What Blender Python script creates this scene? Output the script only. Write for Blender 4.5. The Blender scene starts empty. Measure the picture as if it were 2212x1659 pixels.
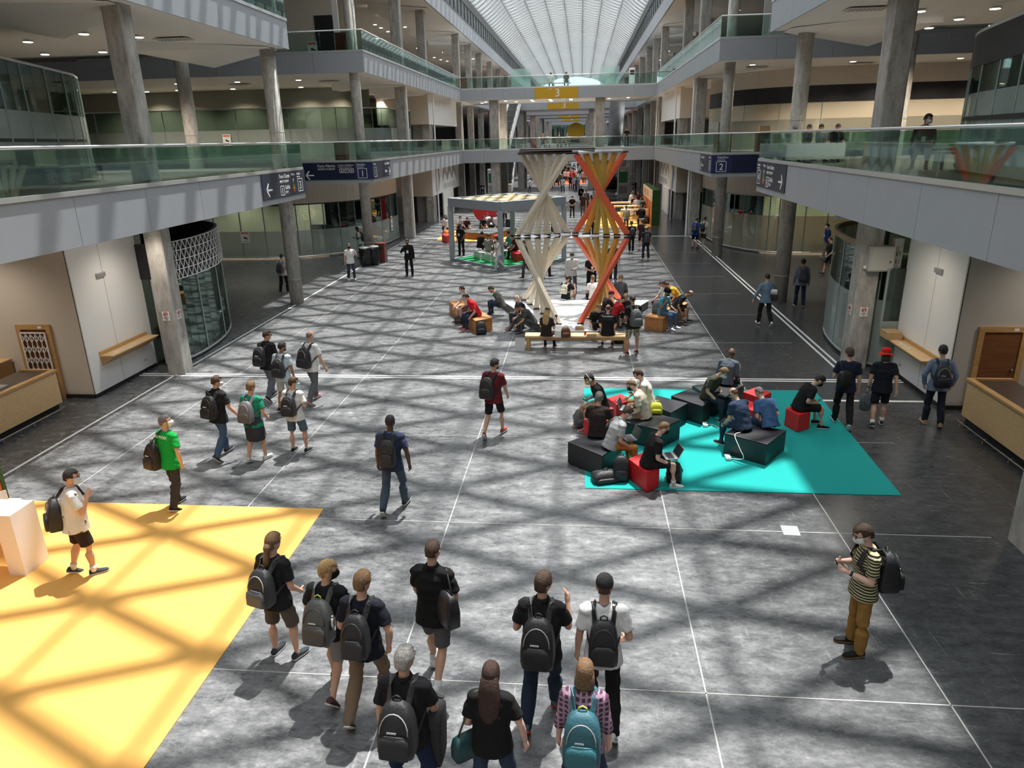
import bpy, math, random
import numpy as np
from mathutils import Vector, Matrix
random.seed(7); rng = np.random.default_rng(7)
S = bpy.context.scene
C = S.collection
# ------------------------------------------------------------------ camera
IW, IH, FPX, CAMZ = 2212.0, 1659.0, 1540.0, 6.2
PP = np.array([IW / 2, IH / 2])
_vz, _vd = np.array([1206, 5310.0]), np.array([1256, 297.0])       # vanishing points of the verticals and of the hall's length
DN = np.array([*(_vz - PP), FPX]); DN /= np.linalg.norm(DN)
FW = np.array([*(_vd - PP), FPX]); FW -= DN * (FW @ DN); FW /= np.linalg.norm(FW)
RT = np.cross(DN, FW)
cam = bpy.data.cameras.new('camera'); cam.sensor_width = 36; cam.lens = 36 * FPX / IW; cam.clip_end = 600
co = bpy.data.objects.new('camera', cam); C.objects.link(co); S.camera = co
co.matrix_world = Matrix(((RT[0], -RT[1], -RT[2], 0), (FW[0], -FW[1], -FW[2], 0), (-DN[0], DN[1], DN[2], CAMZ), (0, 0, 0, 1)))
def fl(px, py, z=0.0):
    """where the sight line through a photo point meets the level z"""
    v = np.array([px - PP[0], py - PP[1], FPX]); w = np.array([v @ RT, v @ FW, -(v @ DN)])
    t = (z - CAMZ) / w[2]
    return float(w[0] * t), float(w[1] * t)
def atz(px, py, Y):
    v = np.array([px - PP[0], py - PP[1], FPX]); w = np.array([v @ RT, v @ FW, -(v @ DN)])
    t = Y / w[1]
    return float(w[0] * t), float(CAMZ + w[2] * t)
# ------------------------------------------------------------------ light
S.view_settings.view_transform = 'Standard'; S.view_settings.look = 'None'
S.view_settings.gamma = 1; S.view_settings.use_curve_mapping = False; S.view_settings.exposure = 0.55
S.cycles.transparent_max_bounces = 24
S.cycles.max_bounces = 8; S.cycles.diffuse_bounces = 6; S.cycles.caustics_reflective = False; S.cycles.caustics_refractive = False
S.cycles.sample_clamp_indirect = 12
W = bpy.data.worlds.new('sky'); S.world = W; W.use_nodes = True
W.node_tree.nodes['Background'].inputs[0].default_value = (0.86, 0.93, 1.0, 1)
W.node_tree.nodes['Background'].inputs[1].default_value = 1.2
sun = bpy.data.lights.new('sun', 'SUN'); sun.energy = 8.6; sun.angle = math.radians(.85); sun.color = (1, 0.96, 0.9)
so = bpy.data.objects.new('sun', sun); C.objects.link(so)
so.rotation_euler = Vector((0.2, 0.58, 1.65)).to_track_quat('Z', 'Y').to_euler()
# ------------------------------------------------------------------ materials
MATS = {}
def mat(name, col=(.5, .5, .5), rough=.6, metal=0.0, emit=0.0, alpha=1.0, nz=None, bump=0.0, nsc=8.0, spec=None, trans=0):
    """principled surface; nz=(amount) mottles the colour with noise"""
    if name in MATS: return MATS[name]
    m = bpy.data.materials.new(name); m.use_nodes = True
    nt = m.node_tree; b = nt.nodes['Principled BSDF']
    b.inputs['Base Color'].default_value = (*col, 1); b.inputs['Roughness'].default_value = rough; b.inputs['Metallic'].default_value = metal
    if spec is not None: b.inputs['Specular IOR Level'].default_value = spec
    if emit:
        b.inputs['Emission Color'].default_value = (*col, 1); b.inputs['Emission Strength'].default_value = emit
    if nz or bump:
        tc = nt.nodes.new('ShaderNodeTexCoord'); n = nt.nodes.new('ShaderNodeTexNoise')
        n.inputs['Scale'].default_value = nsc; n.inputs['Detail'].default_value = 6; n.inputs['Roughness'].default_value = .65
        nt.links.new(tc.outputs['Object'], n.inputs['Vector'])
        if nz:
            r = nt.nodes.new('ShaderNodeValToRGB')
            r.color_ramp.elements[0].position = .3; r.color_ramp.elements[1].position = .7
            r.color_ramp.elements[0].color = (*[c * (1 - nz) for c in col], 1); r.color_ramp.elements[1].color = (*[min(1, c * (1 + nz)) for c in col], 1)
            nt.links.new(n.outputs['Fac'], r.inputs['Fac']); nt.links.new(r.outputs['Color'], b.inputs['Base Color'])
        if bump:
            bp = nt.nodes.new('ShaderNodeBump'); bp.inputs['Strength'].default_value = bump; bp.inputs['Distance'].default_value = .02
            nt.links.new(n.outputs['Fac'], bp.inputs['Height']); nt.links.new(bp.outputs['Normal'], b.inputs['Normal'])
    MATS[name] = m
    return m
def glass(name, tint, refl=.06, rough=.02, frost=0.0, fcol=(.6, .66, .64)):
    """thin architectural glass: tinted see-through + fresnel mirror (+ a frosted share)"""
    if name in MATS: return MATS[name]
    m = bpy.data.materials.new(name); m.use_nodes = True
    nt = m.node_tree; nt.nodes.clear()
    o = nt.nodes.new('ShaderNodeOutputMaterial'); t = nt.nodes.new('ShaderNodeBsdfTransparent'); g = nt.nodes.new('ShaderNodeBsdfGlossy')
    t.inputs['Color'].default_value = (*tint, 1); g.inputs['Roughness'].default_value = rough; g.inputs['Color'].default_value = (.9, .97, .95, 1)
    lw = nt.nodes.new('ShaderNodeLayerWeight'); lw.inputs['Blend'].default_value = .35
    mt = nt.nodes.new('ShaderNodeMath'); mt.operation = 'MULTIPLY_ADD'; mt.inputs[1].default_value = .5; mt.inputs[2].default_value = refl
    nt.links.new(lw.outputs['Fresnel'], mt.inputs[0])
    base = t
    if frost:
        d = nt.nodes.new('ShaderNodeBsdfDiffuse'); d.inputs['Color'].default_value = (*fcol, 1)
        mf = nt.nodes.new('ShaderNodeMixShader'); mf.inputs[0].default_value = frost
        nt.links.new(t.outputs[0], mf.inputs[1]); nt.links.new(d.outputs[0], mf.inputs[2]); base = mf
    mx = nt.nodes.new('ShaderNodeMixShader')
    nt.links.new(mt.outputs[0], mx.inputs[0]); nt.links.new(base.outputs[0], mx.inputs[1]); nt.links.new(g.outputs[0], mx.inputs[2])
    nt.links.new(mx.outputs[0], o.inputs['Surface'])
    MATS[name] = m
    return m
def floor_mat():
    m = bpy.data.materials.new('worn_dark_concrete'); m.use_nodes = True
    nt = m.node_tree; N = nt.nodes; L = nt.links; b = N['Principled BSDF']
    tc = N.new('ShaderNodeTexCoord')
    def noise(sc, det, ro, mp=None, rot=0):
        n = N.new('ShaderNodeTexNoise'); n.inputs['Scale'].default_value = sc; n.inputs['Detail'].default_value = det; n.inputs['Roughness'].default_value = ro
        if mp:
            q = N.new('ShaderNodeMapping'); q.inputs['Scale'].default_value = mp; q.inputs['Rotation'].default_value = (0, 0, rot)
            L.new(tc.outputs['Object'], q.inputs['Vector']); L.new(q.outputs[0], n.inputs['Vector'])
        else: L.new(tc.outputs['Object'], n.inputs['Vector'])
        return n.outputs['Fac']
    def ramp(f, p0, p1, c0=0., c1=1.):
        r = N.new('ShaderNodeMapRange'); r.inputs[1].default_value = p0; r.inputs[2].default_value = p1; r.inputs[3].default_value = c0; r.inputs[4].default_value = c1
        L.new(f, r.inputs[0]); return r.outputs[0]
    def mth(op, a, c):
        k = N.new('ShaderNodeMath'); k.operation = op
        for i, v in ((0, a), (1, c)):
            if isinstance(v, (int, float)): k.inputs[i].default_value = v
            else: L.new(v, k.inputs[i])
        return k.outputs[0]
    big = ramp(noise(.16, 3, .5), .3, .72)
    wear = ramp(noise(2.6, 12, .82, (1, 2.0, 1)), .38, .70)
    fine = ramp(noise(9, 10, .8), .45, .62)
    s1 = ramp(noise(2.0, 6, .7, (14, .5, 1), .25), .62, .70)
    s2 = ramp(noise(2.0, 6, .7, (.6, 12, 1), .1), .63, .70)
    s3 = ramp(noise(2.0, 5, .7, (10, .45, 1), -.9), .66, .72)
    scr = mth('MAXIMUM', mth('MAXIMUM', s1, s2), s3)
    sx = N.new('ShaderNodeSeparateXYZ'); L.new(tc.outputs['Object'], sx.inputs[0])
    traffic_shade = ramp(mth('ADD', sx.outputs['X'], mth('MULTIPLY', noise(.22, 4, .6), 7.0)), 4.2, 8.0, 1., .30)   # trodden middle is paler; right side also darkened to paint in its shade
    edge = ramp(mth('ADD', sx.outputs['X'], mth('MULTIPLY', noise(.3, 3, .6), 3.0)), -11.2, -9.4, .55, 1.); traffic_shade = mth('MULTIPLY', traffic_shade, edge)  # left margin darkened as well, its shade put into the floor colour
    v = mth('ADD', mth('MULTIPLY', wear, .5), mth('MULTIPLY', big, .22))
    v = mth('ADD', v, mth('MULTIPLY', mth('MULTIPLY', fine, wear), .25))
    v = mth('ADD', mth('MULTIPLY', v, traffic_shade), mth('MULTIPLY', scr, .24))
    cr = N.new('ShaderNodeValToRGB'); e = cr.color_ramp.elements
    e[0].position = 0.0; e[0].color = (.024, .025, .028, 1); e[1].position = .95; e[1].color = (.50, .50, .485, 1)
    e2 = e.new(.40); e2.color = (.175, .179, .184, 1)
    L.new(v, cr.inputs[0]); L.new(cr.outputs[0], b.inputs['Base Color'])
    L.new(ramp(v, 0, 1, .2, .5), b.inputs['Roughness'])
    b.inputs['Specular IOR Level'].default_value = .5
    bp = N.new('ShaderNodeBump'); bp.inputs['Strength'].default_value = .12; bp.inputs['Distance'].default_value = .02
    L.new(v, bp.inputs['Height']); L.new(bp.outputs[0], b.inputs['Normal'])
    return m
def concrete_mat(name, c0, c1, sc=3.0):
    if name in MATS: return MATS[name]
    m = mat(name, c0, .85, bump=.5, nsc=sc)
    nt = m.node_tree; b = nt.nodes['Principled BSDF']; tc = nt.nodes.new('ShaderNodeTexCoord')
    n = nt.nodes.new('ShaderNodeTexNoise'); n.inputs['Scale'].default_value = sc; n.inputs['Detail'].default_value = 10; n.inputs['Roughness'].default_value = .75
    mp = nt.nodes.new('ShaderNodeMapping'); mp.inputs['Scale'].default_value = (1.5, 1.5, .5)
    r = nt.nodes.new('ShaderNodeValToRGB'); r.color_ramp.elements[0].position = .32; r.color_ramp.elements[1].position = .62
    r.color_ramp.elements[0].color = (*[c * .62 for c in c0], 1); r.color_ramp.elements[1].color = (*c1, 1)
    nt.links.new(tc.outputs['Object'], mp.inputs[0]); nt.links.new(mp.outputs[0], n.inputs['Vector']); nt.links.new(n.outputs['Fac'], r.inputs[0]); nt.links.new(r.outputs[0], b.inputs['Base Color'])
    return m
def wood_mat(name, c0, c1, rough=.45, sc=(1.2, 14, 14)):
    if name in MATS: return MATS[name]
    m = mat(name, c0, rough)
    nt = m.node_tree; b = nt.nodes['Principled BSDF']; tc = nt.nodes.new('ShaderNodeTexCoord'); mp = nt.nodes.new('ShaderNodeMapping')
    mp.inputs['Scale'].default_value = sc
    n = nt.nodes.new('ShaderNodeTexNoise'); n.inputs['Scale'].default_value = 1.6; n.inputs['Detail'].default_value = 8; n.inputs['Distortion'].default_value = .6
    r = nt.nodes.new('ShaderNodeValToRGB'); r.color_ramp.elements[0].position = .3; r.color_ramp.elements[1].position = .72
    r.color_ramp.elements[0].color = (*c0, 1); r.color_ramp.elements[1].color = (*c1, 1)
    nt.links.new(tc.outputs['Object'], mp.inputs[0]); nt.links.new(mp.outputs[0], n.inputs['Vector']); nt.links.new(n.outputs['Fac'], r.inputs[0]); nt.links.new(r.outputs[0], b.inputs['Base Color'])
    return m
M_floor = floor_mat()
M_conc = concrete_mat('board_marked_concrete', (.36, .34, .31), (.50, .48, .44))
M_concr = concrete_mat('round_column_concrete', (.42, .40, .36), (.52, .50, .45), 6)
M_clad = mat('grey_cladding', (.40, .425, .46), .45, .15, nz=.03, nsc=1.5)
M_white = mat('white_plaster', (.88, .88, .87), .8)
M_soff = mat('soffit_plaster', (.90, .89, .86), .8)
M_grey = mat('grey_paint', (.46, .46, .45), .8)
M_beige = mat('beige_paint', (.66, .59, .50), .8)
M_warmg = mat('warm_grey_paint', (.52, .50, .47), .8)
M_dark = mat('dark_band', (.02, .02, .024), .5)
M_black = mat('black_metal', (.015, .015, .017), .45)
M_steel = mat('brushed_steel', (.62, .63, .64), .28, 1.0, nz=.08, nsc=3)
M_rail = mat('handrail_metal', (.75, .76, .76), .3, .6)
M_joint = mat('joint_strip', (.42, .42, .40), .5)
M_wline = mat('white_strip', (.85, .85, .84), .5)
M_oak = wood_mat('oak', (.47, .27, .10), (.62, .38, .17))
M_oakl = wood_mat('pale_oak', (.68, .45, .22), (.80, .57, .31))
M_door = wood_mat('brown_door', (.17, .065, .025), (.24, .10, .04))
M_rust = wood_mat('orange_ply', (.42, .17, .05), (.62, .29, .10))
M_navy = mat('navy_sign', (.012, .016, .05), .4)
M_navy2 = mat('blue_sign', (.02, .03, .10), .4)
M_slate = mat('slate_sign', (.035, .042, .065), .4)
M_txt = mat('sign_white', (.88, .88, .88), .6)
M_lamp = mat('lamp_lens', (1.0, .95, .88), .5, emit=9)
M_glass = glass('rail_glass', (.78, .89, .86), .05)
M_glassd = glass('shop_glass', (.50, .60, .56), .05)
M_frost = glass('frosted_glass', (.55, .62, .59), .05, frost=.55, fcol=(.52, .59, .56))
M_frosty = glass('frosted_warm_glass', (.60, .60, .50), .05, frost=.5, fcol=(.60, .57, .45))
# ------------------------------------------------------------------ mesh helpers
class MB:
    def __init__(s): s.v = []; s.f = []; s.mi = []
    def add(s, vs, fs, mi=0):
        o = len(s.v); s.v += [tuple(map(float, p)) for p in vs]; s.f += [tuple(i + o for i in f) for f in fs]; s.mi += [mi] * len(fs)
        return s
    def box(s, x0, x1, y0, y1, z0, z1, mi=0):
        return s.add([(x, y, z) for z in (z0, z1) for y in (y0, y1) for x in (x0, x1)],
                     [(0, 2, 3, 1), (4, 5, 7, 6), (0, 1, 5, 4), (2, 6, 7, 3), (0, 4, 6, 2), (1, 3, 7, 5)], mi)
    def prism(s, poly, z0, z1, mi=0):
        n = len(poly)
        a = sum(poly[i][0] * poly[(i + 1) % n][1] - poly[(i + 1) % n][0] * poly[i][1] for i in range(n))
        if a < 0: poly = poly[::-1]
        return s.add([(x, y, z0) for x, y in poly] + [(x, y, z1) for x, y in poly],
                     [tuple(range(n))[::-1], tuple(range(n, 2 * n))] + [(i, (i + 1) % n, n + (i + 1) % n, n + i) for i in range(n)], mi)
    def quad(s, a, b, c, d, mi=0): return s.add([a, b, c, d], [(0, 1, 2, 3)], mi)
    def beam(s, a, b, w, h, up=(0, 0, 1), mi=0):
        a, b = np.array(a, float), np.array(b, float); d = b - a; d /= np.linalg.norm(d)
        u = np.cross(np.array(up, float), d)
        if np.linalg.norm(u) < 1e-4: u = np.cross(np.array((1., 0, 0)), d)
        u /= np.linalg.norm(u); v = np.cross(d, u); u = u * w / 2; v = v * h / 2
        return s.add([a - u - v, a + u - v, a + u + v, a - u + v, b - u - v, b + u - v, b + u + v, b - u + v],
                     [(0, 3, 2, 1), (4, 5, 6, 7), (0, 1, 5, 4), (1, 2, 6, 5), (2, 3, 7, 6), (3, 0, 4, 7)], mi)
    def loft(s, rings, mi=0, closed=False):
        """rings: list of (k,3) arrays of the same k"""
        k = len(rings[0]); o = len(s.v)
        vs = [p for r in rings for p in r]; fs = []
        m = len(rings)
        for i in range(m if closed else m - 1):
            a = i * k; b = ((i + 1) % m) * k
            for j in range(k): fs.append((a + j, a + (j + 1) % k, b + (j + 1) % k, b + j))
        if not closed: fs += [tuple(range(k))[::-1], tuple(range((m - 1) * k, m * k))]
        return s.add(vs, fs, mi)
    def tube(s, pts, r, n=8, mi=0, closed=False):
        pts = [np.array(p, float) for p in pts]; rings = []
        ref = np.array((0., 0, 1))
        for i, p in enumerate(pts):
            if closed: d = pts[(i + 1) % len(pts)] - pts[i - 1]
            else: d = pts[min(i + 1, len(pts) - 1)] - pts[max(i - 1, 0)]
            d = d / (np.linalg.norm(d) + 1e-9)
            u = np.cross(ref, d)
            if np.linalg.norm(u) < .05: u = np.cross(np.array((1., 0, 0)), d)
            u /= np.linalg.norm(u); v = np.cross(d, u)
            rr = r[i] if isinstance(r, (list, tuple)) else r
            rings.append([p + rr * (math.cos(t) * u + math.sin(t) * v) for t in [2 * math.pi * j / n for j in range(n)]])
        return s.loft(rings, mi, closed)
    def lathe(s, cx, cy, prof, n=24, mi=0):
        return s.loft([[(cx + r * math.cos(2 * math.pi * j / n), cy + r * math.sin(2 * math.pi * j / n), z) for j in range(n)] for r, z in prof], mi)
    def ell(s, c, rx, ry, rz, n=12, m=8, R=None, mi=0):
        c = np.array(c, float); rings = []
        for i in range(m + 1):
            t = math.pi * (i + .02 if i == 0 else i - .02 if i == m else i) / m
            ring = np.array([(rx * math.sin(t) * math.cos(2 * math.pi * j / n), ry * math.sin(t) * math.sin(2 * math.pi * j / n), -rz * math.cos(t)) for j in range(n)])
            if R is not None: ring = ring @ np.array(R).T
            rings.append(ring + c)
        return s.loft(rings, mi)
    def mesh(s, name, mats, smooth=False, bevel=0):
        me = bpy.data.meshes.new(name); me.from_pydata(s.v, [], s.f); me.update()
        for m in (mats if isinstance(mats, (list, tuple)) else [mats]): me.materials.append(m)
        if any(s.mi): me.polygons.foreach_set('material_index', s.mi)
        if smooth: me.polygons.foreach_set('use_smooth', [True] * len(me.polygons))
        return me
    def obj(s, name, mats, parent=None, smooth=False, bevel=0, **tags):
        o = bpy.data.objects.new(name, s.mesh(name, mats, smooth)); C.objects.link(o)
        if bevel:
            b = o.modifiers.new('bevel', 'BEVEL'); b.width = bevel; b.segments = 2; b.limit_method = 'ANGLE'; b.angle_limit = .6
        if parent is not None:
            o.parent = parent; o.matrix_parent_inverse = parent.matrix_basis.inverted()
        for k, v in tags.items(): o[k] = v
        return o
def thing(name, label, cat, loc=(0, 0, 0), rz=0, group=None):
    o = bpy.data.objects.new(name, None); C.objects.link(o); o.empty_display_size = .1
    o.location = loc; o.rotation_euler = (0, 0, rz); o['label'] = label; o['category'] = cat
    if group: o['group'] = group
    return o
def tag(o, label, cat, group=None):
    o['label'] = label; o['category'] = cat
    if group: o['group'] = group
    return o
def struct(mb, name, m, label=None, parent=None, **k):
    o = mb.obj(name, m, parent, **k); o['kind'] = 'structure'
    if label: o['label'] = label
    return o
def dup(root, loc, rz=None, label=None, group=None):
    r = root.copy(); C.objects.link(r); r.location = loc
    if rz is not None: r.rotation_euler = (0, 0, rz)
    if label: r['label'] = label
    if group: r['group'] = group
    for ch in list(root.children):
        c = ch.copy(); C.objects.link(c); c.parent = r
        for g in list(ch.children):
            d = g.copy(); C.objects.link(d); d.parent = c
    return r
_TXT = {}
def text(body, origin, xd, zd, size, m, parent=None, name='lettering', align='LEFT', sx=1.0, off=.004):
    """lettering on a surface as a thin mesh: xd reading direction, zd outward normal"""
    key = (body, size, align, m.name)
    if key not in _TXT:
        cu = bpy.data.curves.new(name, 'FONT'); cu.body = body; cu.size = size; cu.extrude = .002; cu.align_x = align; cu.resolution_u = 4
        _TXT[key] = bake(bpy.data.objects.new(name, cu), name, [m])
    o = bpy.data.objects.new(name, _TXT[key]); C.objects.link(o)
    x, z = Vector(xd).normalized(), Vector(zd).normalized(); y = z.cross(x)
    p = Vector(origin) + z * off
    o.matrix_world = Matrix(((x.x * sx, y.x, z.x, p.x), (x.y * sx, y.y, z.y, p.y), (x.z * sx, y.z, z.z, p.z), (0, 0, 0, 1)))
    if parent is not None:
        o.parent = parent; o.matrix_parent_inverse = parent.matrix_basis.inverted()
    return o
def flat(poly2, origin, xd, zd, th, m, parent, name):
    """a flat shape given in sign coordinates, th thick"""
    x, z = np.array(xd, float), np.array(zd, float); y = np.cross(z, x); o = np.array(origin, float)
    n = len(poly2); a = [o + x * p + y * q for p, q in poly2]; b = [p + z * th for p in a]
    mb = MB().add(a + b, [tuple(range(n))[::-1], tuple(range(n, 2 * n))] + [(i, (i + 1) % n, n + (i + 1) % n, n + i) for i in range(n)])
    return mb.obj(name, m, parent)
XL, XR = -10.9, 6.55                      # balcony fronts
def atx(px, py, X):
    v = np.array([px - PP[0], py - PP[1], FPX]); w = np.array([v @ RT, v @ FW, -(v @ DN)])
    t = X / w[0]
    return float(w[1] * t), float(CAMZ + w[2] * t)
TS = bpy.data.scenes.new('workbench')           # a scratch scene in which modifiers and lettering are turned into plain meshes
def bake(ob, name, mats=None):
    TS.collection.objects.link(ob); vl = TS.view_layers[0]; vl.update()
    me = bpy.data.meshes.new_from_object(ob.evaluated_get(vl.depsgraph)); me.name = name
    TS.collection.objects.unlink(ob); d = ob.data; bpy.data.objects.remove(ob)
    (bpy.data.curves if isinstance(d, bpy.types.Curve) else bpy.data.meshes).remove(d)
    if mats:
        me.materials.clear()
        for m in mats: me.materials.append(m)
    return me
# ------------------------------------------------------------------ setting: floor, slabs, walls, roof
Z1b, Z1, Z2b, Z2, Z3 = 4.17, 5.22, 9.53, 10.45, 15.4
YE = 205.0
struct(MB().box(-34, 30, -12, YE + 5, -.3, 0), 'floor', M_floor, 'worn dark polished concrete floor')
j = MB()
for x in (-9.68, -5.95, -2.2, 1.52, 4.25): j.box(x - .009, x + .009, -6, 80, 0, .004)
for y in (-.6, 3.14, 6.9, 10.65, 14.4, 22.14, 25.9, 29.6, 33.4, 37.1, 40.8): j.box(-11.4, 6.6, y - .008, y + .008, 0, .004)
struct(j, 'trim_1', M_joint, 'thin metal joint strips in the floor')
j = MB()
j.box(-12.6, 8.4, 18.36, 18.43, 0, .005).box(-12.6, 8.4, 18.52, 18.59, 0, .005)
j.box(-11, 7.1, 47.7, 47.86, 0, .005)
for x in (7.08, 7.27): j.box(x - .035, x + .035, 18.6, 47.7, 0, .005)
j.box(-11.56, -11.5, 8, 47, 0, .005); j.box(4.5, 8.4, 16.9, 17.0, 0, .005)
struct(j, 'trim_2', M_wline, 'pale double strips set in the floor')
def slab(side, y0, y1, z0, z1, name):
    x0, x1 = (-34, XL - .04) if side < 0 else (XR + .04, 30)
    return struct(MB().box(x0, x1, y0, y1, z0, z1), name, M_soff)
def fascia(a, b, z0, z1, name, n, th=.05, m=None):
    """row of cladding panels from a to b, joints left open"""
    a, b = np.array(a, float), np.array(b, float); d = (b - a) / n; L = np.linalg.norm(d); u = d / L; mb = MB()
    nn = np.array((u[1], -u[0])) * th / 2
    for i in range(n):
        p = a + d * i + u * .008; q = a + d * (i + 1) - u * .008
        mb.prism([tuple(p - nn), tuple(q - nn), tuple(q + nn), tuple(p + nn)], z0, z1)
    return struct(mb, name, m or M_clad)
YN, YF, YB, YB2 = 28.3, 38.1, 68.5, 77.0
YNB = 31.5                                  # depth to which the near balconies turn back
tn = 3
for sd, X in ((-1, XL), (1, XR)):
    nm = 'left' if sd < 0 else 'right'
    for (z0, z1) in ((Z1b + .06, Z1), (Z2b + .03, Z2)):
        slab(sd, -12, YN - .05, z0, z1, 'ceiling_' + nm)
        slab(sd, YF + .05, YE, z0, z1, 'ceiling_' + nm)
        n1 = z0 < 6
        zb, zt = (Z1b, Z1 + .03) if n1 else (Z2b, Z2 + .03)
        fascia((X, -12), (X, YN), zb, zt, 'trim_%d' % tn, 15); tn += 1
        fascia((X, YF), (X, YB), zb, zt, 'trim_%d' % tn, 16); tn += 1
        fascia((X, YB2), (X, YE), zb, zt, 'trim_%d' % tn, 30); tn += 1
        xe = -34 if sd < 0 else 30
        fascia((X, YN), (xe, YN), zb, zt, 'trim_%d' % tn, 12); tn += 1
        fascia((X, YF), (xe, YF), zb, zt, 'trim_%d' % tn, 9); tn += 1
    # top storey ceiling, its edge beam and the clerestory windows above
    struct(MB().box(*((-34, X) if sd < 0 else (X, 30)), -12, YE, Z3 + .05, Z3 + .3), 'ceiling_' + nm, M_soff)
    struct(MB().box(*((-34, X - .3) if sd < 0 else (X + .3, 30)), -12, YE, 18.8, 19.1), 'roof', M_grey)
    fascia((X, -12), (X, YE), Z3 - .02, 16.6, 'trim_%d' % tn, 60, .12); tn += 1
    w = MB()
    for k in range(110):
        y = -11 + k * 1.95
        w.box(X - .05 - .35 * (sd > 0) * 0, X + .05, y, y + .22, 16.6, 18.8)
    w.box(X - .08, X + .08, -12, YE, 16.58, 16.7).box(X - .08, X + .08, -12, YE, 18.05, 18.8)
    struct(w, 'window_%d' % (1 if sd < 0 else 2), mat('dark_frames', (.10, .105, .11), .5), 'clerestory window frames under the vault')
    pm = MB().quad((X, -12, 16.7), (X, YE, 16.7), (X, YE, 18.05), (X, -12, 18.05))
    struct(pm, 'window_%d_glazing' % (1 if sd < 0 else 2), glass('clear_glass', (.85, .93, .93), .04))
for sd in (-1, 1):
    xa, xb = (-33.9, XL - .06) if sd < 0 else (XR + .06, 29.9)
    for z in (Z1, Z2):
        for ya, yb in ((-12, YN - .08), (YF + .08, YE)): struct(MB().box(xa, xb, ya, yb, z, z + .012), 'floor', mat('upper_floor', (.10, .092, .082), .35, nz=.3, nsc=1.5))
# outer walls
struct(MB().box(-34.3, -34, -12, YE, 0, 19), 'wall_left', M_warmg)
struct(MB().box(30, 30.3, -12, YE, 0, 19), 'wall_right', M_warmg)
struct(MB().box(-34, 30, -12.3, -12, 0, 24), 'wall_rear', M_warmg)
struct(MB().box(XL + .5, XR - .5, YE - .4, YE - .3, 0, 9.5), 'window_60', glass('far_glass', (.45, .62, .58), .1), 'green tinted end glazing')
struct(MB().box(-34, XL, YE, YE + .3, 0, 19).box(XR, 30, YE, YE + .3, 0, 19).box(XL, XR, YE, YE + .3, 0, 10.4), 'wall_far', M_grey)
# vaulted roof: translucent skin on a triangulated lattice
XC, HW = (XL + XR) / 2, (XR - XL) / 2
def vz(x): return 18.85 + 3.9 * math.sqrt(max(0, 1 - ((x - XC) / (HW * 1.06)) ** 2)) - 3.9 * math.sqrt(1 - 1 / 1.06 ** 2)
sk = MB(); NX = 16
for i in range(NX):
    xa, xb = XL + 2 * HW * i / NX, XL + 2 * HW * (i + 1) / NX
    sk.quad((xa, -12, vz(xa) + .3), (xb, -12, vz(xb) + .3), (xb, YE, vz(xb) + .3), (xa, YE, vz(xa) + .3))
def skin_mat():
    m = bpy.data.materials.new('roof_skin'); m.use_nodes = True; nt = m.node_tree; nt.nodes.clear()
    o = nt.nodes.new('ShaderNodeOutputMaterial'); t = nt.nodes.new('ShaderNodeBsdfTransparent'); d = nt.nodes.new('ShaderNodeBsdfTranslucent'); x = nt.nodes.new('ShaderNodeMixShader')
    t.inputs[0].default_value = (.93, .95, .97, 1); d.inputs[0].default_value = (.74, .78, .79, 1); x.inputs[0].default_value = .30
    nt.links.new(t.outputs[0], x.inputs[1]); nt.links.new(d.outputs[0], x.inputs[2]); nt.links.new(x.outputs[0], o.inputs[0]); return m
struct(sk, 'ceiling_vault', skin_mat(), 'white translucent barrel vault over the hall')
la = MB(); xs = [XL + 2 * HW * i / 8 for i in range(9)]; PY = 1.88
for x in xs: la.beam((x, -12, vz(x)), (x, YE, vz(x)), .12, .2)
ny = int((YE + 12) / PY)
for k in range(ny):
    for i in range(8):
        off = PY / 2 if i % 2 else 0
        y0 = -12 + k * PY + off + .35
        for dy in (-PY / 2, PY / 2):
            a = (xs[i], y0, vz(xs[i]) + .02); b = (xs[i + 1], y0 + dy, vz(xs[i + 1]) + .02)
            if b[1] < YE: la.beam(a, b, .17, .40)
struct(la, 'ceiling_lattice', mat('roof_steel', (.56, .57, .57), .6), 'white triangulated steel lattice of the vault')
# columns
def column(x, y, z1, shape, w=.46, label=None):
    mb = MB()
    if shape == 'round':
        mb.lathe(x, y, [(.27, 0), (.27, z1)], 28)
        for z in (1.0, 3.5, 6.6, 9.2): 
            if z < z1: mb.lathe(x, y, [(.268, z), (.274, z + .005), (.274, z + .03), (.268, z + .035)], 28)
    else:
        c = .03; h = w / 2
        mb.prism([(x - h + c, y - h), (x + h - c, y - h), (x + h, y - h + c), (x + h, y + h - c), (x + h - c, y + h), (x - h + c, y + h), (x - h, y + h - c), (x - h, y - h + c)], 0, z1)
    o = struct(mb, 'column', M_concr if shape == 'round' else M_conc, label)
    if shape == 'round': o.data.polygons.foreach_set('use_smooth', [True] * len(o.data.polygons))
column(-11.52, 18.75, 9.6, 'sq', .50, 'tall square concrete column by the white wall with the oak shelf')
column(-11.55, 27.85, 9.6, 'round', label='round concrete column at the end of the near balcony')
column(-11.55, 38.6, 15.5, 'round', label='round concrete column behind the black bin bags')
column(7.62, 19.85, 9.6, 'sq', .54, 'square concrete column carrying a grey electrical box')
column(7.75, 28.2, 9.6, 'round', label='round concrete column behind the man in a denim jacket')
column(7.33, 39.55, 15.5, 'round', label='round concrete column below the blue pavilion 2 sign')
column(7.28, 10.2, 9.6, 'sq', .9)
for y in (48.5, 71.2, 79, 87, 97, 107, 118, 130, 145, 160, 180):
    column(-11.6, y, 15.5, 'sq', .62); column(7.35, y, 15.5, 'sq', .62)
for y in (58.0,): column(-12.0, y, 15.5, 'sq', .62); column(7.6, y, 15.5, 'sq', .62)
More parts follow.
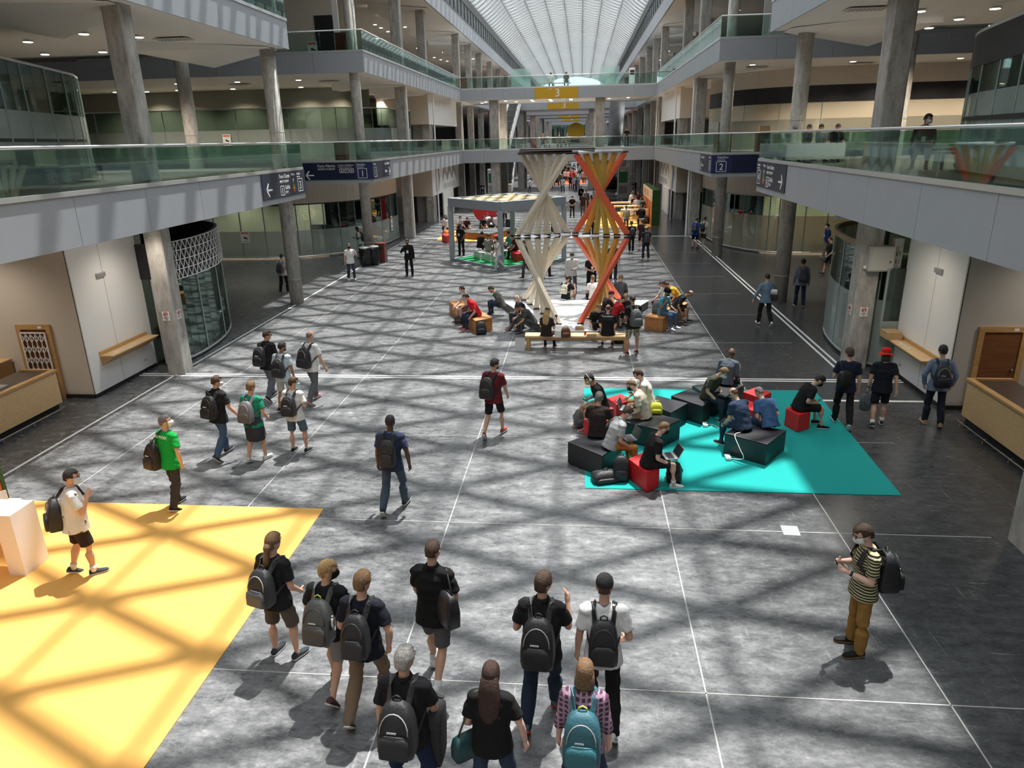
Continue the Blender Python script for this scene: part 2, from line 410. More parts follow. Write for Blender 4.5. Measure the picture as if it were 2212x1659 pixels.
for x, y in ((-16.1, 30.0), (12.2, 30.6), (-19, 50), (15, 50)): column(x, y, 9.6, 'round')
p = MB()
for y in (48.1, 56.9, 70.6):
    p.tube([(-11.15, y, 0), (-11.15, y, 9.5)], .06, 8); p.tube([(6.85, y, 0), (6.85, y, 9.5)], .06, 8)
struct(p, 'trim_%d' % tn, M_white, 'slim white rainwater pipes beside the far columns'); tn += 1
# balustrades
def rail(label, pts, z, n, cat='balustrade', h=1.0):
    """glass balustrade along a plan polyline"""
    t = thing('glass_balustrade', label, cat, (*pts[0], z))
    hr = MB(); br = MB()
    for a, b in zip(pts[:-1], pts[1:]):
        hr.tube([(*a, z + h), (*b, z + h)], .032, 10); br.beam((*a, z + .05), (*b, z + .05), .07, .1)
    hr.obj('handrail', M_rail, t, smooth=True); br.obj('base_channel', M_rail, t)
    tot = sum(math.dist(a, b) for a, b in zip(pts[:-1], pts[1:]))
    for a, b in zip(pts[:-1], pts[1:]):
        a, b = np.array(a, float), np.array(b, float); L = np.linalg.norm(b - a); k = max(1, round(n * L / tot)); u = (b - a) / L
        for i in range(k):
            p, q = a + u * (L * i / k + .012), a + u * (L * (i + 1) / k - .012)
            MB().beam((*p, z + .52), (*q, z + .52), .014, .86).obj('glass_pane', M_glass, t)
    return t
rail('long glass balustrade on the near balcony above the oak shelf wall', [(XL + .02, 6), (XL + .02, YN), (-20, YN)], Z1 + .02, 12)
rail('long glass balustrade on the near balcony where a man in maroon leans', [(XR - .02, 6), (XR - .02, YN), (16, YN)], Z1 + .02, 12)
rail('glass balustrade over the north forum sign, running to the lower bridge', [(-24, YF), (XL + .02, YF), (XL + .02, YB - .1)], Z1 + .02, 20)
rail('glass balustrade over the navy corner sign without arrows, running to the lower bridge', [(20, YF), (XR - .02, YF), (XR - .02, YB - .1)], Z1 + .02, 20)
rail('glass balustrade across the lower bridge', [(XL + .1, YB + .05), (XR - .1, YB + .05)], Z1 + .02, 8)
rail('top floor glass balustrade on the side with bare dark posts, running from the beige wall to the bridge', [(-26, YF), (XL + .02, YF), (XL + .02, YB - .1)], Z2 + .02, 20)['label'] = 'upper glass balustrade above the blank white wall panel over the hand logo'
rail('upper glass balustrade beside the white door on the top floor', [(22, YF), (XR - .02, YF), (XR - .02, YB - .1)], Z2 + .02, 20)
rail('glass balustrade across the upper bridge above the yellow 3 sign', [(XL + .1, YB + .05), (XR - .1, YB + .05)], Z2 + .02, 8)
rail('glass balustrade on the upper balcony, next to white louvres', [(XL + .02, 14), (XL + .02, YN), (-16, YN)], Z2 + .02, 8)
rail('glass balustrade on the upper balcony over the round column of the no smoking notice', [(XR - .02, 14), (XR - .02, YN), (12, YN)], Z2 + .02, 8)
# bridges
def bridge(y0, y1, z0, z1, sign=True, lab=None, n=9):
    struct(MB().box(XL, XR, y0 + .05, y1 - .05, z0 + .04, z1), 'ceiling_bridge', M_grey)
    global tn
    for y in (y0, y1):
        fascia((XL, y), (XR, y), z0, z1 + .02, 'trim_%d' % tn, n); tn += 1
    if sign:
        t = thing('bridge_sign', lab, 'sign', (-2.27, y0 - .06, z0)); zc = (z0 + z1) / 2
        MB().box(-4.2, -.35, y0 - .09, y0 - .03, z0 + .02, z1 + .0).obj('panel', mat('yellow_sign', (.62, .36, .015), .6), t)
        text('3', (-2.4, y0 - .09, z0 + .16), (1, 0, 0), (0, -1, 0), .95, M_txt, t)
        text('Nivel', (-2.95, y0 - .09, z0 + .75), (1, 0, 0), (0, -1, 0), .14, M_txt, t)
bridge(YB, YB2, Z2b, Z2, True, 'yellow sign with a white 3 on the first bridge, largest of its row')
bridge(YB, YB2, Z1b, Z1, False)
bridge(94, 101, Z2b, Z2, True, 'second yellow sign with a white 3, partly covered by the first bridge')
bridge(94, 101, Z1b + .5, Z1, False)
bridge(140, 148, 9.7, 10.5, True, 'third yellow sign with a white 3, far down the hall')
bridge(118, 124, 9.6, 10.45, False)
bridge(118, 122, 4.6, 5.3, False)
bridge(165, 170, 9.6, 10.4, True, 'fourth and smallest yellow sign with a white 3')
for x in (-7.95, 1.65):
    for y in (69.3, 76.3): column(x, y, 9.55, 'sq', .85)
    for y in (95, 100, 119, 130, 141, 147, 157, 166, 185): column(x + (.3 if x < 0 else -.3), y, 9.8, 'sq', .8)
# ------------------------------------------------------------------ side walls, shops and their glass
WL, WR = -12.62, 8.47
struct(MB().box(-20, WL, 16.5, 16.56, 0, Z1b + .06), 'wall_left', M_beige, 'warm grey wall with a lattice-gated door')
struct(MB().box(WL - .02, WL + .03, 16.5, 19.35, 0.1, Z1b + .06), 'wall_left', M_white, 'white wall carrying an oak shelf')
struct(MB().box(WL - .02, WL + .04, 16.48, 19.35, 0, .1).box(-20, WL, 16.47, 16.5, 0, .1), 'baseboard_left', M_dark)
struct(MB().box(WR, 20, 16.44, 16.5, 0, Z1b + .06), 'wall_right', M_warmg, 'warm grey wall with a brown door')
struct(MB().box(WR - .03, WR + .02, 16.44, 19.35, 0.1, Z1b + .06), 'wall_right', M_white, 'white wall carrying an oak shelf with two cartons')
struct(MB().box(WR - .04, WR + .02, 16.42, 19.35, 0, .1).box(WR, 20, 16.41, 16.44, 0, .1), 'baseboard_right', M_dark)
struct(MB().box(WL + .03, WL + .034, 17.72, 17.735, .1, Z1b).box(WR - .034, WR - .03, 17.72, 17.735, .1, Z1b), 'trim_90', M_grey)
def door(n, x0, x1, yf, h, panel):
    f = MB(); w = .12
    f.box(x0, x0 + w, yf - .06, yf, 0, h).box(x1 - w, x1, yf - .06, yf, 0, h).box(x0 + w, x1 - w, yf - .06, yf, h - w, h)
    d = struct(MB().box(x0 + w, x1 - w, yf - .025, yf, 0, h - w), 'door_%d' % n, panel, 'door in an oak frame')
    f.obj('door_frame', M_oak, d)
    MB().ell((x1 - w - .08, yf - .06, 1.0), .03, .03, .03).obj('door_handle', M_steel, d)
    MB().box(x1 - w - .2, x1 - w - .1, yf - .066, yf - .06, h - .09, h - .03).obj('number_plate', M_txt, d)
door(1, -14.36, -13.42, 16.5, 1.98, M_door); door(2, 8.93, 9.98, 16.44, 2.0, M_door)
g = thing('folding_gate', 'white scissor lattice gate folded across the oak framed door', 'gate', (-13.9, 16.4, 0))
fr = MB()
x0, x1 = -14.22, -13.56
for x in (x0, x1): fr.box(x - .015, x + .015, 16.39, 16.42, .03, 1.8)
fr.box(x0, x1, 16.39, 16.42, 1.77, 1.8).box(x0, x1, 16.39, 16.42, .03, .06); fr.obj('gate_frame', M_white, g)
lt = MB(); nx = 5; dx = (x1 - x0) / nx
for i in range(nx + 1): lt.box(x0 + i * dx - .008, x0 + i * dx + .008, 16.395, 16.415, .05, 1.78)
for k in range(6):
    for i in range(nx):
        za, zb = .08 + k * .29, .08 + k * .29 + .2
        lt.beam((x0 + i * dx, 16.40, za), (x0 + (i + 1) * dx, 16.40, zb), .01, .016).beam((x0 + i * dx, 16.41, zb), (x0 + (i + 1) * dx, 16.41, za), .01, .016)
lt.obj('lattice', M_white, g)
def shelf(lab, sd, X, y0, y1):
    t = thing('wall_shelf', lab, 'shelf', (X, (y0 + y1) / 2, .9)); q = -sd
    MB().loft([[(X, y, .74), (X + q * .02, y, .74), (X + q * .34, y, .98), (X + q * .34, y, 1.0), (X, y, 1.0)] for y in (y0, y1)]).obj('bracket_body', M_oak, t)
    MB().box(min(X, X + q * .38), max(X, X + q * .38), y0 - .02, y1 + .02, 1.0, 1.03).obj('shelf_top', M_oakl, t, bevel=.004)
    MB().box(min(X, X + q * .03), max(X, X + q * .03), y0 - .02, y1 + .02, 1.03, 1.12).obj('back_lip', M_oak, t)
    text('FERIA VALENCIA', (X + q * .26, y0 + .25 if sd < 0 else y1 - .25, 1.03), (0, -sd, 0), (0, 0, 1), .14, M_txt, t)
    return t
shelf('oak wall shelf with white lettering, empty, near the lattice gate', -1, WL + .03, 16.95, 19.05)
shelf('oak wall shelf with white lettering and two brown cartons on one end', 1, WR - .03, 16.95, 19.25)
def carton(name, lab, cx, cy, z, w, d, h, m, grp=None, rz=0.):
    t = thing(name, lab, 'box', (cx, cy, z), rz, grp)
    def loc(mb, nm, mm):
        o = mb.obj(nm, mm, None, bevel=.003); o.parent = t; return o
    loc(MB().box(-w / 2, w / 2, -d / 2, d / 2, 0, h), 'carton_body', m); loc(MB().box(-w / 2 - .004, w / 2 + .004, -d / 2 - .004, d / 2 + .004, h - .03, h + .003), 'lid', m)
    return t
M_card = mat('cardboard', (.50, .34, .18), .8, nz=.06)
carton('cardboard_box', 'brown carton lying on the oak shelf, under another', 8.17, 19.0, 1.04, .40, .46, .09, M_card)
carton('cardboard_box', 'brown carton on top of another on the oak shelf end', 8.17, 19.02, 1.135, .39, .45, .085, M_card)
for sd, X, nm in ((-1, WL + .03, 'over the oak shelf by the lattice gate'), (1, WR - .03, 'high above the shelf with the two cartons')):
    y = 17.6; z = 3.05; t = thing('emergency_light', 'grey emergency light on the white wall ' + nm, 'light', (X, y, z))
    q = -sd
    MB().box(min(X, X + q * .06), max(X, X + q * .06), y - .17, y + .17, z - .06, z + .06).obj('housing', M_grey, t, bevel=.01)
    MB().box(min(X + q * .06, X + q * .066), max(X + q * .06, X + q * .066), y - .15, y + .15, z - .045, z + .045).obj('lens', mat('grey_lens', (.3, .3, .3), .3), t)
    t = thing('wall_socket', 'white double socket low on the white wall under the shelf %s' % ('of the lattice gate corner' if sd < 0 else 'with the cartons'), 'socket', (X, 18.8, .35))
    MB().box(min(X, X + q * .012), max(X, X + q * .012), 18.72, 18.9, .3, .4).obj('plate', M_white, t)
    for k in (0, 1): MB().box(min(X + q * .012, X + q * .015), max(X + q * .012, X + q * .015), 18.735 + k * .08, 18.795 + k * .08, .32, .38).obj('socket', M_grey, t)
def counter(lab, sd, xf, y0, y1, dep):
    t = thing('reception_counter', lab, 'counter', (xf, y1, 0)); b = -sd
    bx = lambda a, c: (min(xf + sd * a, xf + sd * c), max(xf + sd * a, xf + sd * c))
    MB().box(*bx(.12, dep), y0, y1 - .05, 0, .2).obj('plinth', M_dark, t)
    MB().box(*bx(.04, .08), y0, y1, .2, 1.0).obj('front_panel', M_oakl, t)
    MB().box(*bx(.08, dep), y1 - .05, y1, .2, 1.0).obj('end_panel', M_oak, t)
    MB().box(*bx(0, .14), y0, y1 + .02, 1.0, 1.06).obj('edge_rail', M_oak, t, bevel=.006)
    MB().box(*bx(.14, dep), y0, y1 - .06, 1.0, 1.02).obj('worktop', mat('brown_laminate', (.07, .05, .04), .3), t)
    MB().box(*bx(.14, dep), y1 - .06, y1 + .02, 1.0, 1.06).obj('end_rail', M_oak, t)
    fr = MB().tube([(xf - sd * .06, y0, .1), (xf - sd * .06, y1 - .1, .1)], .014, 8).obj('foot_rail', M_steel, t)
    for k in range(5):
        y = y1 - .2 - k * .95
        MB().tube([(xf + sd * .1, y, .1), (xf - sd * .06, y, .1), (xf - sd * .06, y, .01)], .01, 6).obj('rail_bracket', M_steel, fr)
    return t
counter('oak reception counter with a steel foot rail, beside the lattice gated door', -1, -12.85, 9.6, 15.65, .95)
counter('oak reception counter with a steel foot rail, in front of the brown door', 1, 8.42, 10.9, 15.6, .95)
t = thing('filing_cabinet', 'low oak cabinet against the warm grey wall behind the counter', 'cabinet', (-15.1, 16.2, 0))
MB().box(-15.7, -14.7, 15.95, 16.45, 0, 1.05).obj('carcass', M_oak, t); MB().box(-15.72, -14.68, 15.93, 16.46, 1.05, 1.08).obj('top', M_oakl, t)
t = thing('leaflet_stand', 'slim grey leaflet stand with a coloured strip on the counter by the lattice gate', 'stand', (-13.3, 14.25, 1.02))
MB().box(-13.5, -13.2, 14.05, 14.5, 1.02, 1.05).obj('base', M_grey, t); MB().box(-13.42, -13.36, 14.15, 14.4, 1.05, 1.62).obj('panel', M_black, t)
MB().box(-13.36, -13.355, 14.3, 14.36, 1.2, 1.58).obj('strip', mat('strip_colours', (.5, .2, .05), .5), t)
cc = [(9.05, 13.6, .42, .34, .1, M_card), (9.03, 13.62, .40, .33, .08, mat('white_carton', (.7, .7, .68), .7)), (9.02, 13.6, .38, .30, .12, M_card)]
z = 1.03
for k, (x, y, w, d, h, m) in enumerate(cc):
    carton('cardboard_box', ['brown carton lying lowest in the stack on the counter before the brown door', 'white carton in the middle of the stack on the counter', 'brown carton on top of the stack on the counter before the brown door'][k], x, y, z, w, d, h, m, 'cartons stacked on the counter'); z += h + .004
t = thing('monitor', 'back of a grey monitor on the counter next to the stacked cartons', 'monitor', (9.2, 12.9, 1.02))
MB().box(9.1, 9.3, 12.75, 13.05, 1.02, 1.04).obj('foot', M_grey, t); MB().box(9.18, 9.22, 12.87, 12.93, 1.04, 1.2).obj('stem', M_grey, t); MB().box(9.16, 9.21, 12.6, 13.2, 1.15, 1.55).obj('screen', M_warmg, t, bevel=.01)
# no smoking notices on the square columns, electrical box
M_red = mat('notice_red', (.5, .02, .02), .5)
def notice(lab, o, xd, zd, w=.2, h=.29, top=None):
    t = thing('no_smoking_notice', lab, 'notice', o); xd, zd = np.array(xd, float), np.array(zd, float); o = np.array(o, float)
    flat([(-w / 2, -h / 2), (w / 2, -h / 2), (w / 2, h / 2), (-w / 2, h / 2)], o, xd, zd, .006, M_txt, t, 'sheet')
    e = .012
    for q in ([(-w / 2, h / 2 - e), (w / 2, h / 2 - e), (w / 2, h / 2), (-w / 2, h / 2)], [(-w / 2, -h / 2), (w / 2, -h / 2), (w / 2, -h / 2 + e), (-w / 2, -h / 2 + e)]): flat(q, o + zd * .006, xd, zd, .002, mat('gold_edge', (.35, .22, .08), .5), t, 'border')
    y = np.cross(zd, xd); c = o + zd * .008 + y * .05
    ring = MB().tube([c + (xd * math.cos(a) + y * math.sin(a)) * .062 for a in np.linspace(0, 6.283, 21)[:-1]], .009, 6, closed=True)
    ring.beam(c + (xd + y) * -.04, c + (xd + y) * .04, .016, .01); ring.obj('ring', M_red, t)
    flat([(-.05, -.01), (.04, -.01), (.04, .01), (-.05, .01)], c, xd, zd, .003, M_black, t, 'cigarette')
    for k, s in enumerate(('PROHIBIDO FUMAR', 'NO SMOKING', 'Gracias')): text(s, o + zd * .006 + y * (-.055 - .03 * k), xd, zd, .02, M_black, t, align='CENTER')
notice('no smoking notice on the shaded face of the square column by the drum', (-11.52, 18.5, 1.72), (1, 0, 0), (0, -1, 0))
notice('no smoking notice on the sunlit face of the square column by the drum', (-11.27, 18.72, 1.72), (0, 1, 0), (1, 0, 0))
notice('no smoking notice facing the hall side of the column with the electrical box', (7.35, 19.85, 1.6), (0, -1, 0), (-1, 0, 0))
notice('no smoking notice below the grey electrical box on the square column', (7.62, 19.58, 1.6), (1, 0, 0), (0, -1, 0))
for y, lab in ((57.9, 'small notice on the column beside the dark doorway under the hand logo'),): notice(lab, (-12.0, 57.68, 1.9), (1, 0, 0), (0, -1, 0), .3, .4)
notice('small notice on the column beside the dark doorway behind the hedge wall', (7.6, 57.68, 1.9), (1, 0, 0), (0, -1, 0), .3, .4)
t = thing('electrical_box', 'pale grey electrical cabinet fixed high on the square column', 'box', (7.75, 19.45, 2.7))
MB().box(7.5, 8.12, 19.36, 19.58, 2.72, 3.36).obj('cabinet', mat('box_grey', (.50, .49, .45), .5), t, bevel=.012)
MB().box(7.53, 8.09, 19.335, 19.36, 2.75, 3.33).obj('cover', mat('box_grey', (.5, .5, .5)), t, bevel=.008)
MB().box(8.0, 8.03, 19.325, 19.335, 2.95, 3.0).obj('lock', M_black, t)
MB().lathe(7.46, 19.5, [(.04, 2.78), (.04, 2.86)], 10).obj('gland', M_white, t)
t = thing('electrical_box', 'smaller cabinet with warning stickers behind the pale grey one on the column', 'box', (8.3, 19.6, 2.75))
MB().box(8.13, 8.36, 19.5, 19.7, 2.78, 3.55).obj('cabinet', mat('box_grey', (.5, .5, .5)), t, bevel=.01)
MB().box(8.2, 8.3, 19.495, 19.5, 3.1, 3.22).obj('sticker', M_black, t); MB().box(8.2, 8.3, 19.495, 19.5, 2.9, 3.02).obj('sticker', M_red, t)
# curved glass fronts
wn = 3
def smooth_path(pts, k=4):
    p = [np.array(q, float) for q in pts]; out = []
    for i in range(len(p) - 1):
        a, b, c, d = p[max(i - 1, 0)], p[i], p[i + 1], p[min(i + 2, len(p) - 1)]
        for j in range(k):
            t = j / k
            out.append(.5 * ((2 * b) + (c - a) * t + (2 * a - 5 * b + 4 * c - d) * t * t + (3 * b - a - 3 * c + d) * t ** 3))
    return out + [p[-1]]
def front(pts, bands, mull, lab, rail_z=None, k=4, mm=None, mw=.05):
    """glazed wall along a curve: bands = [(z0, z1, material, thickness)]"""
    global wn
    P = smooth_path(pts, k); root = None
    for (z0, z1, m, th) in bands:
        mb = MB()
        for a, b in zip(P[:-1], P[1:]): mb.beam((*a, (z0 + z1) / 2), (*b, (z0 + z1) / 2), th, z1 - z0)
        o = mb.obj('window_%d' % wn if root is None else 'pane_band', m, root)
        if root is None: root = o; o['kind'] = 'structure'; o['label'] = lab
    f = MB(); za, zb = bands[0][0], max(b[1] for b in bands if b[3] < .1)
    for i in range(0, len(P), mull): f.box(P[i][0] - mw / 2, P[i][0] + mw / 2, P[i][1] - mw / 2, P[i][1] + mw / 2, za, zb)
    f.obj('mullions', mm or mat('glass_edge', (.30, .40, .37), .3, .3), root)
    if rail_z is not None: MB().tube([(*p, rail_z) for p in P], .04, 8).obj('base_rail', M_rail, root)
    wn += 1
    return root
LG = [(-28, 39.6), (-24, 39.5), (-20.7, 39.4), (-17.7, 39.35), (-15.9, 39.6), (-14.6, 40.4), (-13.2, 41.8), (-12.4, 44.6), (-12.2, 47.9)]
front(LG, [(.08, 1.55, M_frost, .02), (1.55, 2.95, M_glassd, .02), (2.95, 3.02, M_black, .06), (3.02, Z1b + .05, M_beige, .12)], 2, 'curved shop front with frosted lower glass', .1)
RG = [(26, 39.6), (17, 39.7), (13.0, 39.8), (11.1, 39.95), (10.1, 40.3), (9.0, 41.5), (8.3, 43.0), (7.95, 45.4), (7.8, 48.2)]
front(RG, [(.08, 2.0, M_frosty, .02), (2.0, 3.0, M_glassd, .02), (3.0, 3.1, M_grey, .06), (3.1, Z1b + .05, M_beige, .12)], 2, 'curved shop front with warm frosted glass', .1)
struct(MB().box(-30, -15.5, 43.2, 43.3, 0, Z1b + .1), 'wall_left', M_beige); struct(MB().box(10.5, 30, 43.4, 43.5, 0, Z1b + .1), 'wall_right', mat('cream_paint', (.66, .58, .42), .8))
front([(-12.35, 19.45), (-11.85, 19.75), (-11.78, 20.9), (-12.0, 22.5), (-12.55, 24.0), (-13.3, 25.1), (-14.8, 26.2), (-17, 26.6)], [(.06, 2.55, M_glassd, .02), (2.55, 3.6, M_dark, .08)], 3, 'curved glass drum with dark band', .1, 3)
front([(8.25, 19.5), (8.0, 19.75), (7.72, 20.6), (7.7, 21.8), (8.0, 23.6), (8.8, 25.2), (10.4, 26.3), (13, 26.6)], [(.06, 1.9, M_frost, .02), (1.9, 3.2, M_glassd, .02), (3.2, 3.35, mat('oak_rim', (.42, .33, .2), .6), .1)], 3, 'curved glass drum with frosted lower half', .1, 3)
front([(-12.6, 19.33), (-11.95, 19.33)], [(.06, 2.6, M_glassd, .02), (2.6, 3.6, M_dark, .06)], 2, 'narrow glass door panel', None, 4, M_rail)
front([(8.0, 19.33), (8.46, 19.33)], [(.06, 1.4, M_frost, .02), (1.4, 2.8, M_glassd, .02)], 4, 'narrow glass panel beside the column', .1, 4)
la = MB()
D = smooth_path([(-11.80, 19.8), (-11.72, 20.9), (-11.94, 22.5), (-12.5, 24.0)], 5); rows = [2.52, 2.79, 3.06, 3.33, 3.6]
nrm = lambda q: (q[0] + .06, q[1] - .02)
for r in range(5):
    for a, b in zip(D[:-1], D[1:]): la.beam((*nrm(a), rows[r]), (*nrm(b), rows[r]), .015, .022)
for r in range(4):
    for i in range(len(D) - 1):
        a, b = nrm(D[i]), nrm(D[i + 1]); m_ = ((a[0] + b[0]) / 2, (a[1] + b[1]) / 2)
        if r % 2: la.beam((*a, rows[r]), (*m_, rows[r + 1]), .015, .02).beam((*m_, rows[r + 1]), (*b, rows[r]), .015, .02)
        else: la.beam((*m_, rows[r]), (*a, rows[r + 1]), .015, .02).beam((*m_, rows[r]), (*b, rows[r + 1]), .015, .02)
tag(la.obj('lattice_screen', M_white), 'white triangulated lattice screen wrapped round the top of the glass drum', 'screen')
# first floor glass
front([(-12.2, 12.5), (-12.93, 15.3), (-13.64, 17.7), (-14.48, 20.4), (-14.9, 21.5), (-16, 22.6), (-20, 23)], [(5.35, 7.1, M_frost, .02), (7.1, 8.2, M_glassd, .02), (8.2, 8.26, M_rail, .06)], 2, 'first floor glass pavilion with frosted lower half', None)
front([(-12.2, 12.5), (-12.93, 15.3), (-13.64, 17.7), (-14.48, 20.4), (-14.9, 21.5), (-16, 22.6)], [(6.38, 6.46, M_dark, .03)], 99, 'dark stripe on the pavilion glass')
front([(7.5, 11.5), (7.93, 14.0), (8.4, 16.5), (8.92, 18.7), (9.8, 20.2), (11.5, 21), (15, 21.2)], [(5.3, 6.95, M_frost, .02), (6.95, 7.5, M_glassd, .02), (7.5, 8.2, M_dark, .06), (8.2, 8.26, M_rail, .07)], 2, 'first floor glass pavilion with a dark top band', None)
front([(7.47, 11.5), (7.9, 14.0), (8.37, 16.5), (8.89, 18.7), (9.77, 20.2)], [(6.38, 6.46, M_dark, .03)], 99, 'dark stripe on the pavilion glass')
front([(-32, 44), (-28.5, 44), (-22, 44), (-17.5, 44.2), (-14.2, 45.6), (-12.4, 48.5), (-12.1, 53)], [(5.3, 7.05, M_frost, .02), (7.05, 8.2, M_glassd, .02), (8.2, 8.26, M_rail, .06)], 3, 'curved first floor glass front')
struct(MB().box(-33, -13.4, 47.5, 47.6, Z1, Z2b), 'wall_left', mat('olive_paint', (.20, .20, .16), .8))
front([(28, 42.6), (20, 42.6), (14, 42.8), (11, 43.8), (9, 46), (8.2, 50)], [(5.3, 6.9, M_frosty, .02), (6.9, 7.75, mat('cream_panel', (.58, .51, .38), .7), .03), (7.75, 8.6, M_dark, .08), (8.6, Z2b, M_beige, .08)], 3, 'curved cream first floor front under a black band')
# white boxes with the logo, their doors
def logo_box(sd):
    x0, x1 = (-15.6, -11.62) if sd < 0 else (7.22, 11.4); nm = 'left' if sd < 0 else 'right'; ya, yb = 57.2, 70.2
    xf = x1 if sd < 0 else x0
    for (z0, z1) in ((2.05, Z1b + .06), (7.4, Z2b + .03)):
        struct(MB().box(x0, x1, ya + .06, yb, z0, z1), 'wall_' + nm, M_white, 'white box wall panel over the doors')
        struct(MB().box(x0, x1, ya, ya + .06, z0, z1), 'wall_' + nm, M_beige)
    struct(MB().box(x0, x1, ya + 1.2, ya + 1.3, 0, 2.05).box(x0, x1, ya + 1.2, ya + 1.3, Z1, 7.4), 'wall_' + nm, M_grey)
    struct(MB().box(x0 + 1.3, x0 + 2.4, ya + 1.15, ya + 1.2, 0, 2.0), 'door_%d' % (3 if sd < 0 else 4), M_dark, 'dark doorway')
    struct(MB().box(x0 + 1.3, x0 + 2.4, ya + 1.15, ya + 1.2, Z1, 7.3), 'door_%d' % (5 if sd < 0 else 6), M_dark, 'dark doorway upstairs')
    struct(MB().box(xf - .05, xf + .05, 61.5, 66.5, 0, 2.05), 'door_%d' % (7 if sd < 0 else 8), M_white, 'white sliding door')
    t = thing('logo_sign', 'grey zigzag and hand logo on the white wall %s' % ('by the wicker pavilion' if sd < 0 else 'behind the hedge wall'), 'sign', (xf, 63.5, 2.1))
    xd, zd = ((0, 1, 0), (1, 0, 0)) if sd < 0 else ((0, -1, 0), (-1, 0, 0)); q = -sd
    at = lambda s, z: (xf + q * .002, (57.6 + s) if sd < 0 else (69.9 - s), z)
    mg = mat('logo_grey', (.40, .42, .43), .6)
    zz = [(0, .15), (.4, .6), (.85, .95), (1.3, .95), (1.7, .6), (2.05, .3), (2.4, .3), (2.75, .65), (3.1, .95), (3.55, .95), (4.0, .6), (4.35, .3), (4.7, .3), (5.05, .65), (5.4, .95), (5.85, .95), (6.3, .6), (6.9, .1)]
    o = at(4.0 if sd < 0 else .9, 3.05)
    flat([(a, b + .12) for a, b in zz] + [(a + .1, b - .38) for a, b in zz[::-1]], o, xd, zd, .02, mg, t, 'zigzag_mark')
    text('FERIA VALENCIA', at(4.2 if sd < 0 else 1.0, 2.3), xd, zd, .62, mg, t, sx=1.25)
    hx = at(.6 if sd < 0 else 9.0, 2.35)
    for k, (a, b, l) in enumerate(((.55, .75, 1.1), (.95, .8, 1.3), (1.35, .8, 1.25), (1.75, .75, .95))): flat([(a, b), (a + .28, b), (a + .3 + .05 * (k - 1), b + l), (a + .05 * (k - 1), b + l)], hx, xd, zd, .02, mg, t, 'finger_mark')
    flat([(.4, 0), (1.5, -.1), (2.1, .75), (2.35, 1.1), (2.2, 1.2), (1.95, .8), (.5, .85)], hx, xd, zd, .02, mg, t, 'palm_mark')
logo_box(-1); logo_box(1)
# ---- direction signs on the balcony ends
def arrow(o, xd, zd, s, right, t):
    k = 1 if right else -1
    flat([(-k * s, -.03), (-k * s, .03), (k * s * .9, .03), (k * s * .9, -.03)], o, xd, zd, .006, M_txt, t, 'arrow')
    for q in (1, -1): flat([(k * s, 0), (k * s - k * .06, .0), (k * (s - .22), q * .2), (k * (s - .18), q * .24), (k * s, q * .04)], o, xd, zd, .006, M_txt, t, 'arrow')
def boxout(o, xd, zd, w, h, m, t, num, sz):
    e = .025; o = np.array(o, float)
    for r in ((0, 0, w, e), (0, h - e, w, h), (0, 0, e, h), (w - e, 0, w, h)): flat([(r[0], r[1]), (r[2], r[1]), (r[2], r[3]), (r[0], r[3])], o, xd, zd, .006, M_txt, t, 'number_frame')
    x, z = np.array(xd, float), np.array(zd, float)
    text(num, o + x * (w / 2) + np.cross(z, x) * (h / 2 - sz * .36), xd, zd, sz, M_txt, t, align='CENTER')
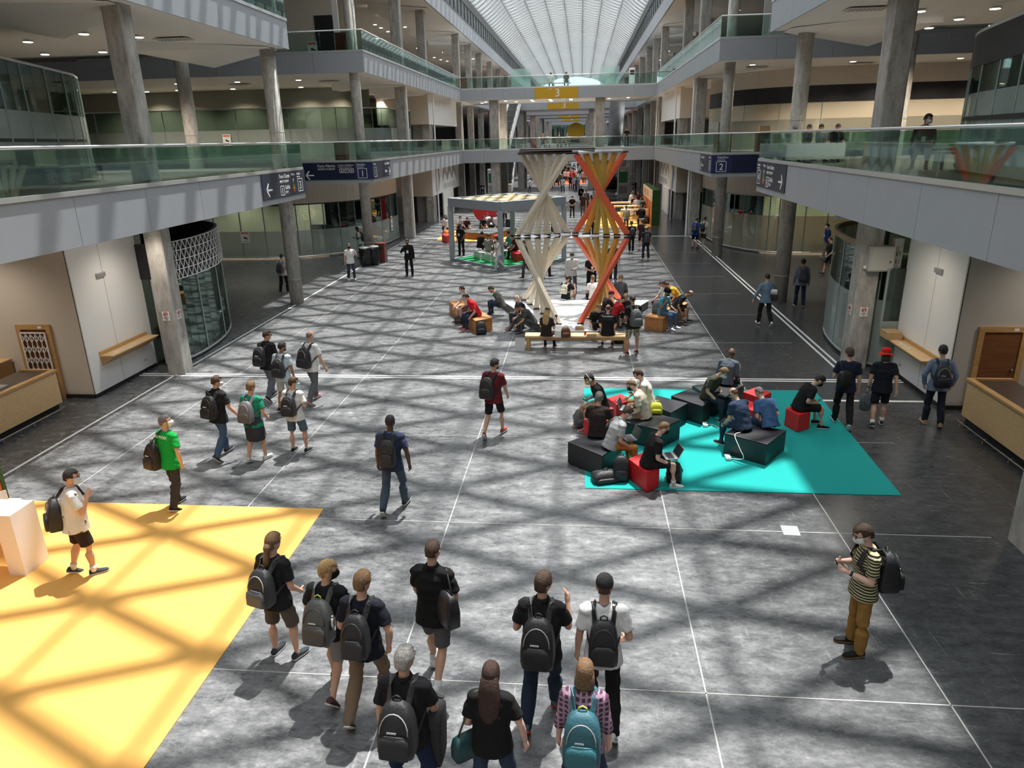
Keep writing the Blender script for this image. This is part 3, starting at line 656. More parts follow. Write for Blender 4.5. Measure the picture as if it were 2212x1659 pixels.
def sign_near(sd):
    xf = XL + .06 if sd < 0 else XR - .06
    t = thing('direction_sign', 'dark direction sign ' + ('for west forum, exit and pavilion 3, arrow first' if sd < 0 else 'for pavilion 4, west forum and exit, arrow last'), 'sign', (xf, 26.4, Z1b))
    MB().box(min(xf, xf + sd * .08), max(xf, xf + sd * .08), 24.35, YN + .05, 4.36, 5.22).obj('panel', M_slate, t)
    xd, zd = ((0, 1, 0), (1, 0, 0)) if sd < 0 else ((0, -1, 0), (-1, 0, 0))
    at = lambda s, z: (xf, 24.35 + s if sd < 0 else YN - s, z)
    if sd < 0:
        arrow(at(.55, 4.68), xd, zd, .24, False, t)
        text('Foro Oeste', at(1.5, 5.02), xd, zd, .2, M_txt, t); text('WEST FORUM', at(1.5, 4.86), xd, zd, .13, M_txt, t)
        boxout(at(1.5, 4.42), xd, zd, .36, .34, M_txt, t, 'E', .26); text('Salida', at(1.95, 4.62), xd, zd, .2, M_txt, t); text('EXIT', at(1.95, 4.47), xd, zd, .13, M_txt, t)
        text('Parking', at(2.62, 5.08), xd, zd, .11, M_txt, t); text('P', at(2.72, 4.8), xd, zd, .24, M_txt, t)
        text('Pabellón', at(3.15, 5.08), xd, zd, .11, M_txt, t); text('PAVILION', at(3.15, 4.98), xd, zd, .07, M_txt, t)
        boxout(at(3.2, 4.46), xd, zd, .48, .48, M_txt, t, '3', .42)
        pk = 2.7
    else:
        text('Pabellón', at(.12, 5.08), xd, zd, .11, M_txt, t); text('PAVILION', at(.12, 4.98), xd, zd, .07, M_txt, t)
        boxout(at(.15, 4.46), xd, zd, .48, .48, M_txt, t, '4', .42)
        text('Parking', at(.95, 5.08), xd, zd, .11, M_txt, t); text('P', at(1.05, 4.8), xd, zd, .24, M_txt, t); pk = 1.02
        text('Foro Oeste', at(1.5, 5.02), xd, zd, .2, M_txt, t); text('WEST FORUM', at(1.5, 4.86), xd, zd, .13, M_txt, t)
        boxout(at(1.5, 4.42), xd, zd, .36, .34, M_txt, t, 'E', .26); text('Salida', at(1.95, 4.62), xd, zd, .2, M_txt, t); text('EXIT', at(1.95, 4.47), xd, zd, .13, M_txt, t)
        arrow(at(3.4, 4.68), xd, zd, .24, True, t)
    for k, c in enumerate(((.1, .35, .08), (.6, .28, .02), (.5, .08, .02))):
        o = at(pk, 4.68 - .1 * k); flat([(0, 0), (.2, 0), (.2, .09), (0, .09)], o, xd, zd, .006, mat('parking_%d' % k, c, .6), t, 'colour_block')
sign_near(-1); sign_near(1)
def sign_far(sd):
    lab = 'navy corner sign reading pavilion 1, north forum and pavilions 6 7 8' if sd < 0 else 'navy corner sign reading pavilion 2'
    xf = XL + .06 if sd < 0 else XR - .06; yf = YF - .06
    t = thing('direction_sign', lab, 'sign', (xf, yf, Z1b))
    xo = -14.6 if sd < 0 else 11.5
    MB().box(min(xo, xf), max(xo, xf), yf, yf + .06, 4.36, 5.22).obj('panel', M_navy, t)
    MB().box(min(xf, xf + sd * .08), max(xf, xf + sd * .08), yf + .06, 41.7, 4.36, 5.22).obj('side_panel', M_slate, t)
    bl = (xf - .95, xf + .005) if sd < 0 else (xf - .005, xf + 1.0)
    MB().box(*bl, yf - .006, yf, 4.36, 5.22).obj('blue_field', M_navy2, t)
    X, F = (1, 0, 0), (0, -1, 0); y = yf - .006
    if sd < 0:
        text('Pabellón', (-11.7, y, 5.06), X, F, .14, M_txt, t); text('PAVILION', (-11.7, y, 4.96), X, F, .09, M_txt, t); boxout((-11.65, y, 4.42), X, F, .5, .5, M_txt, t, '1', .44)
        arrow((-14.25, y, 4.6), X, F, .22, False, t); text('Foro Norte', (-13.8, y, 5.0), X, F, .2, M_txt, t); text('NORTH FORUM', (-13.8, y, 4.86), X, F, .13, M_txt, t)
        text('Acceso a Pabellones', (-12.68, y, 5.06), X, F, .1, M_txt, t); text('ACCESS TO PAVILIONS', (-12.68, y, 4.97), X, F, .07, M_txt, t)
        for k, c in enumerate('678'): boxout((-12.62 + .27 * k, y, 4.7), X, F, .22, .22, M_txt, t, c, .18)
    else:
        text('Pabellón', (6.75, y, 5.06), X, F, .16, M_txt, t); text('PAVILION', (6.75, y, 4.95), X, F, .09, M_txt, t); boxout((6.72, y, 4.42), X, F, .5, .5, M_txt, t, '2', .44)
    xd, zd = ((0, 1, 0), (1, 0, 0)) if sd < 0 else ((0, -1, 0), (-1, 0, 0))
    at = lambda s, z: (xf, yf + .1 + s if sd < 0 else 41.6 - s, z)
    text('Pabellón', at(.1 if sd < 0 else 2.7, 5.06), xd, zd, .14, M_txt, t); boxout(at(.15 if sd < 0 else 2.8, 4.46), xd, zd, .5, .5, M_txt, t, '1' if sd < 0 else '2', .42)
    text('Foro Centro', at(2.3 if sd < 0 else .2, 5.0), xd, zd, .2, M_txt, t); text('Salida', at(2.3 if sd < 0 else .6, 4.6), xd, zd, .2, M_txt, t)
    arrow(at(3.3 if sd < 0 else .3, 4.62), xd, zd, .16, sd < 0, t)
sign_far(-1); sign_far(1)
# notices on the shop doors
def poster(lab, o, xd, zd, w=.5, h=.65):
    t = thing('door_notice', lab, 'notice', o); flat([(-w / 2, -h / 2), (w / 2, -h / 2), (w / 2, h / 2), (-w / 2, h / 2)], o, xd, zd, .008, M_txt, t, 'sheet')
    y = np.cross(np.array(zd, float), np.array(xd, float)); o = np.array(o, float) + np.array(zd, float) * .008
    flat([(-w * .42, h * .28), (w * .42, h * .28), (w * .42, h * .44), (-w * .42, h * .44)], o, xd, zd, .002, mat('notice_orange', (.75, .2, .1), .6), t, 'heading')
    flat([(-w * .2, -.05), (w * .25, -.12), (w * .3, -.06), (-w * .1, .05)], o, xd, zd, .002, M_black, t, 'pictogram')
    text('SALIDA', o - y * h * .4, xd, zd, .1, M_black, t, align='CENTER')
poster('orange and white notice on the frosted shop door behind the glass drum', (-18.9, 39.3, 1.25), (1, 0, 0), (0, -1, 0))
poster('orange and white notice on the upstairs glass door', (-21.4, 43.9, 6.5), (1, 0, 0), (0, -1, 0))
poster('orange and white notice on the glass above the man in a blue sweater', (13.6, 39.72, 2.2), (1, 0, 0), (0, -1, 0), .6, .7)
poster('orange and white notice on the last door of the frosted shop front beside the columns', (-12.2, 46.2, 1.2), (.03, 1, 0), (1, -.03, 0), .4, .9)
poster('cream notice board standing on the top floor against the beige wall', (-14.4, 40.85, Z2 + .55), (1, 0, 0), (0, -1, 0), .55, .7)
poster('notice on the yellow lit glass by the two standing friends', (8.05, 44.4, 1.2), (.1, -1, 0), (-1, -.1, 0), .4, .9)
# top floor walls beyond the near ceilings
struct(MB().box(-26, -13.2, 41, 41.1, Z2, Z3 + .05), 'wall_left', mat('pale_beige', (.62, .57, .49), .8)); struct(MB().box(-13.2, -12.9, 41, 41.1, Z2, Z3 + .05), 'wall_left', M_white)
struct(MB().box(-14.2, -13.2, 40.94, 41, Z2, 12.6), 'door_9', M_dark)
struct(MB().box(9.2, 28, 41.5, 41.6, Z2, Z3 + .05), 'wall_right', M_white); struct(MB().box(10.3, 11.2, 41.44, 41.5, Z2, 12.6), 'door_10', M_grey)
lv = MB()
for k in range(9): lv.box(-15, XL - .1, YN - .6, YN - .55, 11.2 + k * .13, 11.28 + k * .13)
lv.box(-13, -12.9, YN - .6, YN - .5, 10.5, 13).box(-11.1, -11.0, YN - .6, YN - .5, 10.5, 13)
struct(lv, 'window_40', M_white, 'white louvred window on the upper balcony')
# ceiling folds, vents and downlights under the slabs
for sd in (-1, 1):
    X = XL if sd < 0 else XR
    for zc, ys in ((Z2b, (18.7, 27.8)), (Z1b + .05, (18.7,)), (Z2b, (48.5, 58, 66)), (Z3, (48.5, 58, 71, 79, 87, 97, 107))):
        for y in ys:
            mb = MB(); xi = X + sd * .45; xo = X + sd * 4.2
            mb.add([(xi, y - .5, zc), (xi, y + .5, zc), (xo, y + 3.0, zc + .05), (xo, y - 3.0, zc + .05), (xi, y - .5, zc - .02), (xi, y + .5, zc - .02), (xo, y + 3.0, zc - .30), (xo, y - 3.0, zc - .30)],
                   [(0, 3, 2, 1), (4, 5, 6, 7), (0, 1, 5, 4), (1, 2, 6, 5), (2, 3, 7, 6), (3, 0, 4, 7)])
            if zc != Z1b + .05: struct(mb, 'ceiling_fold', M_soff)
def vent_proto():
    t = thing('ceiling_vent', '-', 'vent', (0, 0, 0))
    MB().box(-.55, .55, -.28, .28, -.015, .01).obj('frame', mat('vent_frame', (.62, .60, .55), .6), t)
    h = MB()
    for r in (-.11, .11):
        for k in range(8): h.ell((-.44 + k * .125, r, -.017), .04, .055, .004, 10, 4)
    h.obj('slots', M_dark, t)
    return t
def light_proto():
    t = thing('downlight', '-', 'light', (0, 0, 0))
    MB().lathe(0, 0, [(.14, -.012), (.16, -.012), (.16, .01), (.14, .01)], 16).obj('bezel', M_white, t)
    MB().lathe(0, 0, [(.13, -.022), (.14, -.012)], 16).obj('lens', M_lamp, t)
    l = bpy.data.lights.new('bulb', 'SPOT'); l.energy = 420; l.spot_size = 2.3; l.spot_blend = .8; l.color = (1, .86, .7); l.shadow_soft_size = .1
    o = bpy.data.objects.new('bulb', l); C.objects.link(o); o.parent = t; o.location = (0, 0, -.08)
    return t
VP, LP = [], []
def onz(lst, z): return [(*fl(a, b, z), z) for a, b in lst]
V1 = onz([(100, 12), (374, 85)], Z2b - .02); V2 = onz([(1870, 20)], Z2b - .02)
V3 = onz([(518, 183), (712, 176), (1045 - 280, 178)], Z2b - .02)[:2]; V4 = onz([(1634, 146), (1862, 137), (1560, 132)], Z2b - .02)[:2]
L1 = onz([(64, 48), (181, 73), (97, 117), (222, 112), (346, 108), (300, 80), (60, 90)], Z2b - .02)
L2 = onz([(1988, 24), (2072, 41), (2150, 18), (1871, 66), (2007, 60), (2146, 54)], Z2b - .02)
L3 = onz([(249, 199), (317, 198), (355, 202), (384, 195), (422, 201), (503, 192), (536, 197), (608, 196), (650, 188), (676, 193), (722, 186), (746, 191), (787, 200), (820, 206), (850, 212)], Z2b - .02)
L4 = onz([(1608, 162), (1624, 156), (1594, 175), (1641, 155), (1664, 171), (1682, 165), (1724, 152), (1757, 163), (1780, 157), (1805, 149), (1833, 160), (1860, 154), (1890, 147), (1970, 155), (2037, 141), (2048, 152), (2085, 146), (2087, 156), (2127, 150), (1810, 166)], Z2b - .02)
L5 = onz([(800, 14), (832, 33), (810, 53), (823, 60), (875, 58), (838, 68), (898, 74), (815, 83), (945, 103), (902, 104), (958, 113), (938, 124), (952, 129), (966, 132), (995, 134), (1000, 139), (1022, 127), (1030, 152), (1018, 150), (1055, 172)], Z3 + .03)
L6 = onz([(1554, 6), (1595, 22), (1534, 26), (1505, 52), (1499, 59), (1463, 94), (1452, 105), (1447, 110), (1425, 130), (1420, 137), (1404, 152)], Z3 + .03)
L4 += [(x, 40.4 + .3 * (k % 2), Z2b - .02) for k, x in enumerate((8.6, 11, 13.5, 16, 18.6, 21.3))]; L3 += [(x, 41.2, Z2b - .02) for x in (-26, -22.5, -19, -15.5)]
L7 = [(x, 68.5 + d, Z2b + .02) for x, d in ((-7, 2), (-6.2, 4), (-4.6, 2), (-4.6, 4.2), (-2.9, 1.6), (-2.9, 3), (-2.9, 4.6), (-1, 1.6), (-1, 3.2), (2.5, 3), (4.2, 2), (-9, 3), (-9.6, 5))]
def grid(x0, x1, y0, y1, z, dx, dy): return [(x, y, z) for x in np.arange(x0, x1, dx) for y in np.arange(y0, y1, dy)]
L8 = grid(-29, -14.5, 41.6, 43, Z1b + .03, 4.2, 2.0) + grid(11.5, 26, 41.6, 43, Z1b + .03, 3.4, 2.0)
vp, lp = vent_proto(), light_proto()
vu = lu = False
VL = [(V1, 'cream perforated air vent in the near ceiling over the oak shelf wall', 'ceiling vents over the balcony of the shelf wall'), (V2, 'cream perforated air vent beside the scarred square column over the leaning man', None),
      (V3, 'air vent with dark slots in the ceiling over the curved glass front upstairs', 'ceiling vents over the curved glass front'), (V4, 'air vent with dark slots in the ceiling over the black band', 'ceiling vents over the black band')]
for lst, lab, grp in VL:
    for k, p in enumerate(lst):
        if not vu: vp.location = p; vp['label'] = lab; vu = True; o = vp
        else: o = dup(vp, p, 0, lab)
        o['group'] = grp or 'single vent'
LL = [(L1, 'lit round downlight in the near ceiling above the frosted glass pavilion', 'downlights over the frosted pavilion'), (L2, 'lit round downlight in the near ceiling above the leaning man in maroon', 'downlights over the leaning man'),
      (L3, 'lit round downlight in the ceiling over the curved upstairs glass front', 'downlights over the curved glass front'), (L4, 'lit round downlight in the ceiling over the black band', 'downlights over the black band'),
      (L5, 'lit round downlight in the top floor ceiling beyond the beige wall', 'downlights beyond the beige wall'), (L6, 'lit round downlight in the top floor ceiling beyond the white door', 'downlights beyond the white door'),
      (L7, 'lit round downlight under the upper bridge', 'downlights under the upper bridge'), (L8, 'lit round downlight inside the ground floor shops', 'downlights inside the shops')]
for lst, lab, grp in LL:
    for k, p in enumerate(lst):
        if not lu: lp.location = p; lp['label'] = lab; lp['group'] = grp; lu = True
        else: dup(lp, p, 0, lab, grp)

fill_spot = bpy.data.lights.new('bulb', 'SPOT'); fill_spot.energy = 80; fill_spot.spot_size = 2.6; fill_spot.spot_blend = .9; fill_spot.color = (1, .88, .74); fill_spot.shadow_soft_size = .12  # fill lamps added out of view under the balconies to brighten the side walls
for sd, pts in ((-1, [(-14.6, 15.2), (-14.6, 12.8), (-17, 14.5), (-11.3, 17.8)]), (1, [(10.4, 15.2), (10.4, 12.8), (13, 14.5), (7.0, 17.6)])):
    for x, y in pts:
        o = dup(lp, (x, y, Z1b + .05), 0, 'unseen fill downlight added under the balcony above the %s counter' % ('lattice gate' if sd < 0 else 'brown door'), 'added fill downlights over the %s counter' % ('lattice gate' if sd < 0 else 'brown door'))
        for q in o.children:
            if q.type == 'LIGHT': q.data = fill_spot
# ------------------------------------------------------------------ hall furniture
M_yel = mat('yellow_carpet', (.78, .42, .105), .95, bump=.15, nsc=400)
M_teal = mat('teal_carpet', (.0, .31, .285), .95, bump=.15, nsc=400)
M_green = mat('green_turf', (.01, .30, .09), .95, bump=.3, nsc=300)
tag(MB().prism([(-10.7, 10.98), (-4.53, 10.98), (-4.53, 2), (-10.7, 2)], .001, .012).obj('carpet', M_yel), 'large plain yellow carpet by the white table', 'carpet')
tag(MB().prism([(.13, 12.02), (5.78, 12.02), (5.95, 17.65), (.13, 17.65)], .001, .012).obj('carpet', M_teal), 'teal carpet under the black and red seats', 'carpet')
# black faceted seats, red cubes
M_blk = mat('black_vinyl', (.022, .022, .026), .42, bump=.12, nsc=14)
M_redv = mat('red_vinyl', (.62, .012, .018), .5, bump=.35, nsc=7)
def topz(pts, z): return [fl(a, b, z) for a, b in pts]
def crop(pts, ox=1200, oy=740, k=3.95): return [(ox + a / k, oy + b / k) for a, b in pts]
def block(lab, poly, z, m, name='seat_block', cat='seat', grp=None, zb=.013):
    cx = sum(p[0] for p in poly) / len(poly); cy = sum(p[1] for p in poly) / len(poly)
    t = thing(name, lab, cat, (cx, cy, zb), 0, grp)
    MB().prism(poly, zb, z - .02).obj('body', m, t, bevel=.012); MB().prism(poly, z - .02, z).obj('cushion_top', m, t, bevel=.01)
    return t
HB = .47
block('black vinyl seat block at the carpet corner, a man in orange trousers sits on it', topz(crop([(103, 848), (275, 780), (570, 850), (400, 965)]), HB), HB, M_blk)
block('black vinyl seat block under the bald man in a beige tee', topz(crop([(545, 665), (800, 590), (1068, 655), (885, 742)]), HB), HB, M_blk)
block('black vinyl seat block empty in the middle of the zigzag', topz(crop([(805, 525), (865, 450), (1130, 516), (985, 598)]), HB), HB, M_blk)
block('black vinyl seat block under the man in an olive shirt', topz(crop([(985, 452), (1150, 390), (1328, 488), (1255, 540), (1150, 508)]), HB), HB, M_blk)
block('long black vinyl seat block under the bald man in a grey shirt', topz(crop([(1165, 368), (1380, 335), (1612, 362), (1350, 478)]), HB), HB, M_blk)
block('separate black vinyl seat block with a white extension lead on it', topz(crop([(1442, 770), (1600, 690), (1972, 745), (1808, 868)]), HB), HB, M_blk)
def cube(lab, pts, z=.42, name='cube_stool', m=None, grp=None, zb=.013): return block(lab, topz(pts, z), z, m or M_redv, name, 'stool', grp, zb)
cube('creased red cube stool under the man in black tee and striped trainers', crop([(622, 990), (740, 935), (890, 1070), (780, 1110)]))
cube('red cube stool next to the man wearing headphones', crop([(440, 470), (560, 435), (650, 490), (520, 530)]))
cube('red cube stool under the man wearing headphones', crop([(240, 560), (400, 520), (500, 560), (330, 605)]))
cube('red cube stool behind the dark brown tee man', crop([(240, 650), (420, 600), (500, 650), (330, 700)]), .40)
cube('red cube stool standing highest behind the two men in blue', crop([(1600, 420), (1710, 380), (1845, 425), (1745, 470)]))
cube('red cube stool half hidden behind the two men in blue', crop([(1550, 530), (1640, 490), (1760, 530), (1680, 580)]))
cube('red cube stool under the curly haired man at the carpet edge', crop([(1965, 560), (2060, 520), (2180, 590), (2080, 620)]))
# extension leads
def cable(lab, pts, r=.008, m=None, plug=True, name='extension_lead'):
    t = thing(name, lab, 'cable', pts[-1]); P = []
    for i in range(len(pts) - 1):
        a, b, c, d = [np.array(pts[min(max(q, 0), len(pts) - 1)], float) for q in (i - 1, i, i + 1, i + 2)]
        for j in range(6):
            s = j / 6; P.append(.5 * (2 * b + (c - a) * s + (2 * a - 5 * b + 4 * c - d) * s * s + (3 * b - a - 3 * c + d) * s ** 3))
    MB().tube(P + [np.array(pts[-1], float)], r, 6).obj('cord', m or M_white, t, smooth=True)
    if plug:
        x, y, z = pts[-1]; MB().box(x - .05, x + .05, y - .1, y + .1, z - .01, z + .045).obj('socket_block', M_white, t, bevel=.008)
    return t
def px3(a, b, z): return (*fl(*crop([(a, b)])[0], z), z)
cable('white extension lead looping down the separate black block to a white socket', [px3(1480, 740, HB + .01), px3(1560, 725, HB + .03), px3(1590, 760, HB + .01), px3(1530, 790, HB + .01), fl(*crop([(1570, 900)])[0], .3) + (.3,), fl(*crop([(1600, 1000)])[0], .1) + (.12,), px3(1470, 985, .03)])
cable('white socket block on the teal carpet near the olive shirt', [px3(1500, 690, .02), px3(1420, 735, .02), px3(1340, 700, .02), px3(1275, 705, .025)])
# ---- central platform and timber towers
M_wt = mat('white_platform', (.82, .82, .82), .35)
t = thing('platform', 'low white platform carrying the two timber towers', 'platform', (-.2, 24.5, 0))
PLT = [(-3.05, 27.1), (-.92, 22.3), (.57, 22.4), (2.63, 27.0)]
MB().prism(PLT, .27, .3).obj('deck', M_wt, t); ce = np.array((-.2, 24.9)); MB().prism([tuple(ce + (np.array(p) - ce) * .985) for p in PLT], 0, .27).obj('skirt', mat('dark_grey_skirt', (.16, .165, .17), .6), t)
M_cream = [wood_mat('cream_plank_%d' % k, c, d, .6) for k, (c, d) in enumerate((((.62, .55, .43), (.70, .63, .51)), ((.56, .49, .38), (.65, .58, .46))))]
M_org = [wood_mat('stain_%d' % k, c, tuple(min(1, q * 1.22) for q in c), .45) for k, c in enumerate(((.62, .10, .04), (.55, .25, .04), (.44, .27, .05), (.44, .28, .07), (.58, .25, .05), (.68, .13, .06)))]
M_drk = mat('dark_brown_ring', (.06, .04, .035), .6)
def tower(lab, mid, top, front, rear, mats, sgn):
    """six planks per tier: each tier crosses over itself; the lower one also turns a quarter towards the back"""
    cx = (mid[0] + mid[1]) / 2
    t = thing('plank_tower', lab, 'sculpture', (cx, 24.6, .31)); n = 6
    for tier in (0, 1):
        for k in range(n):
            s = k / (n - 1); y = 24.3 + .11 * k; bow = .12 * math.sin(math.pi * s)
            m_ = np.array((mid[0] + (mid[1] - mid[0]) * s, y - bow, 3.0 if tier == 0 else 3.13))
            if tier == 0: B = np.array((front[0] + (rear[0] - front[0]) * s, front[1] + (rear[1] - front[1]) * s, .37)); A = m_
            else: A = m_; B = np.array((top[1] + (top[0] - top[1]) * s, y + .02, 5.7))
            m = mats[k % len(mats)]
            pl = MB(); d_ = nv3(B - A); u_ = np.cross(d_, (0, 1., 0)); u_ /= np.linalg.norm(u_); w_ = np.cross(u_, d_); ra, rb = [], []
            prof = [(-.10, .012), (0, -.03), (.10, .012), (.10, .042), (0, .02), (-.10, .042)]
            pl.loft([[q + u_ * a + w_ * b * (1 if w_[1] > 0 else -1) for a, b in prof] for q in (A, B)])
            pl = pl.obj('plank', m, t)
            for q in (A, B):
                zz = 1 if q[2] > 3.05 and q[2] < 4 or q[2] < 1 else -1
                c = q - np.array((0, .0, .02 * zz)); MB().beam(c - (.115, 0, .02 * zz), c + (.115, 0, -.02 * zz), .06, .02).beam(c - (.11, .035, 0), c + (.11, -.035, 0), .01, .05).obj('bracket', M_black, pl)
    for z, m, a, b, r in ((3.065, M_rail, mid[0] - .1, mid[1] + .1, .05), (5.76, M_drk if sgn > 0 else M_rail, top[0] - .08, top[1] + .08, .06)):
        MB().tube([(a + (b - a) * q, (24.3 + .55 * (q if sgn > 0 else 1 - q)) - .12 * math.sin(math.pi * q), z) for q in np.linspace(0, 1, 9)], r, 6).obj('ring', m, t)
    return t
def nv3(v): return v / np.linalg.norm(v)
tower('tall twisted tower of cream planks on the white platform', (-2.12, -.45), (-1.98, -.40), (-.70, 23.15), (-2.15, 26.85), M_cream, 1)
tower('tall twisted tower of orange and ochre planks on the white platform', (1.56, -.17), (1.42, -.18), (.03, 23.2), (1.5, 26.85), M_org, -1)
t = thing('roof_plate', 'dark brown plate capping the cream tower, reaching over the orange one', 'plate', (-.75, 24.6, 5.83)); MB().box(-2.0, .45, 24.25, 25.0, 5.83, 5.88).obj('plate', M_drk, t)
def bench_poly(lab, pts, z, sc=None, legs=False):
    poly = topz(pts, z); cx = sum(p[0] for p in poly) / len(poly); cy = sum(p[1] for p in poly) / len(poly)
    t = thing('wooden_bench', lab, 'bench', (cx, cy, 0)); MB().prism(poly, z - .05, z).obj('seat', M_rust, t, bevel=.006)
    c = np.array((cx, cy)); MB().prism([tuple(c + (np.array(p) - c) * .985) for p in poly], 0, z - .05).obj('base', M_rust, t)
bench_poly('orange plywood bench under the bald man in white and the man in red', [(969, 651), (998, 648), (1064, 686), (1027, 693)], .45)
bench_poly('orange plywood bench under the man in a turban', [(1392, 683), (1432, 688), (1486, 654), (1462, 648)], .45)
t = thing('wooden_bench', 'long pale oak bench in front of the white platform', 'bench', (-.08, 21.4, 0))
MB().box(-1.68, 1.52, 21.2, 21.62, .39, .45).obj('seat', M_oakl, t, bevel=.006)
for x in (-1.64, 1.36):
    for y in (21.22, 21.48): MB().box(x, x + .12, y, y + .12, 0, .39).obj('leg', M_oak, t)
MB().box(-1.6, 1.44, 21.24, 21.3, .31, .39).box(-1.6, 1.44, 21.52, 21.58, .31, .39).obj('apron', M_oak, t)
t = thing('floor_plaque', 'small grey text panel standing at the end of the oak bench', 'sign', (*fl(1123, 759), 0)); x, y = fl(1123, 759)
MB().beam((x, y, 0), (x, y + .12, .4), .3, .012).obj('panel', mat('plaque_grey', (.55, .55, .54), .5), t)
for k, s in enumerate(('TREE OF LIGHT', 'two timber towers', 'please do not climb')[:0]): pass
# things on the bench
def px_on(px, py, z): return (*fl(px, py, z), z)
carton('cardboard_box', 'brown box on the oak bench beside a red cup', *fl(1278, 727, .45), .45, .3, .2, .1, M_card)
carton('cardboard_box', 'brown box on the edge of the white platform', *fl(1252, 712, .3), .3, .28, .2, .1, M_card)
x, y = fl(1264, 724, .45); t = thing('paper_cup', 'red paper cup on the oak bench', 'cup', (x, y, .45)); MB().lathe(x, y, [(.03, .451), (.04, .55), (.041, .552)], 12).obj('cup', M_redv, t); MB().lathe(x, y, [(.043, .552), (.04, .565)], 12).obj('lid', M_black, t)
x, y = fl(1205, 728, .45); t = thing('document_holder', 'grey folded tablet stand on the oak bench beside the long haired woman', 'holder', (x, y, .45)); MB().beam((x, y - .08, .455), (x, y, .64), .2, .01).beam((x, y + .08, .455), (x, y, .64), .2, .01).obj('stand', M_grey, t)
# ---- wicker roofed pavilion
PA, PBm, PCr = np.array((-6.94, 38.6)), np.array((-3.93, 35.5)), np.array((-.87, 38.3)); PD = PA + PCr - PBm
G = [PA, PBm, PCr, PD]; M_gm = mat('grey_frame', (.30, .33, .36), .5)
t = thing('pavilion', 'open grey pavilion with a chequered wicker roof and green floor', 'pavilion', (*((PA + PCr) / 2), 0))
for p in G: MB().box(p[0] - .13, p[0] + .13, p[1] - .13, p[1] + .13, .0, 2.88).obj('post', M_gm, t)
for a, b in zip(G, G[1:] + G[:1]):
    MB().beam((*a, 3.09), (*b, 3.09), .28, .44).obj('roof_beam', M_gm, t); MB().beam((*a, .06), (*b, .06), .2, .12).obj('floor_beam', M_gm, t)
MB().prism([tuple(p) for p in G], .02, .07).obj('turf', M_green, t)
sl = MB(); N = 9; u, v = (PBm - PA) / N, (PD - PA) / N
for i in range(N):
    for k in range(N):
        if (i + k) % 2 == 0:
            q = PA + u * i + v * k; sl.prism([tuple(q + u * .04 + v * .04), tuple(q + u * .96 + v * .04), tuple(q + u * .96 + v * .96), tuple(q + u * .04 + v * .96)], 3.26, 3.29)
for i in range(1, N):
    sl.beam((*(PA + u * i), 3.25), (*(PA + u * i + v * N), 3.25), .04, .03); sl.beam((*(PA + v * i), 3.25), (*(PA + v * i + u * N), 3.25), .04, .03)
sl.obj('wicker_roof', mat('wicker', (.72, .60, .36), .8, nz=.15, nsc=20), t)
M_wcube = mat('white_vinyl', (.66, .68, .64), .5)
cube('white cube seat nearest the grey post, under the man in a grey top', [(1040, 545), (1052, 539), (1066, 544), (1056, 551)], .45, m=M_wcube, zb=.075)
cube('white cube seat under the man in black on the turf', [(1023, 541), (1034, 537), (1046, 541), (1036, 546)], .45, m=M_wcube, zb=.075)
cube('white cube seat mostly hidden by the grey post', [(1062, 551), (1072, 545), (1084, 551), (1074, 556)], .45, m=M_wcube, zb=.075)
cube('large red cube seat on the turf between post and tower', [(1103, 543), (1116, 540), (1130, 545), (1116, 549)], .5, zb=.075)
x, y = fl(1094, 558, .07); t = thing('side_table', 'small round white table on the turf', 'table', (x, y, .07)); MB().lathe(x, y, [(.3, .5), (.3, .53)], 20).obj('top', M_wt, t); MB().lathe(x, y, [(.2, .07), (.03, .1), (.03, .5)], 14).obj('stem', M_wt, t)
# seats beyond the pavilion
tag(MB().prism([fl(943, 520), fl(1120, 523), fl(1120, 500), fl(962, 498)], .001, .012).obj('carpet', M_yel), 'yellow carpet under the dark wood bench beyond the pavilion', 'carpet')
t = thing('curved_bench', 'long dark wood bench with grey top beyond the pavilion', 'bench', (*fl(1060, 500), 0)); P = [fl(985, 497, .45), fl(1010, 502, .45), fl(1060, 505, .45), fl(1115, 492, .45), fl(1113, 484, .45), fl(1060, 493, .45), fl(1012, 491, .45), fl(988, 488, .45)]
MB().prism(P, .013, .42).obj('base', M_door, t); MB().prism(P, .42, .46).obj('top', mat('dark_grey_top', (.12, .125, .13), .5), t)
cube('red cube stool standing out at the end of the far yellow carpet', [(954, 506), (965, 504), (975, 507), (964, 510)], .45)
cube('red cube stool by the post, at the dark wood bench', [(1066, 508), (1074, 506), (1082, 509), (1074, 512)], .45)
cube('orange cube stool under the long haired girl', [(957, 497), (965, 495), (973, 498), (964, 501)], .42, m=mat('orange_vinyl', (.8, .25, .04), .5))
t = thing('display_disc', 'round red display standing behind the people at the dark bench', 'display', (*fl(1050, 478), 0)); x, y = fl(1050, 486)
MB().loft([[(x + .95 * math.cos(a), yy, 1.15 + .95 * math.sin(a)) for a in np.linspace(0, 6.283, 29)[:-1]] for yy in (y - .1, y + .1)]).obj('disc', mat('disc_red', (.6, .02, .03), .5), t); MB().box(x - .5, x + .5, y - .25, y + .25, 0, .22).obj('foot', M_grey, t)
t = thing('luggage', 'black suitcase on the bench end beside the pavilion post', 'bag', (*fl(1100, 486), .46)); x, y = fl(1099, 490, .46); MB().box(x - .22, x + .22, y - .12, y + .12, .47, 1.0).obj('shell', M_black, t, bevel=.03); MB().tube([(x - .12, y, 1.0), (x - .12, y, 1.12), (x + .12, y, 1.12), (x + .12, y, 1.0)], .012, 6).obj('handle', M_black, t)
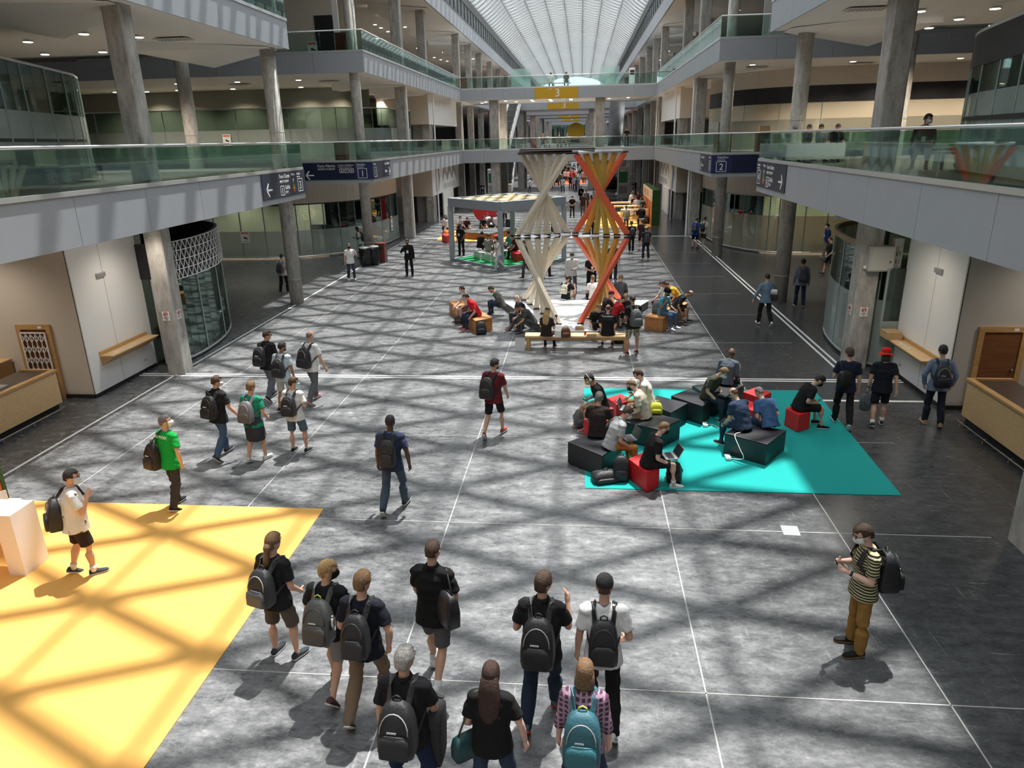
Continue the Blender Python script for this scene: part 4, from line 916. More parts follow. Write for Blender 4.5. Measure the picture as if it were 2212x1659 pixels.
# ---- hedge-ended bar wall on the yellow carpet, far side
M_hedge = mat('moss_green', (.03, .075, .012), .95, nz=.6, nsc=40, bump=1.0)
M_orw = wood_mat('orange_wall', (.52, .13, .04), (.68, .22, .08), .6, (6, 6, .5))
M_crm = mat('cream_header', (.78, .66, .48), .7)
tag(MB().prism([(.35, 53.0), (5.8, 53.0), (5.8, 64), (.35, 64)], .001, .012).obj('carpet', M_yel), 'yellow carpet under the bar tables and the hedge wall', 'carpet')
def booth(lab, x0, x1, y0, y1, h, face, word):
    t = thing('booth_wall', lab, 'wall display', ((x0 + x1) / 2, (y0 + y1) / 2, 0))
    MB().box(x0, x1, y0 + .02, y1, .013, h - .3).obj('board', M_orw, t); MB().box(x0 - .01, x1 + .01, y0 + .02, y1, h - .8, h).obj('header', M_crm, t)
    MB().box(x0 - .02, x1 + .02, y0 - .06, y0 + .02, .013, h + .02).box(x0 - .02, x1 + .02, y1, y1 + .08, .013, h + .02).box(x0 + .04, x1 - .04, y0, y1, h, h + .05).obj('hedge_edge', M_hedge, t)
    if word: text(word, (x0 - .01, y1 - .8, h - .62), (0, -1, 0), (-1, 0, 0), .62, mat('header_orange', (.7, .2, .05), .6), t, sx=1.15)
    return t
booth('orange booth wall with a cream lettered header and a green hedge end', 5.1, 5.62, 53.1, 61.2, 2.5, -1, 'SMART.COM')
t = booth('orange booth wall with a mossy green edge beside the white table', -10.75, -10.3, 6.0, 10.6, 2.6, 1, '')
MB().tube([(-10.29, 8.6 + .9 * math.cos(a), 1.5 + .9 * math.sin(a)) for a in np.linspace(0, 6.283, 33)[:-1]], .07, 6, closed=True).obj('ring_motif', mat('motif_red', (.75, .16, .07), .6), t)
def bartable(lab, x0, x1, y0, y1, h=1.05, m=None, th=.1):
    t = thing('bar_table', lab, 'table', ((x0 + x1) / 2, (y0 + y1) / 2, .012)); m = m or M_wt
    MB().box(x0, x1, y0, y1, h - th, h).obj('top', m, t)
    for a, b in ((x0, x0 + th), (x1 - th, x1)): MB().box(a, b, y0, y1, .013, h - th).obj('side_leg', m, t)
bartable('white slab table with thick legs on the large yellow carpet', -10.2, -8.42, 8.66, 9.16, 1.05, mat('table_white', (.84, .80, .80), .5), .27)
M_bt = mat('light_wood', (.72, .52, .28), .6)
bartable('pale wood bar table before the orange wall, closest to the walkers', 3.0, 5.0, 55.0, 55.7, 1.05, M_bt); bartable('pale wood bar table behind the first one', 2.6, 4.9, 58.0, 58.7, 1.05, M_bt); bartable('farthest pale wood bar table, at the end of the yellow carpet', 2.5, 4.8, 61.2, 61.9, 1.05, M_bt)
def stool(lab, x, y, h=.75, m=None, grp=None, back=True):
    t = thing('bar_stool', lab, 'stool', (x, y, .012), 0, grp); g = mat('brass_wire', (.6, .38, .12), .35, .8)
    MB().box(x - .2, x + .2, y - .19, y + .19, h, h + .04).obj('seat', m or M_txt, t, bevel=.02)
    for a in (-.18, .18):
        for b in (-.17, .17): MB().tube([(x + a, y + b, .013), (x + a * .85, y + b * .85, h)], .011, 6).obj('leg', g, t)
    MB().tube([(x - .17, y - .16, .28), (x + .17, y - .16, .28), (x + .17, y + .16, .28), (x - .17, y + .16, .28)], .009, 6, closed=True).obj('foot_ring', g, t)
    if back: MB().loft([[(x + .22 * math.sin(a), y - .2 * math.cos(a) * (1), z) for a in np.linspace(-1.2, 1.2, 9)] + [(x + .19 * math.sin(a), y - .17 * math.cos(a), z) for a in np.linspace(1.2, -1.2, 9)] for z in (h + .04, h + .32)]).obj('backrest', m or M_txt, t)
stool('white bar stool with brass legs tucked under the white slab table', -9.35, 9.55, .72); stool('brass legged bar stool at the open side of the white slab table', -9.75, 8.75, .62, back=False)
for k, (x, y) in enumerate(((3.7, 54.5), (3.5, 57.4), (4.2, 60.6))): stool('white backed bar stool at the ' + ('first', 'second', 'third')[k] + ' pale wood bar table', x, y)
# ---- bins, escalators, kiosks, bridge items
def binbag(lab, px, py, h=.95, m=M_black, r=.33, cat='bin'):
    x, y = fl(px, py); t = thing('waste_bin', lab, cat, (x, y, 0)); rng2 = np.random.default_rng(int(px))
    pr = [(r * .85, 0), (r, .15), (r * .97, h * .5), (r * 1.03, h * .9), (r * .95, h)]
    MB().loft([[(x + rr * (1 + .05 * rng2.standard_normal()) * math.cos(2 * math.pi * k / 14), y + rr * (1 + .05 * rng2.standard_normal()) * math.sin(2 * math.pi * k / 14), z) for k in range(14)] for rr, z in pr]).obj('bag', mat('bin_bag', (.012, .012, .014), .25), t)
    MB().lathe(x, y, [(r * .98, h - .02), (r * .98, h + .03), (r * .8, h + .03)], 14).obj('rim', mat('rim_grey', (.55, .54, .5), .5), t)
binbag('black bag lined bin at the round column, the one closer to the white tee man', 792, 574); binbag('black bag lined bin between the other bin and the brown one', 809, 572, r=.3)
x, y = fl(825, 566); t = thing('waste_bin', 'brown wooden litter bin by the black bag bins', 'bin', (x, y, 0)); MB().box(x - .26, x + .26, y - .26, y + .26, 0, 1.0).obj('cabinet', mat('mahogany', (.13, .03, .02), .4), t, bevel=.01); MB().box(x - .29, x + .29, y - .29, y + .29, 1.0, 1.05).obj('top', mat('mahogany', (.13, .03, .02)), t, bevel=.01); MB().box(x - .18, x + .18, y - .265, y - .26, .7, .86).obj('flap', M_black, t)
for lab, px, py, z, Y in (('dark wooden litter bin behind the glass over the north forum sign', 740, 345, Z1 + .02, 39.2), ('dark wooden litter bin on the top floor behind the beige wall rail', 741, 100, Z2 + .02, 39.2), ('dark wooden litter bin at the bridge end on the top floor', 1003, 190, Z2 + .02, 69.6), ('dark wooden litter bin on the lower bridge', 1153, 318, Z1 + .02, 69.6), ('dark wooden litter bin behind the glass beside the unsigned round column upstairs', 1564, 320, Z1 + .02, 40.5), ('dark wooden litter bin with cartons behind the near glass corner', 1647, 300, Z1 + .02, 39.0)):
    x = atz(px, py, Y)[0]; t = thing('waste_bin', lab, 'bin', (x, Y, z)); MB().box(x - .3, x + .3, Y - .3, Y + .3, z, z + .95).obj('cabinet', mat('mahogany', (.13, .03, .02)), t); MB().box(x - .33, x + .33, Y - .33, Y + .33, z + .95, z + 1.0).obj('top', mat('mahogany', (.13, .03, .02)), t)
def escalator(lab, x0, x1, ya, za, yb, zb, steel=False):
    t = thing('escalator', lab, 'escalator', ((x0 + x1) / 2, ya, za)); n = 26
    if not steel:
        st = MB()
        for k in range(n):
            y = ya + (yb - ya) * k / n; z = za + (zb - za) * k / n; dy, dz = (yb - ya) / n, (zb - za) / n
            st.box(x0 + .15, x1 - .15, min(y, y + dy), max(y, y + dy), z, z + dz * .6)
        st.obj('steps', mat('step_dark', (.05, .055, .06), .4), t)
        nz_ = MB()
        for k in range(n):
            y = ya + (yb - ya) * k / n; z = za + (zb - za) * (k + .6) / n; nz_.box(x0 + .16, x1 - .16, y - .06, y + (yb - ya) / n * .5, z, z + .03)
        nz_.obj('nosings', M_grey, t)
    for x in (x0, x1 - .14):
        MB().loft([[(x, ya, za), (x + .14, ya, za), (x + .14, ya, za + .95), (x, ya, za + .95)], [(x, yb, zb - .1), (x + .14, yb, zb - .1), (x + .14, yb, zb + .95), (x, yb, zb + .95)]]).obj('side_panel', M_white if not steel else M_steel, t)
        MB().tube([(x + .07, ya, za + 1.0), (x + .07, yb, zb + 1.0)], .05, 8).obj('handrail', M_black, t)
    MB().loft([[(x0, ya, za - .35), (x1, ya, za - .35), (x1, ya, za - .02), (x0, ya, za - .02)], [(x0, yb, zb - .55), (x1, yb, zb - .55), (x1, yb, zb - .12), (x0, yb, zb - .12)]]).obj('underside', mat('polished_steel', (.42, .43, .45), .22, 1.0, nz=.2, nsc=.8), t)
escalator('escalator with dark steps rising from the hall floor behind the pavilion', -9.6, -8.0, 86.5, .36, 93, 5.4); escalator('escalator with dark steps rising from the lower bridge level', -9.0, -7.4, 79.0, 5.6, 93.6, 10.3)
escalator('steel clad underside of the escalator coming down beside the bridge column', 2.9, 4.4, 91.5, .37, 85.5, 5.4, True); escalator('steel clad underside of the upper escalator by the bridge column', 2.9, 4.4, 84, 5.58, 78, 10.3, True)
def kiosk(lab, px, py, w, h, col, scr, Y=None):
    x, y = fl(px, py); t = thing('info_totem', lab, 'totem', (x, y, 0)); MB().box(x - w / 2, x + w / 2, y - .2, y + .2, 0, h).obj('body', col, t, bevel=.02); MB().box(x - w * .42, x + w * .42, y - .21, y - .2, h * .5, h * .85).obj('screen', scr, t); MB().box(x - w * .4, x + w * .4, y - .21, y - .2, h * .15, h * .4).obj('panel', M_grey, t)
M_gscr = mat('green_screen', (.02, .25, .1), .4)
kiosk('white information totem with a green screen by the escalator', 1069, 424, 1.5, 3.0, M_white, M_gscr); kiosk('white information totem with a green screen beside the ladder', 1345, 428, 1.1, 3.2, M_white, M_gscr)
kiosk('cream notice totem at the foot of the escalator', 1098, 428, .8, 1.5, M_crm, M_txt)
x, y = fl(1362, 428); t = thing('ladder', 'white step ladder beside the green screen totem', 'ladder', (x, y, 0))
for a in (-.35, .35): MB().tube([(x + a, y, 0), (x + a, y, 2.6)], .035, 6).obj('rail', M_white, t)
for k in range(8): MB().tube([(x - .35, y, .3 + k * .3), (x + .35, y, .3 + k * .3)], .025, 6).obj('rung', M_white, t)
struct(MB().box(2.6, 4.7, 77.05, 85.2, Z1b + .3, Z1).box(-9.9, -7.1, 77.05, 79.2, Z1b + .3, Z1), 'ceiling_bridge', M_grey, 'landings behind the lower bridge')
# bench on the bridges
for lab, x0, x1, z in (('slatted bench on the upper bridge under the two seated people', -4.1, -1.0, Z2 + .02), ('slatted bench on the lower bridge', -5.7, -1.7, Z1 + .02)):
    t = thing('slatted_bench', lab, 'bench', ((x0 + x1) / 2, 70.2, z)); MB().box(x0, x1, 69.95, 70.45, z + .4, z + .46).obj('seat', M_warmg, t)
    for x in (x0 + .3, (x0 + x1) / 2, x1 - .3): MB().box(x - .05, x + .05, 70, 70.4, z, z + .4).obj('leg', M_steel, t)
for lab, px0, px1 in (('tall pale glass screen at the end of the upper bridge bench, escalator side', 1104, 1146), ('tall pale glass screen on the upper bridge, on the steel column side', 1297, 1338)):
    a, b = atz(px0, 170, 72)[0], atz(px1, 170, 72)[0]; t = thing('glass_screen', lab, 'screen', ((a + b) / 2, 72, Z2 + .02))
    MB().box(a, b, 71.97, 72.03, Z2 + .1, Z2 + 1.9).obj('pane', glass('mint_glass', (.75, .92, .88), .12, frost=.35, fcol=(.75, .9, .87)), t); MB().box(a - .03, b + .03, 71.95, 72.05, Z2 + .02, Z2 + .1).obj('foot', M_rail, t)
x = atz(1365, 170, 72)[0]; t = thing('info_totem', 'slim white ticket totem on the upper bridge', 'totem', (x, 72, Z2 + .02)); MB().box(x - .25, x + .25, 71.85, 72.15, Z2 + .02, Z2 + 1.7).obj('body', M_white, t); MB().box(x - .2, x + .2, 71.84, 71.85, Z2 + 1.1, Z2 + 1.5).obj('screen', M_dark, t)
# items upstairs on the near right balcony, shop interiors
wx0, wx1 = atz(1698, 290, 26)[0], atz(1825, 290, 26)[0]
t = thing('work_table', 'white work table behind the glass where four people sit', 'table', ((wx0 + wx1) / 2, 26.1, Z1)); MB().box(wx0, wx1, 25.8, 26.4, Z1 + .58, Z1 + .62).obj('top', M_wt, t); MB().box(wx0, wx1, 25.78, 25.8, Z1 + .12, Z1 + .6).obj('modesty_panel', M_white, t)
for x in (wx0 + .08, wx1 - .08): MB().box(x - .04, x + .04, 25.85, 26.35, Z1 + .015, Z1 + .58).obj('leg', M_grey, t)
carton('cardboard_box', 'large brown carton on the balcony floor by the work table', 9.3, 24.6, Z1 + .014, .7, .5, .6, M_card)
carton('cardboard_box', 'brown cartons topping the litter bin at the near glass corner', atz(1650, 285, 39)[0], 39, Z1 + 1.03, .5, .4, .3, M_card)
def monitor(lab, px, py, Y, z):
    x = atz(px, py, Y)[0]; t = thing('monitor', lab, 'monitor', (x, Y, z)); MB().box(x - .15, x + .15, Y - .1, Y + .1, z, z + .02).obj('foot', M_black, t); MB().box(x - .03, x + .03, Y - .02, Y + .02, z + .02, z + .2).obj('stem', M_black, t); MB().box(x - .42, x + .42, Y - .03, Y + .03, z + .16, z + .7).obj('screen', M_black, t)
t = thing('shop_desk', 'long desk inside the curved shop front', 'desk', (-14.7, 42.3, 0)); MB().box(-17.2, -14.0, 42.0, 42.6, .86, .9).obj('top', M_grey, t)
for x in (-17.1, -14.1): MB().box(x - .03, x + .03, 42, 42.5, 0, .86).obj('leg', M_black, t)
monitor('black monitor with its back to the shop glass, paired with another on the desk', 684, 482, 42.2, .9); monitor('black monitor on the shop desk nearer the round column', 706, 481, 42.2, .9)
x = -14.35; t = thing('picture_frame', 'empty black frame standing on the shop desk', 'frame', (x, 42.2, .9)); MB().box(x - .2, x - .16, 42.18, 42.22, .9, 1.4).box(x + .16, x + .2, 42.18, 42.22, .9, 1.4).box(x - .2, x + .2, 42.18, 42.22, 1.37, 1.41).box(x - .2, x + .2, 42.1, 42.3, .9, .92).obj('frame', M_black, t)
x, y = fl(1708, 1147); t = thing('floor_hatch', 'square pale metal floor hatch set in the concrete', 'hatch', (x, y, 0)); MB().prism([fl(1685, 1135), fl(1722, 1137), fl(1730, 1158), fl(1693, 1156)], 0, .006).obj('plate', mat('hatch_metal', (.34, .35, .36), .4, .3), t)

t = thing('low_bench', 'low grey bench on the balcony under the seated man in maroon', 'bench', (9.4, 19.8, Z1)); MB().box(8.9, 10.0, 19.55, 20.05, Z1 + .40, Z1 + .46).obj('seat', M_warmg, t)
for x in (9.0, 9.9): MB().box(x - .04, x + .04, 19.6, 20.0, Z1 + .005, Z1 + .40).obj('leg', M_steel, t)
for z, Y, s in ((8.6, 167.5, 1.5),): 
    t = thing('hanging_banner', 'yellow rounded banner hanging at the far end of the hall', 'banner', (-1.2, Y, z)); MB().loft([[(-1.2 + 1.9 * math.cos(a), yy, 7.6 + 1.7 * math.sin(a)) for a in np.linspace(0, 6.283, 25)[:-1]] for yy in (Y - .1, Y + .1)]).obj('disc', mat('yellow_sign', (.6, .36, .02)), t); MB().box(-1.25, -1.15, Y - .05, Y + .05, 9.2, 9.66).obj('stem', M_dark, t)
t = thing('draped_stand', 'pale pink draped exhibition stand at the far end', 'stand', (1.2, 176, 0)); MB().prism([(-.3, 175), (3.2, 175), (3.2, 178), (-.3, 178)], .01, 6.2).obj('drape', mat('pink_drape', (.62, .48, .42), .8), t); MB().prism([(-.5, 174.8), (3.4, 174.8), (3.4, 178.2), (-.5, 178.2)], 6.2, 6.5).obj('canopy', M_white, t)
# ------------------------------------------------------------------ people
def nv(v): v = np.array(v, float); return v / (np.linalg.norm(v) + 1e-9)
SKIN = {'l': (.62, .36, .25), 'm': (.50, .27, .17), 't': (.36, .18, .10), 'd': (.11, .05, .03), 'p': (.70, .44, .34)}
HAIRC = {'k': (.012, .009, .008), 'b': (.06, .030, .015), 'lb': (.20, .11, .05), 'bl': (.45, .29, .12), 'g': (.42, .40, .37), 'sg': (.16, .15, .14), 'r': (.045, .018, .010)}
def hmat(c, sc=60):
    n = 'hair_' + c
    return mat(n, HAIRC[c], .5, nz=.65, bump=.8, nsc=sc)
def cloth(col, pat=None):
    n = 'cloth_%02x%02x%02x' % tuple(int(c * 255) for c in col) + (pat or '')
    if n in MATS: return MATS[n]
    m = mat(n, col, .88, bump=.7, nsc=11, spec=.2)
    if pat:
        nt = m.node_tree; b = nt.nodes['Principled BSDF']; tc = nt.nodes.new('ShaderNodeTexCoord')
        def wave(ax, sc, p0, p1):
            w = nt.nodes.new('ShaderNodeTexWave'); w.bands_direction = ax; w.inputs['Scale'].default_value = sc; w.inputs['Distortion'].default_value = .6; w.inputs['Detail Scale'].default_value = .6
            nt.links.new(tc.outputs['Object'], w.inputs['Vector']); r = nt.nodes.new('ShaderNodeMapRange'); r.inputs[1].default_value = p0; r.inputs[2].default_value = p1; nt.links.new(w.outputs['Fac'], r.inputs[0]); return r.outputs[0]
        mx = nt.nodes.new('ShaderNodeMix'); mx.data_type = 'RGBA'; mx.inputs['A'].default_value = (*col, 1)
        second = {'stripe': (.50, .47, .27), 'plaid': (.42, .28, .36), 'blue': (.05, .22, .34), 'camo': (.14, .13, .08), 'blot': (.16, .12, .08)}[pat]; mx.inputs['B'].default_value = (*second, 1)
        if pat == 'stripe': nt.links.new(wave('Z', 8.5, .42, .5), mx.inputs['Factor'])
        elif pat == 'blue': nt.links.new(wave('Z', 4.5, .45, .55), mx.inputs['Factor'])
        elif pat == 'plaid':
            a, c = wave('Z', 6, .6, .8), wave('X', 6, .6, .8); k = nt.nodes.new('ShaderNodeMath'); k.operation = 'MAXIMUM'; nt.links.new(a, k.inputs[0]); nt.links.new(c, k.inputs[1]); nt.links.new(k.outputs[0], mx.inputs['Factor'])
        else:
            n_ = nt.nodes.new('ShaderNodeTexNoise'); n_.inputs['Scale'].default_value = 14 if pat == 'camo' else 11; nt.links.new(tc.outputs['Object'], n_.inputs['Vector']); r = nt.nodes.new('ShaderNodeMapRange'); lo = .5 if pat == 'camo' else .66
            r.inputs[1].default_value = lo; r.inputs[2].default_value = lo + .03; nt.links.new(n_.outputs['Fac'], r.inputs[0]); nt.links.new(r.outputs[0], mx.inputs['Factor'])
        nt.links.new(mx.outputs['Result'], b.inputs['Base Color'])
    return m
ARM = {'down': ((.20, -.02, -1), (.08, .22, -1)), 'fwd': ((.16, .30, -.95), (.0, .60, -.82)), 'bk': ((.20, -.34, -.93), (.10, -.05, -1)), 'phone': ((.16, .10, -1), (-.42, .85, .30)),
       'call': ((.45, .28, -.85), (-.40, .22, .90)), 'type': ((.18, .28, -.94), (-.22, .95, -.16)), 'rest': ((.16, .42, -.9), (-.10, .80, -.55)), 'back': ((.28, -.30, -.91), (-.78, -.25, -.50)),
       'strap': ((.28, -.02, -.97), (-.40, .62, .62)), 'pocket': ((.40, -.15, -.90), (-.18, .30, -.93)), 'chin': ((.28, .30, -.90), (-.10, .36, .93)), 'carry': ((.26, -.05, -.96), (-.18, .75, -.62)),
       'up': ((.30, .12, -.94), (.05, .30, .95)), 'fold': ((.20, .30, -.93), (-.72, .62, -.1)), 'lean': ((.22, .45, -.86), (-.1, .95, -.2)), 'cam': ((.38, .62, -.65), (-.42, .45, .78)), 'knee': ((.10, .55, -.83), (-.1, .72, -.68))}
LEG = {'stand': (((.07, .02, -1), (.02, -.03, -1), 0), ((.07, .0, -1), (.02, -.02, -1), 0)),
       'walkL': (((.05, .36, -.93), (.0, .06, -1), .12), ((.04, -.16, -.98), (.02, -.62, -.80), -.85)),
       'walkR': (((.04, -.16, -.98), (.02, -.62, -.80), -.85), ((.05, .36, -.93), (.0, .06, -1), .12)),
       'stepL': (((.05, .20, -.97), (.0, -.02, -1), .05), ((.04, -.08, -1), (.02, -.34, -.94), -.42)),
       'stepR': (((.04, -.08, -1), (.02, -.34, -.94), -.42), ((.05, .20, -.97), (.0, -.02, -1), .05)),
       'shift': (((.10, .05, -1), (.03, -.04, -1), 0), ((.16, .12, -.98), (.02, -.05, -1), 0))}
def loft_limb(mb, P, R, n=10, fl_=None):
    """tapered tube through the points P with radii R, rounded at both ends"""
    P = [np.array(p, float) for p in P]
    d0, d1 = nv(P[0] - P[1]), nv(P[-1] - P[-2])
    P = [P[0] + d0 * R[0] * .8] + P + [P[-1] + d1 * R[-1] * .8]; R = [R[0] * .5] + list(R) + [R[-1] * .5]
    mb.tube(P, list(R), n)
class Fig: pass
def figure(sp):
    """joints of a posed person in its own frame: +y ahead, x to the person's right"""
    F = Fig(); h = sp.get('h', 1.74) / 1.74; F.h = h; fat = sp.get('fat', 1.0); F.fat = fat
    sit = sp.get('sit'); lean = math.radians(sp.get('lean', 4)); tl = math.radians(sp.get('slouch', 0)) + lean; roll = math.radians(sp.get('roll', 0))
    u1 = nv((math.sin(roll), math.sin(lean), math.cos(lean))); u2 = nv((math.sin(roll), math.sin(tl), math.cos(tl)))
    tw = math.radians(sp.get('twist', 0)); r = np.array((math.cos(tw), -math.sin(tw), 0)); f1 = nv(np.cross(u1, (1, 0, 0))); f2 = nv(np.cross(u2, r)); r = nv(np.cross(f2, u2))
    F.u1, F.u2, F.r, F.f1, F.f2 = u1, u2, r, f1, f2
    F.pel = np.zeros(3); F.wa = u1 * .14 * h; F.ch = F.wa + nv(u1 + u2) * .20 * h; F.nb = F.ch + u2 * .185 * h
    sw = sp.get('sw', .185) * h
    F.sh = [F.nb - u2 * .066 * h - r * sw, F.nb - u2 * .066 * h + r * sw]
    hl = math.radians(sp.get('nod', 8)) + tl * .45; hy = math.radians(sp.get('look', 0)); hr = math.radians(sp.get('tilt', 0))
    Rz = np.array(((math.cos(-hy - tw), -math.sin(-hy - tw), 0), (math.sin(-hy - tw), math.cos(-hy - tw), 0), (0, 0, 1)))
    Rx = np.array(((1, 0, 0), (0, math.cos(-hl), -math.sin(-hl)), (0, math.sin(-hl), math.cos(-hl)))); Ry = np.array(((math.cos(hr), 0, math.sin(hr)), (0, 1, 0), (-math.sin(hr), 0, math.cos(hr))))
    F.HR = Rz @ Rx @ Ry
    nd = nv(u2 * .8 + F.HR[:, 2] * .5 + f2 * .12); F.nt = F.nb + nd * .085 * h; F.hd = F.nt + F.HR @ np.array((0, .018, .105)) * h
    F.hip = [np.array((-.092 * h, 0, 0)), np.array((.092 * h, 0, 0))]
    TL, SL = .435 * h, .405 * h
    F.kn, F.an, F.ft = [], [], []
    legs = sp.get('legs')
    if sit is None:
        L = LEG[sp.get('gait', 'stand')]
    else:
        rz = sit + .085; L = []
        for s in (0, 1):
            o, fwd = sp.get('spread', .14) + (.1 if s == 0 and sp.get('cross') else 0), sp.get('shin', .05)
            sv = nv((0, fwd, -1)); st = (.085 + SL * -sv[2] - rz) / TL; st = max(-.6, min(.9, st))
            L.append(((o, math.sqrt(max(.05, 1 - st * st)), st), (0, fwd, -1), 0))
        if legs == 'ext': L[0] = ((.12, .98, -.12), (.05, .55, -.55), .5)
    for s in (0, 1):
        q = -1 if s == 0 else 1; t, c, p = L[s]
        td = nv((q * t[0], t[1], t[2])); sd = nv((q * c[0], c[1], c[2]))
        k = F.hip[s] + td * TL; a = k + sd * SL; F.kn.append(k); F.an.append(a); F.ft.append(nv((q * .12, math.cos(p), math.sin(p))))
    if sit is None:
        low = min(min(F.an[s][2] - .08 * h * F_up(F.ft[s]), F.an[s][2] + F.ft[s][2] * .19 * h - .03) for s in (0, 1)); F.z0 = -low
    else: F.z0 = sit + .085
    F.el, F.wr, F.hdv = [], [], []
    arms = sp.get('arms', ('down', 'down'))
    for s in (0, 1):
        q = -1 if s == 0 else 1; a = arms[s] if not isinstance(arms[s], str) else ARM[arms[s]]
        B = np.array((r, f2, u2)) if sit is None or arms[s] not in ('rest', 'knee') else np.array((r, nv((f2[0], f2[1], 0)), (0, 0, 1)))
        v = lambda w: nv(B.T @ np.array((q * w[0], w[1], w[2])))
        e = F.sh[s] + v(a[0]) * .285 * h; w = e + v(a[1]) * .245 * h; F.el.append(e); F.wr.append(w); F.hdv.append(v(a[1]))
    for n in ('pel', 'wa', 'ch', 'nb', 'nt', 'hd'): setattr(F, n, getattr(F, n) + np.array((0, 0, F.z0)))
    for n in ('sh', 'hip', 'kn', 'an', 'el', 'wr'): setattr(F, n, [p + np.array((0, 0, F.z0)) for p in getattr(F, n)])
    return F
def F_up(ft): return max(.3, math.sqrt(max(0, 1 - ft[2] ** 2)))
def ering(c, r, f, a, b, n=16): return [c + r * a * math.cos(2 * math.pi * k / n) + f * b * math.sin(2 * math.pi * k / n) for k in range(n)]
def torso(mb, F, grow=0.0, z0=None, top=True, hem=-.05, col=False):
    h, ft = F.h, F.fat; X = np.array((1., 0, 0)); g = grow
    R = []
    def add(c, r, f, a, b): R.append(ering(c, r, f, a * h + g, b * h + g))
    o_ = .016 if grow else 0
    if hem < -.06: add(F.pel + F.u1 * hem * h, X, F.f1, .172 * (ft * .5 + .5) + o_, .124 * ft + o_)
    add(F.pel - F.u1 * .05 * h, X, F.f1, .166 * (ft * .5 + .5) + o_, .118 * (ft * .6 + .4) + o_); add(F.pel + F.u1 * .03 * h, X, F.f1, .168 * (ft * .6 + .4), .120 * ft)
    add(F.wa, nv(X + F.r), F.f1, .147 * ft, .108 * ft + (ft - 1) * .05); add((F.wa + F.ch) / 2, F.r, F.f2, .155 * (ft * .7 + .3), .113 * ft)
    add(F.ch, F.r, F.f2, .172 * (ft * .5 + .5), .118 * (ft * .6 + .4)); add(F.ch + F.u2 * .10 * h, F.r, F.f2, .158, .098); add(F.nb - F.u2 * .035 * h, F.r, F.f2, .105, .075)
    add(F.nb + F.u2 * (.012 if not col else .03) * h, F.r, F.f2, .058, .062)
    mb.loft(R)
    for s in (0, 1): loft_limb(mb, [F.nb - F.u2 * .055 * h, F.sh[s]], [.066 * h + g, .056 * h + g])
def fingers(F, s, mb, spread=1.0):
    """five fingers with a knuckle bend, rooted in the palm"""
    h = F.h; q = -1 if s == 0 else 1; d = F.hdv[s]; w = F.r * q * -1.0
    fr = nv(F.f2 - d * (F.f2 @ d)) if abs(F.f2 @ d) < .8 else nv(F.u2 - d * (F.u2 @ d))
    inn = nv(np.cross(d, fr)) * 1.0
    if inn @ (F.r * -q) < 0 and abs(inn @ F.r) > .3: inn = -inn
    pc = F.wr[s] + d * .085 * h
    for k, (o, l) in enumerate(((.026, .068), (.009, .078), (-.009, .072), (-.026, .056))):
        b = pc + fr * o * h - d * .01; m = b + (d * .93 + inn * .28) * l * .55 * h; t = m + (d * .62 + inn * .75) * l * .5 * h
        loft_limb(mb, [b, m, t], [.0095 * h, .0088 * h, .0072 * h], 6)
    b = F.wr[s] + d * .035 * h + fr * .028 * h; m = b + nv(fr * .8 + d * .6 + inn * .2) * .034 * h; t = m + nv(d * .9 + fr * .25 + inn * .35) * .032 * h
    loft_limb(mb, [b, m, t], [.012 * h, .0105 * h, .0085 * h], 6)
def voxel(mb, name, m, vox, it=3, fac=.55):
    me = bpy.data.meshes.new(name); me.from_pydata(mb.v, [], mb.f); ob = bpy.data.objects.new(name, me)
    r = ob.modifiers.new('r', 'REMESH'); r.mode = 'VOXEL'; r.voxel_size = vox; r.use_smooth_shade = True
    if it: s = ob.modifiers.new('s', 'SMOOTH'); s.iterations = it; s.factor = fac
    me = bake(ob, name, [m])
    if name in ('shirt', 'trousers', 'shorts'):
        n_ = len(me.vertices); co_ = np.empty(n_ * 3, np.float32); me.vertices.foreach_get('co', co_); no = np.empty(n_ * 3, np.float32); me.vertices.foreach_get('normal', no)
        co_ = co_.reshape(-1, 3); no = no.reshape(-1, 3); w = np.zeros(n_); rg = np.random.default_rng(n_)
        for _ in range(7):
            d = rg.standard_normal(3) * np.array((1, 1, 1.3)); d /= np.linalg.norm(d); w += np.sin(co_ @ (d * rg.uniform(18, 70)) + 2.2 * np.sin(co_ @ (rg.standard_normal(3) * 9)) + rg.uniform(0, 6))
        co_ += no * (w * .0015)[:, None].astype(np.float32); me.vertices.foreach_set('co', co_.ravel()); me.update()
    return me
def link(me, name, root):
    o = bpy.data.objects.new(name, me); C.objects.link(o)
    if root is not None: o.parent = root
    return o
def lmesh(mb, name, m, root, smooth=True):
    o = mb.obj(name, m, None, smooth=smooth)
    if root is not None: o.parent = root
    return o
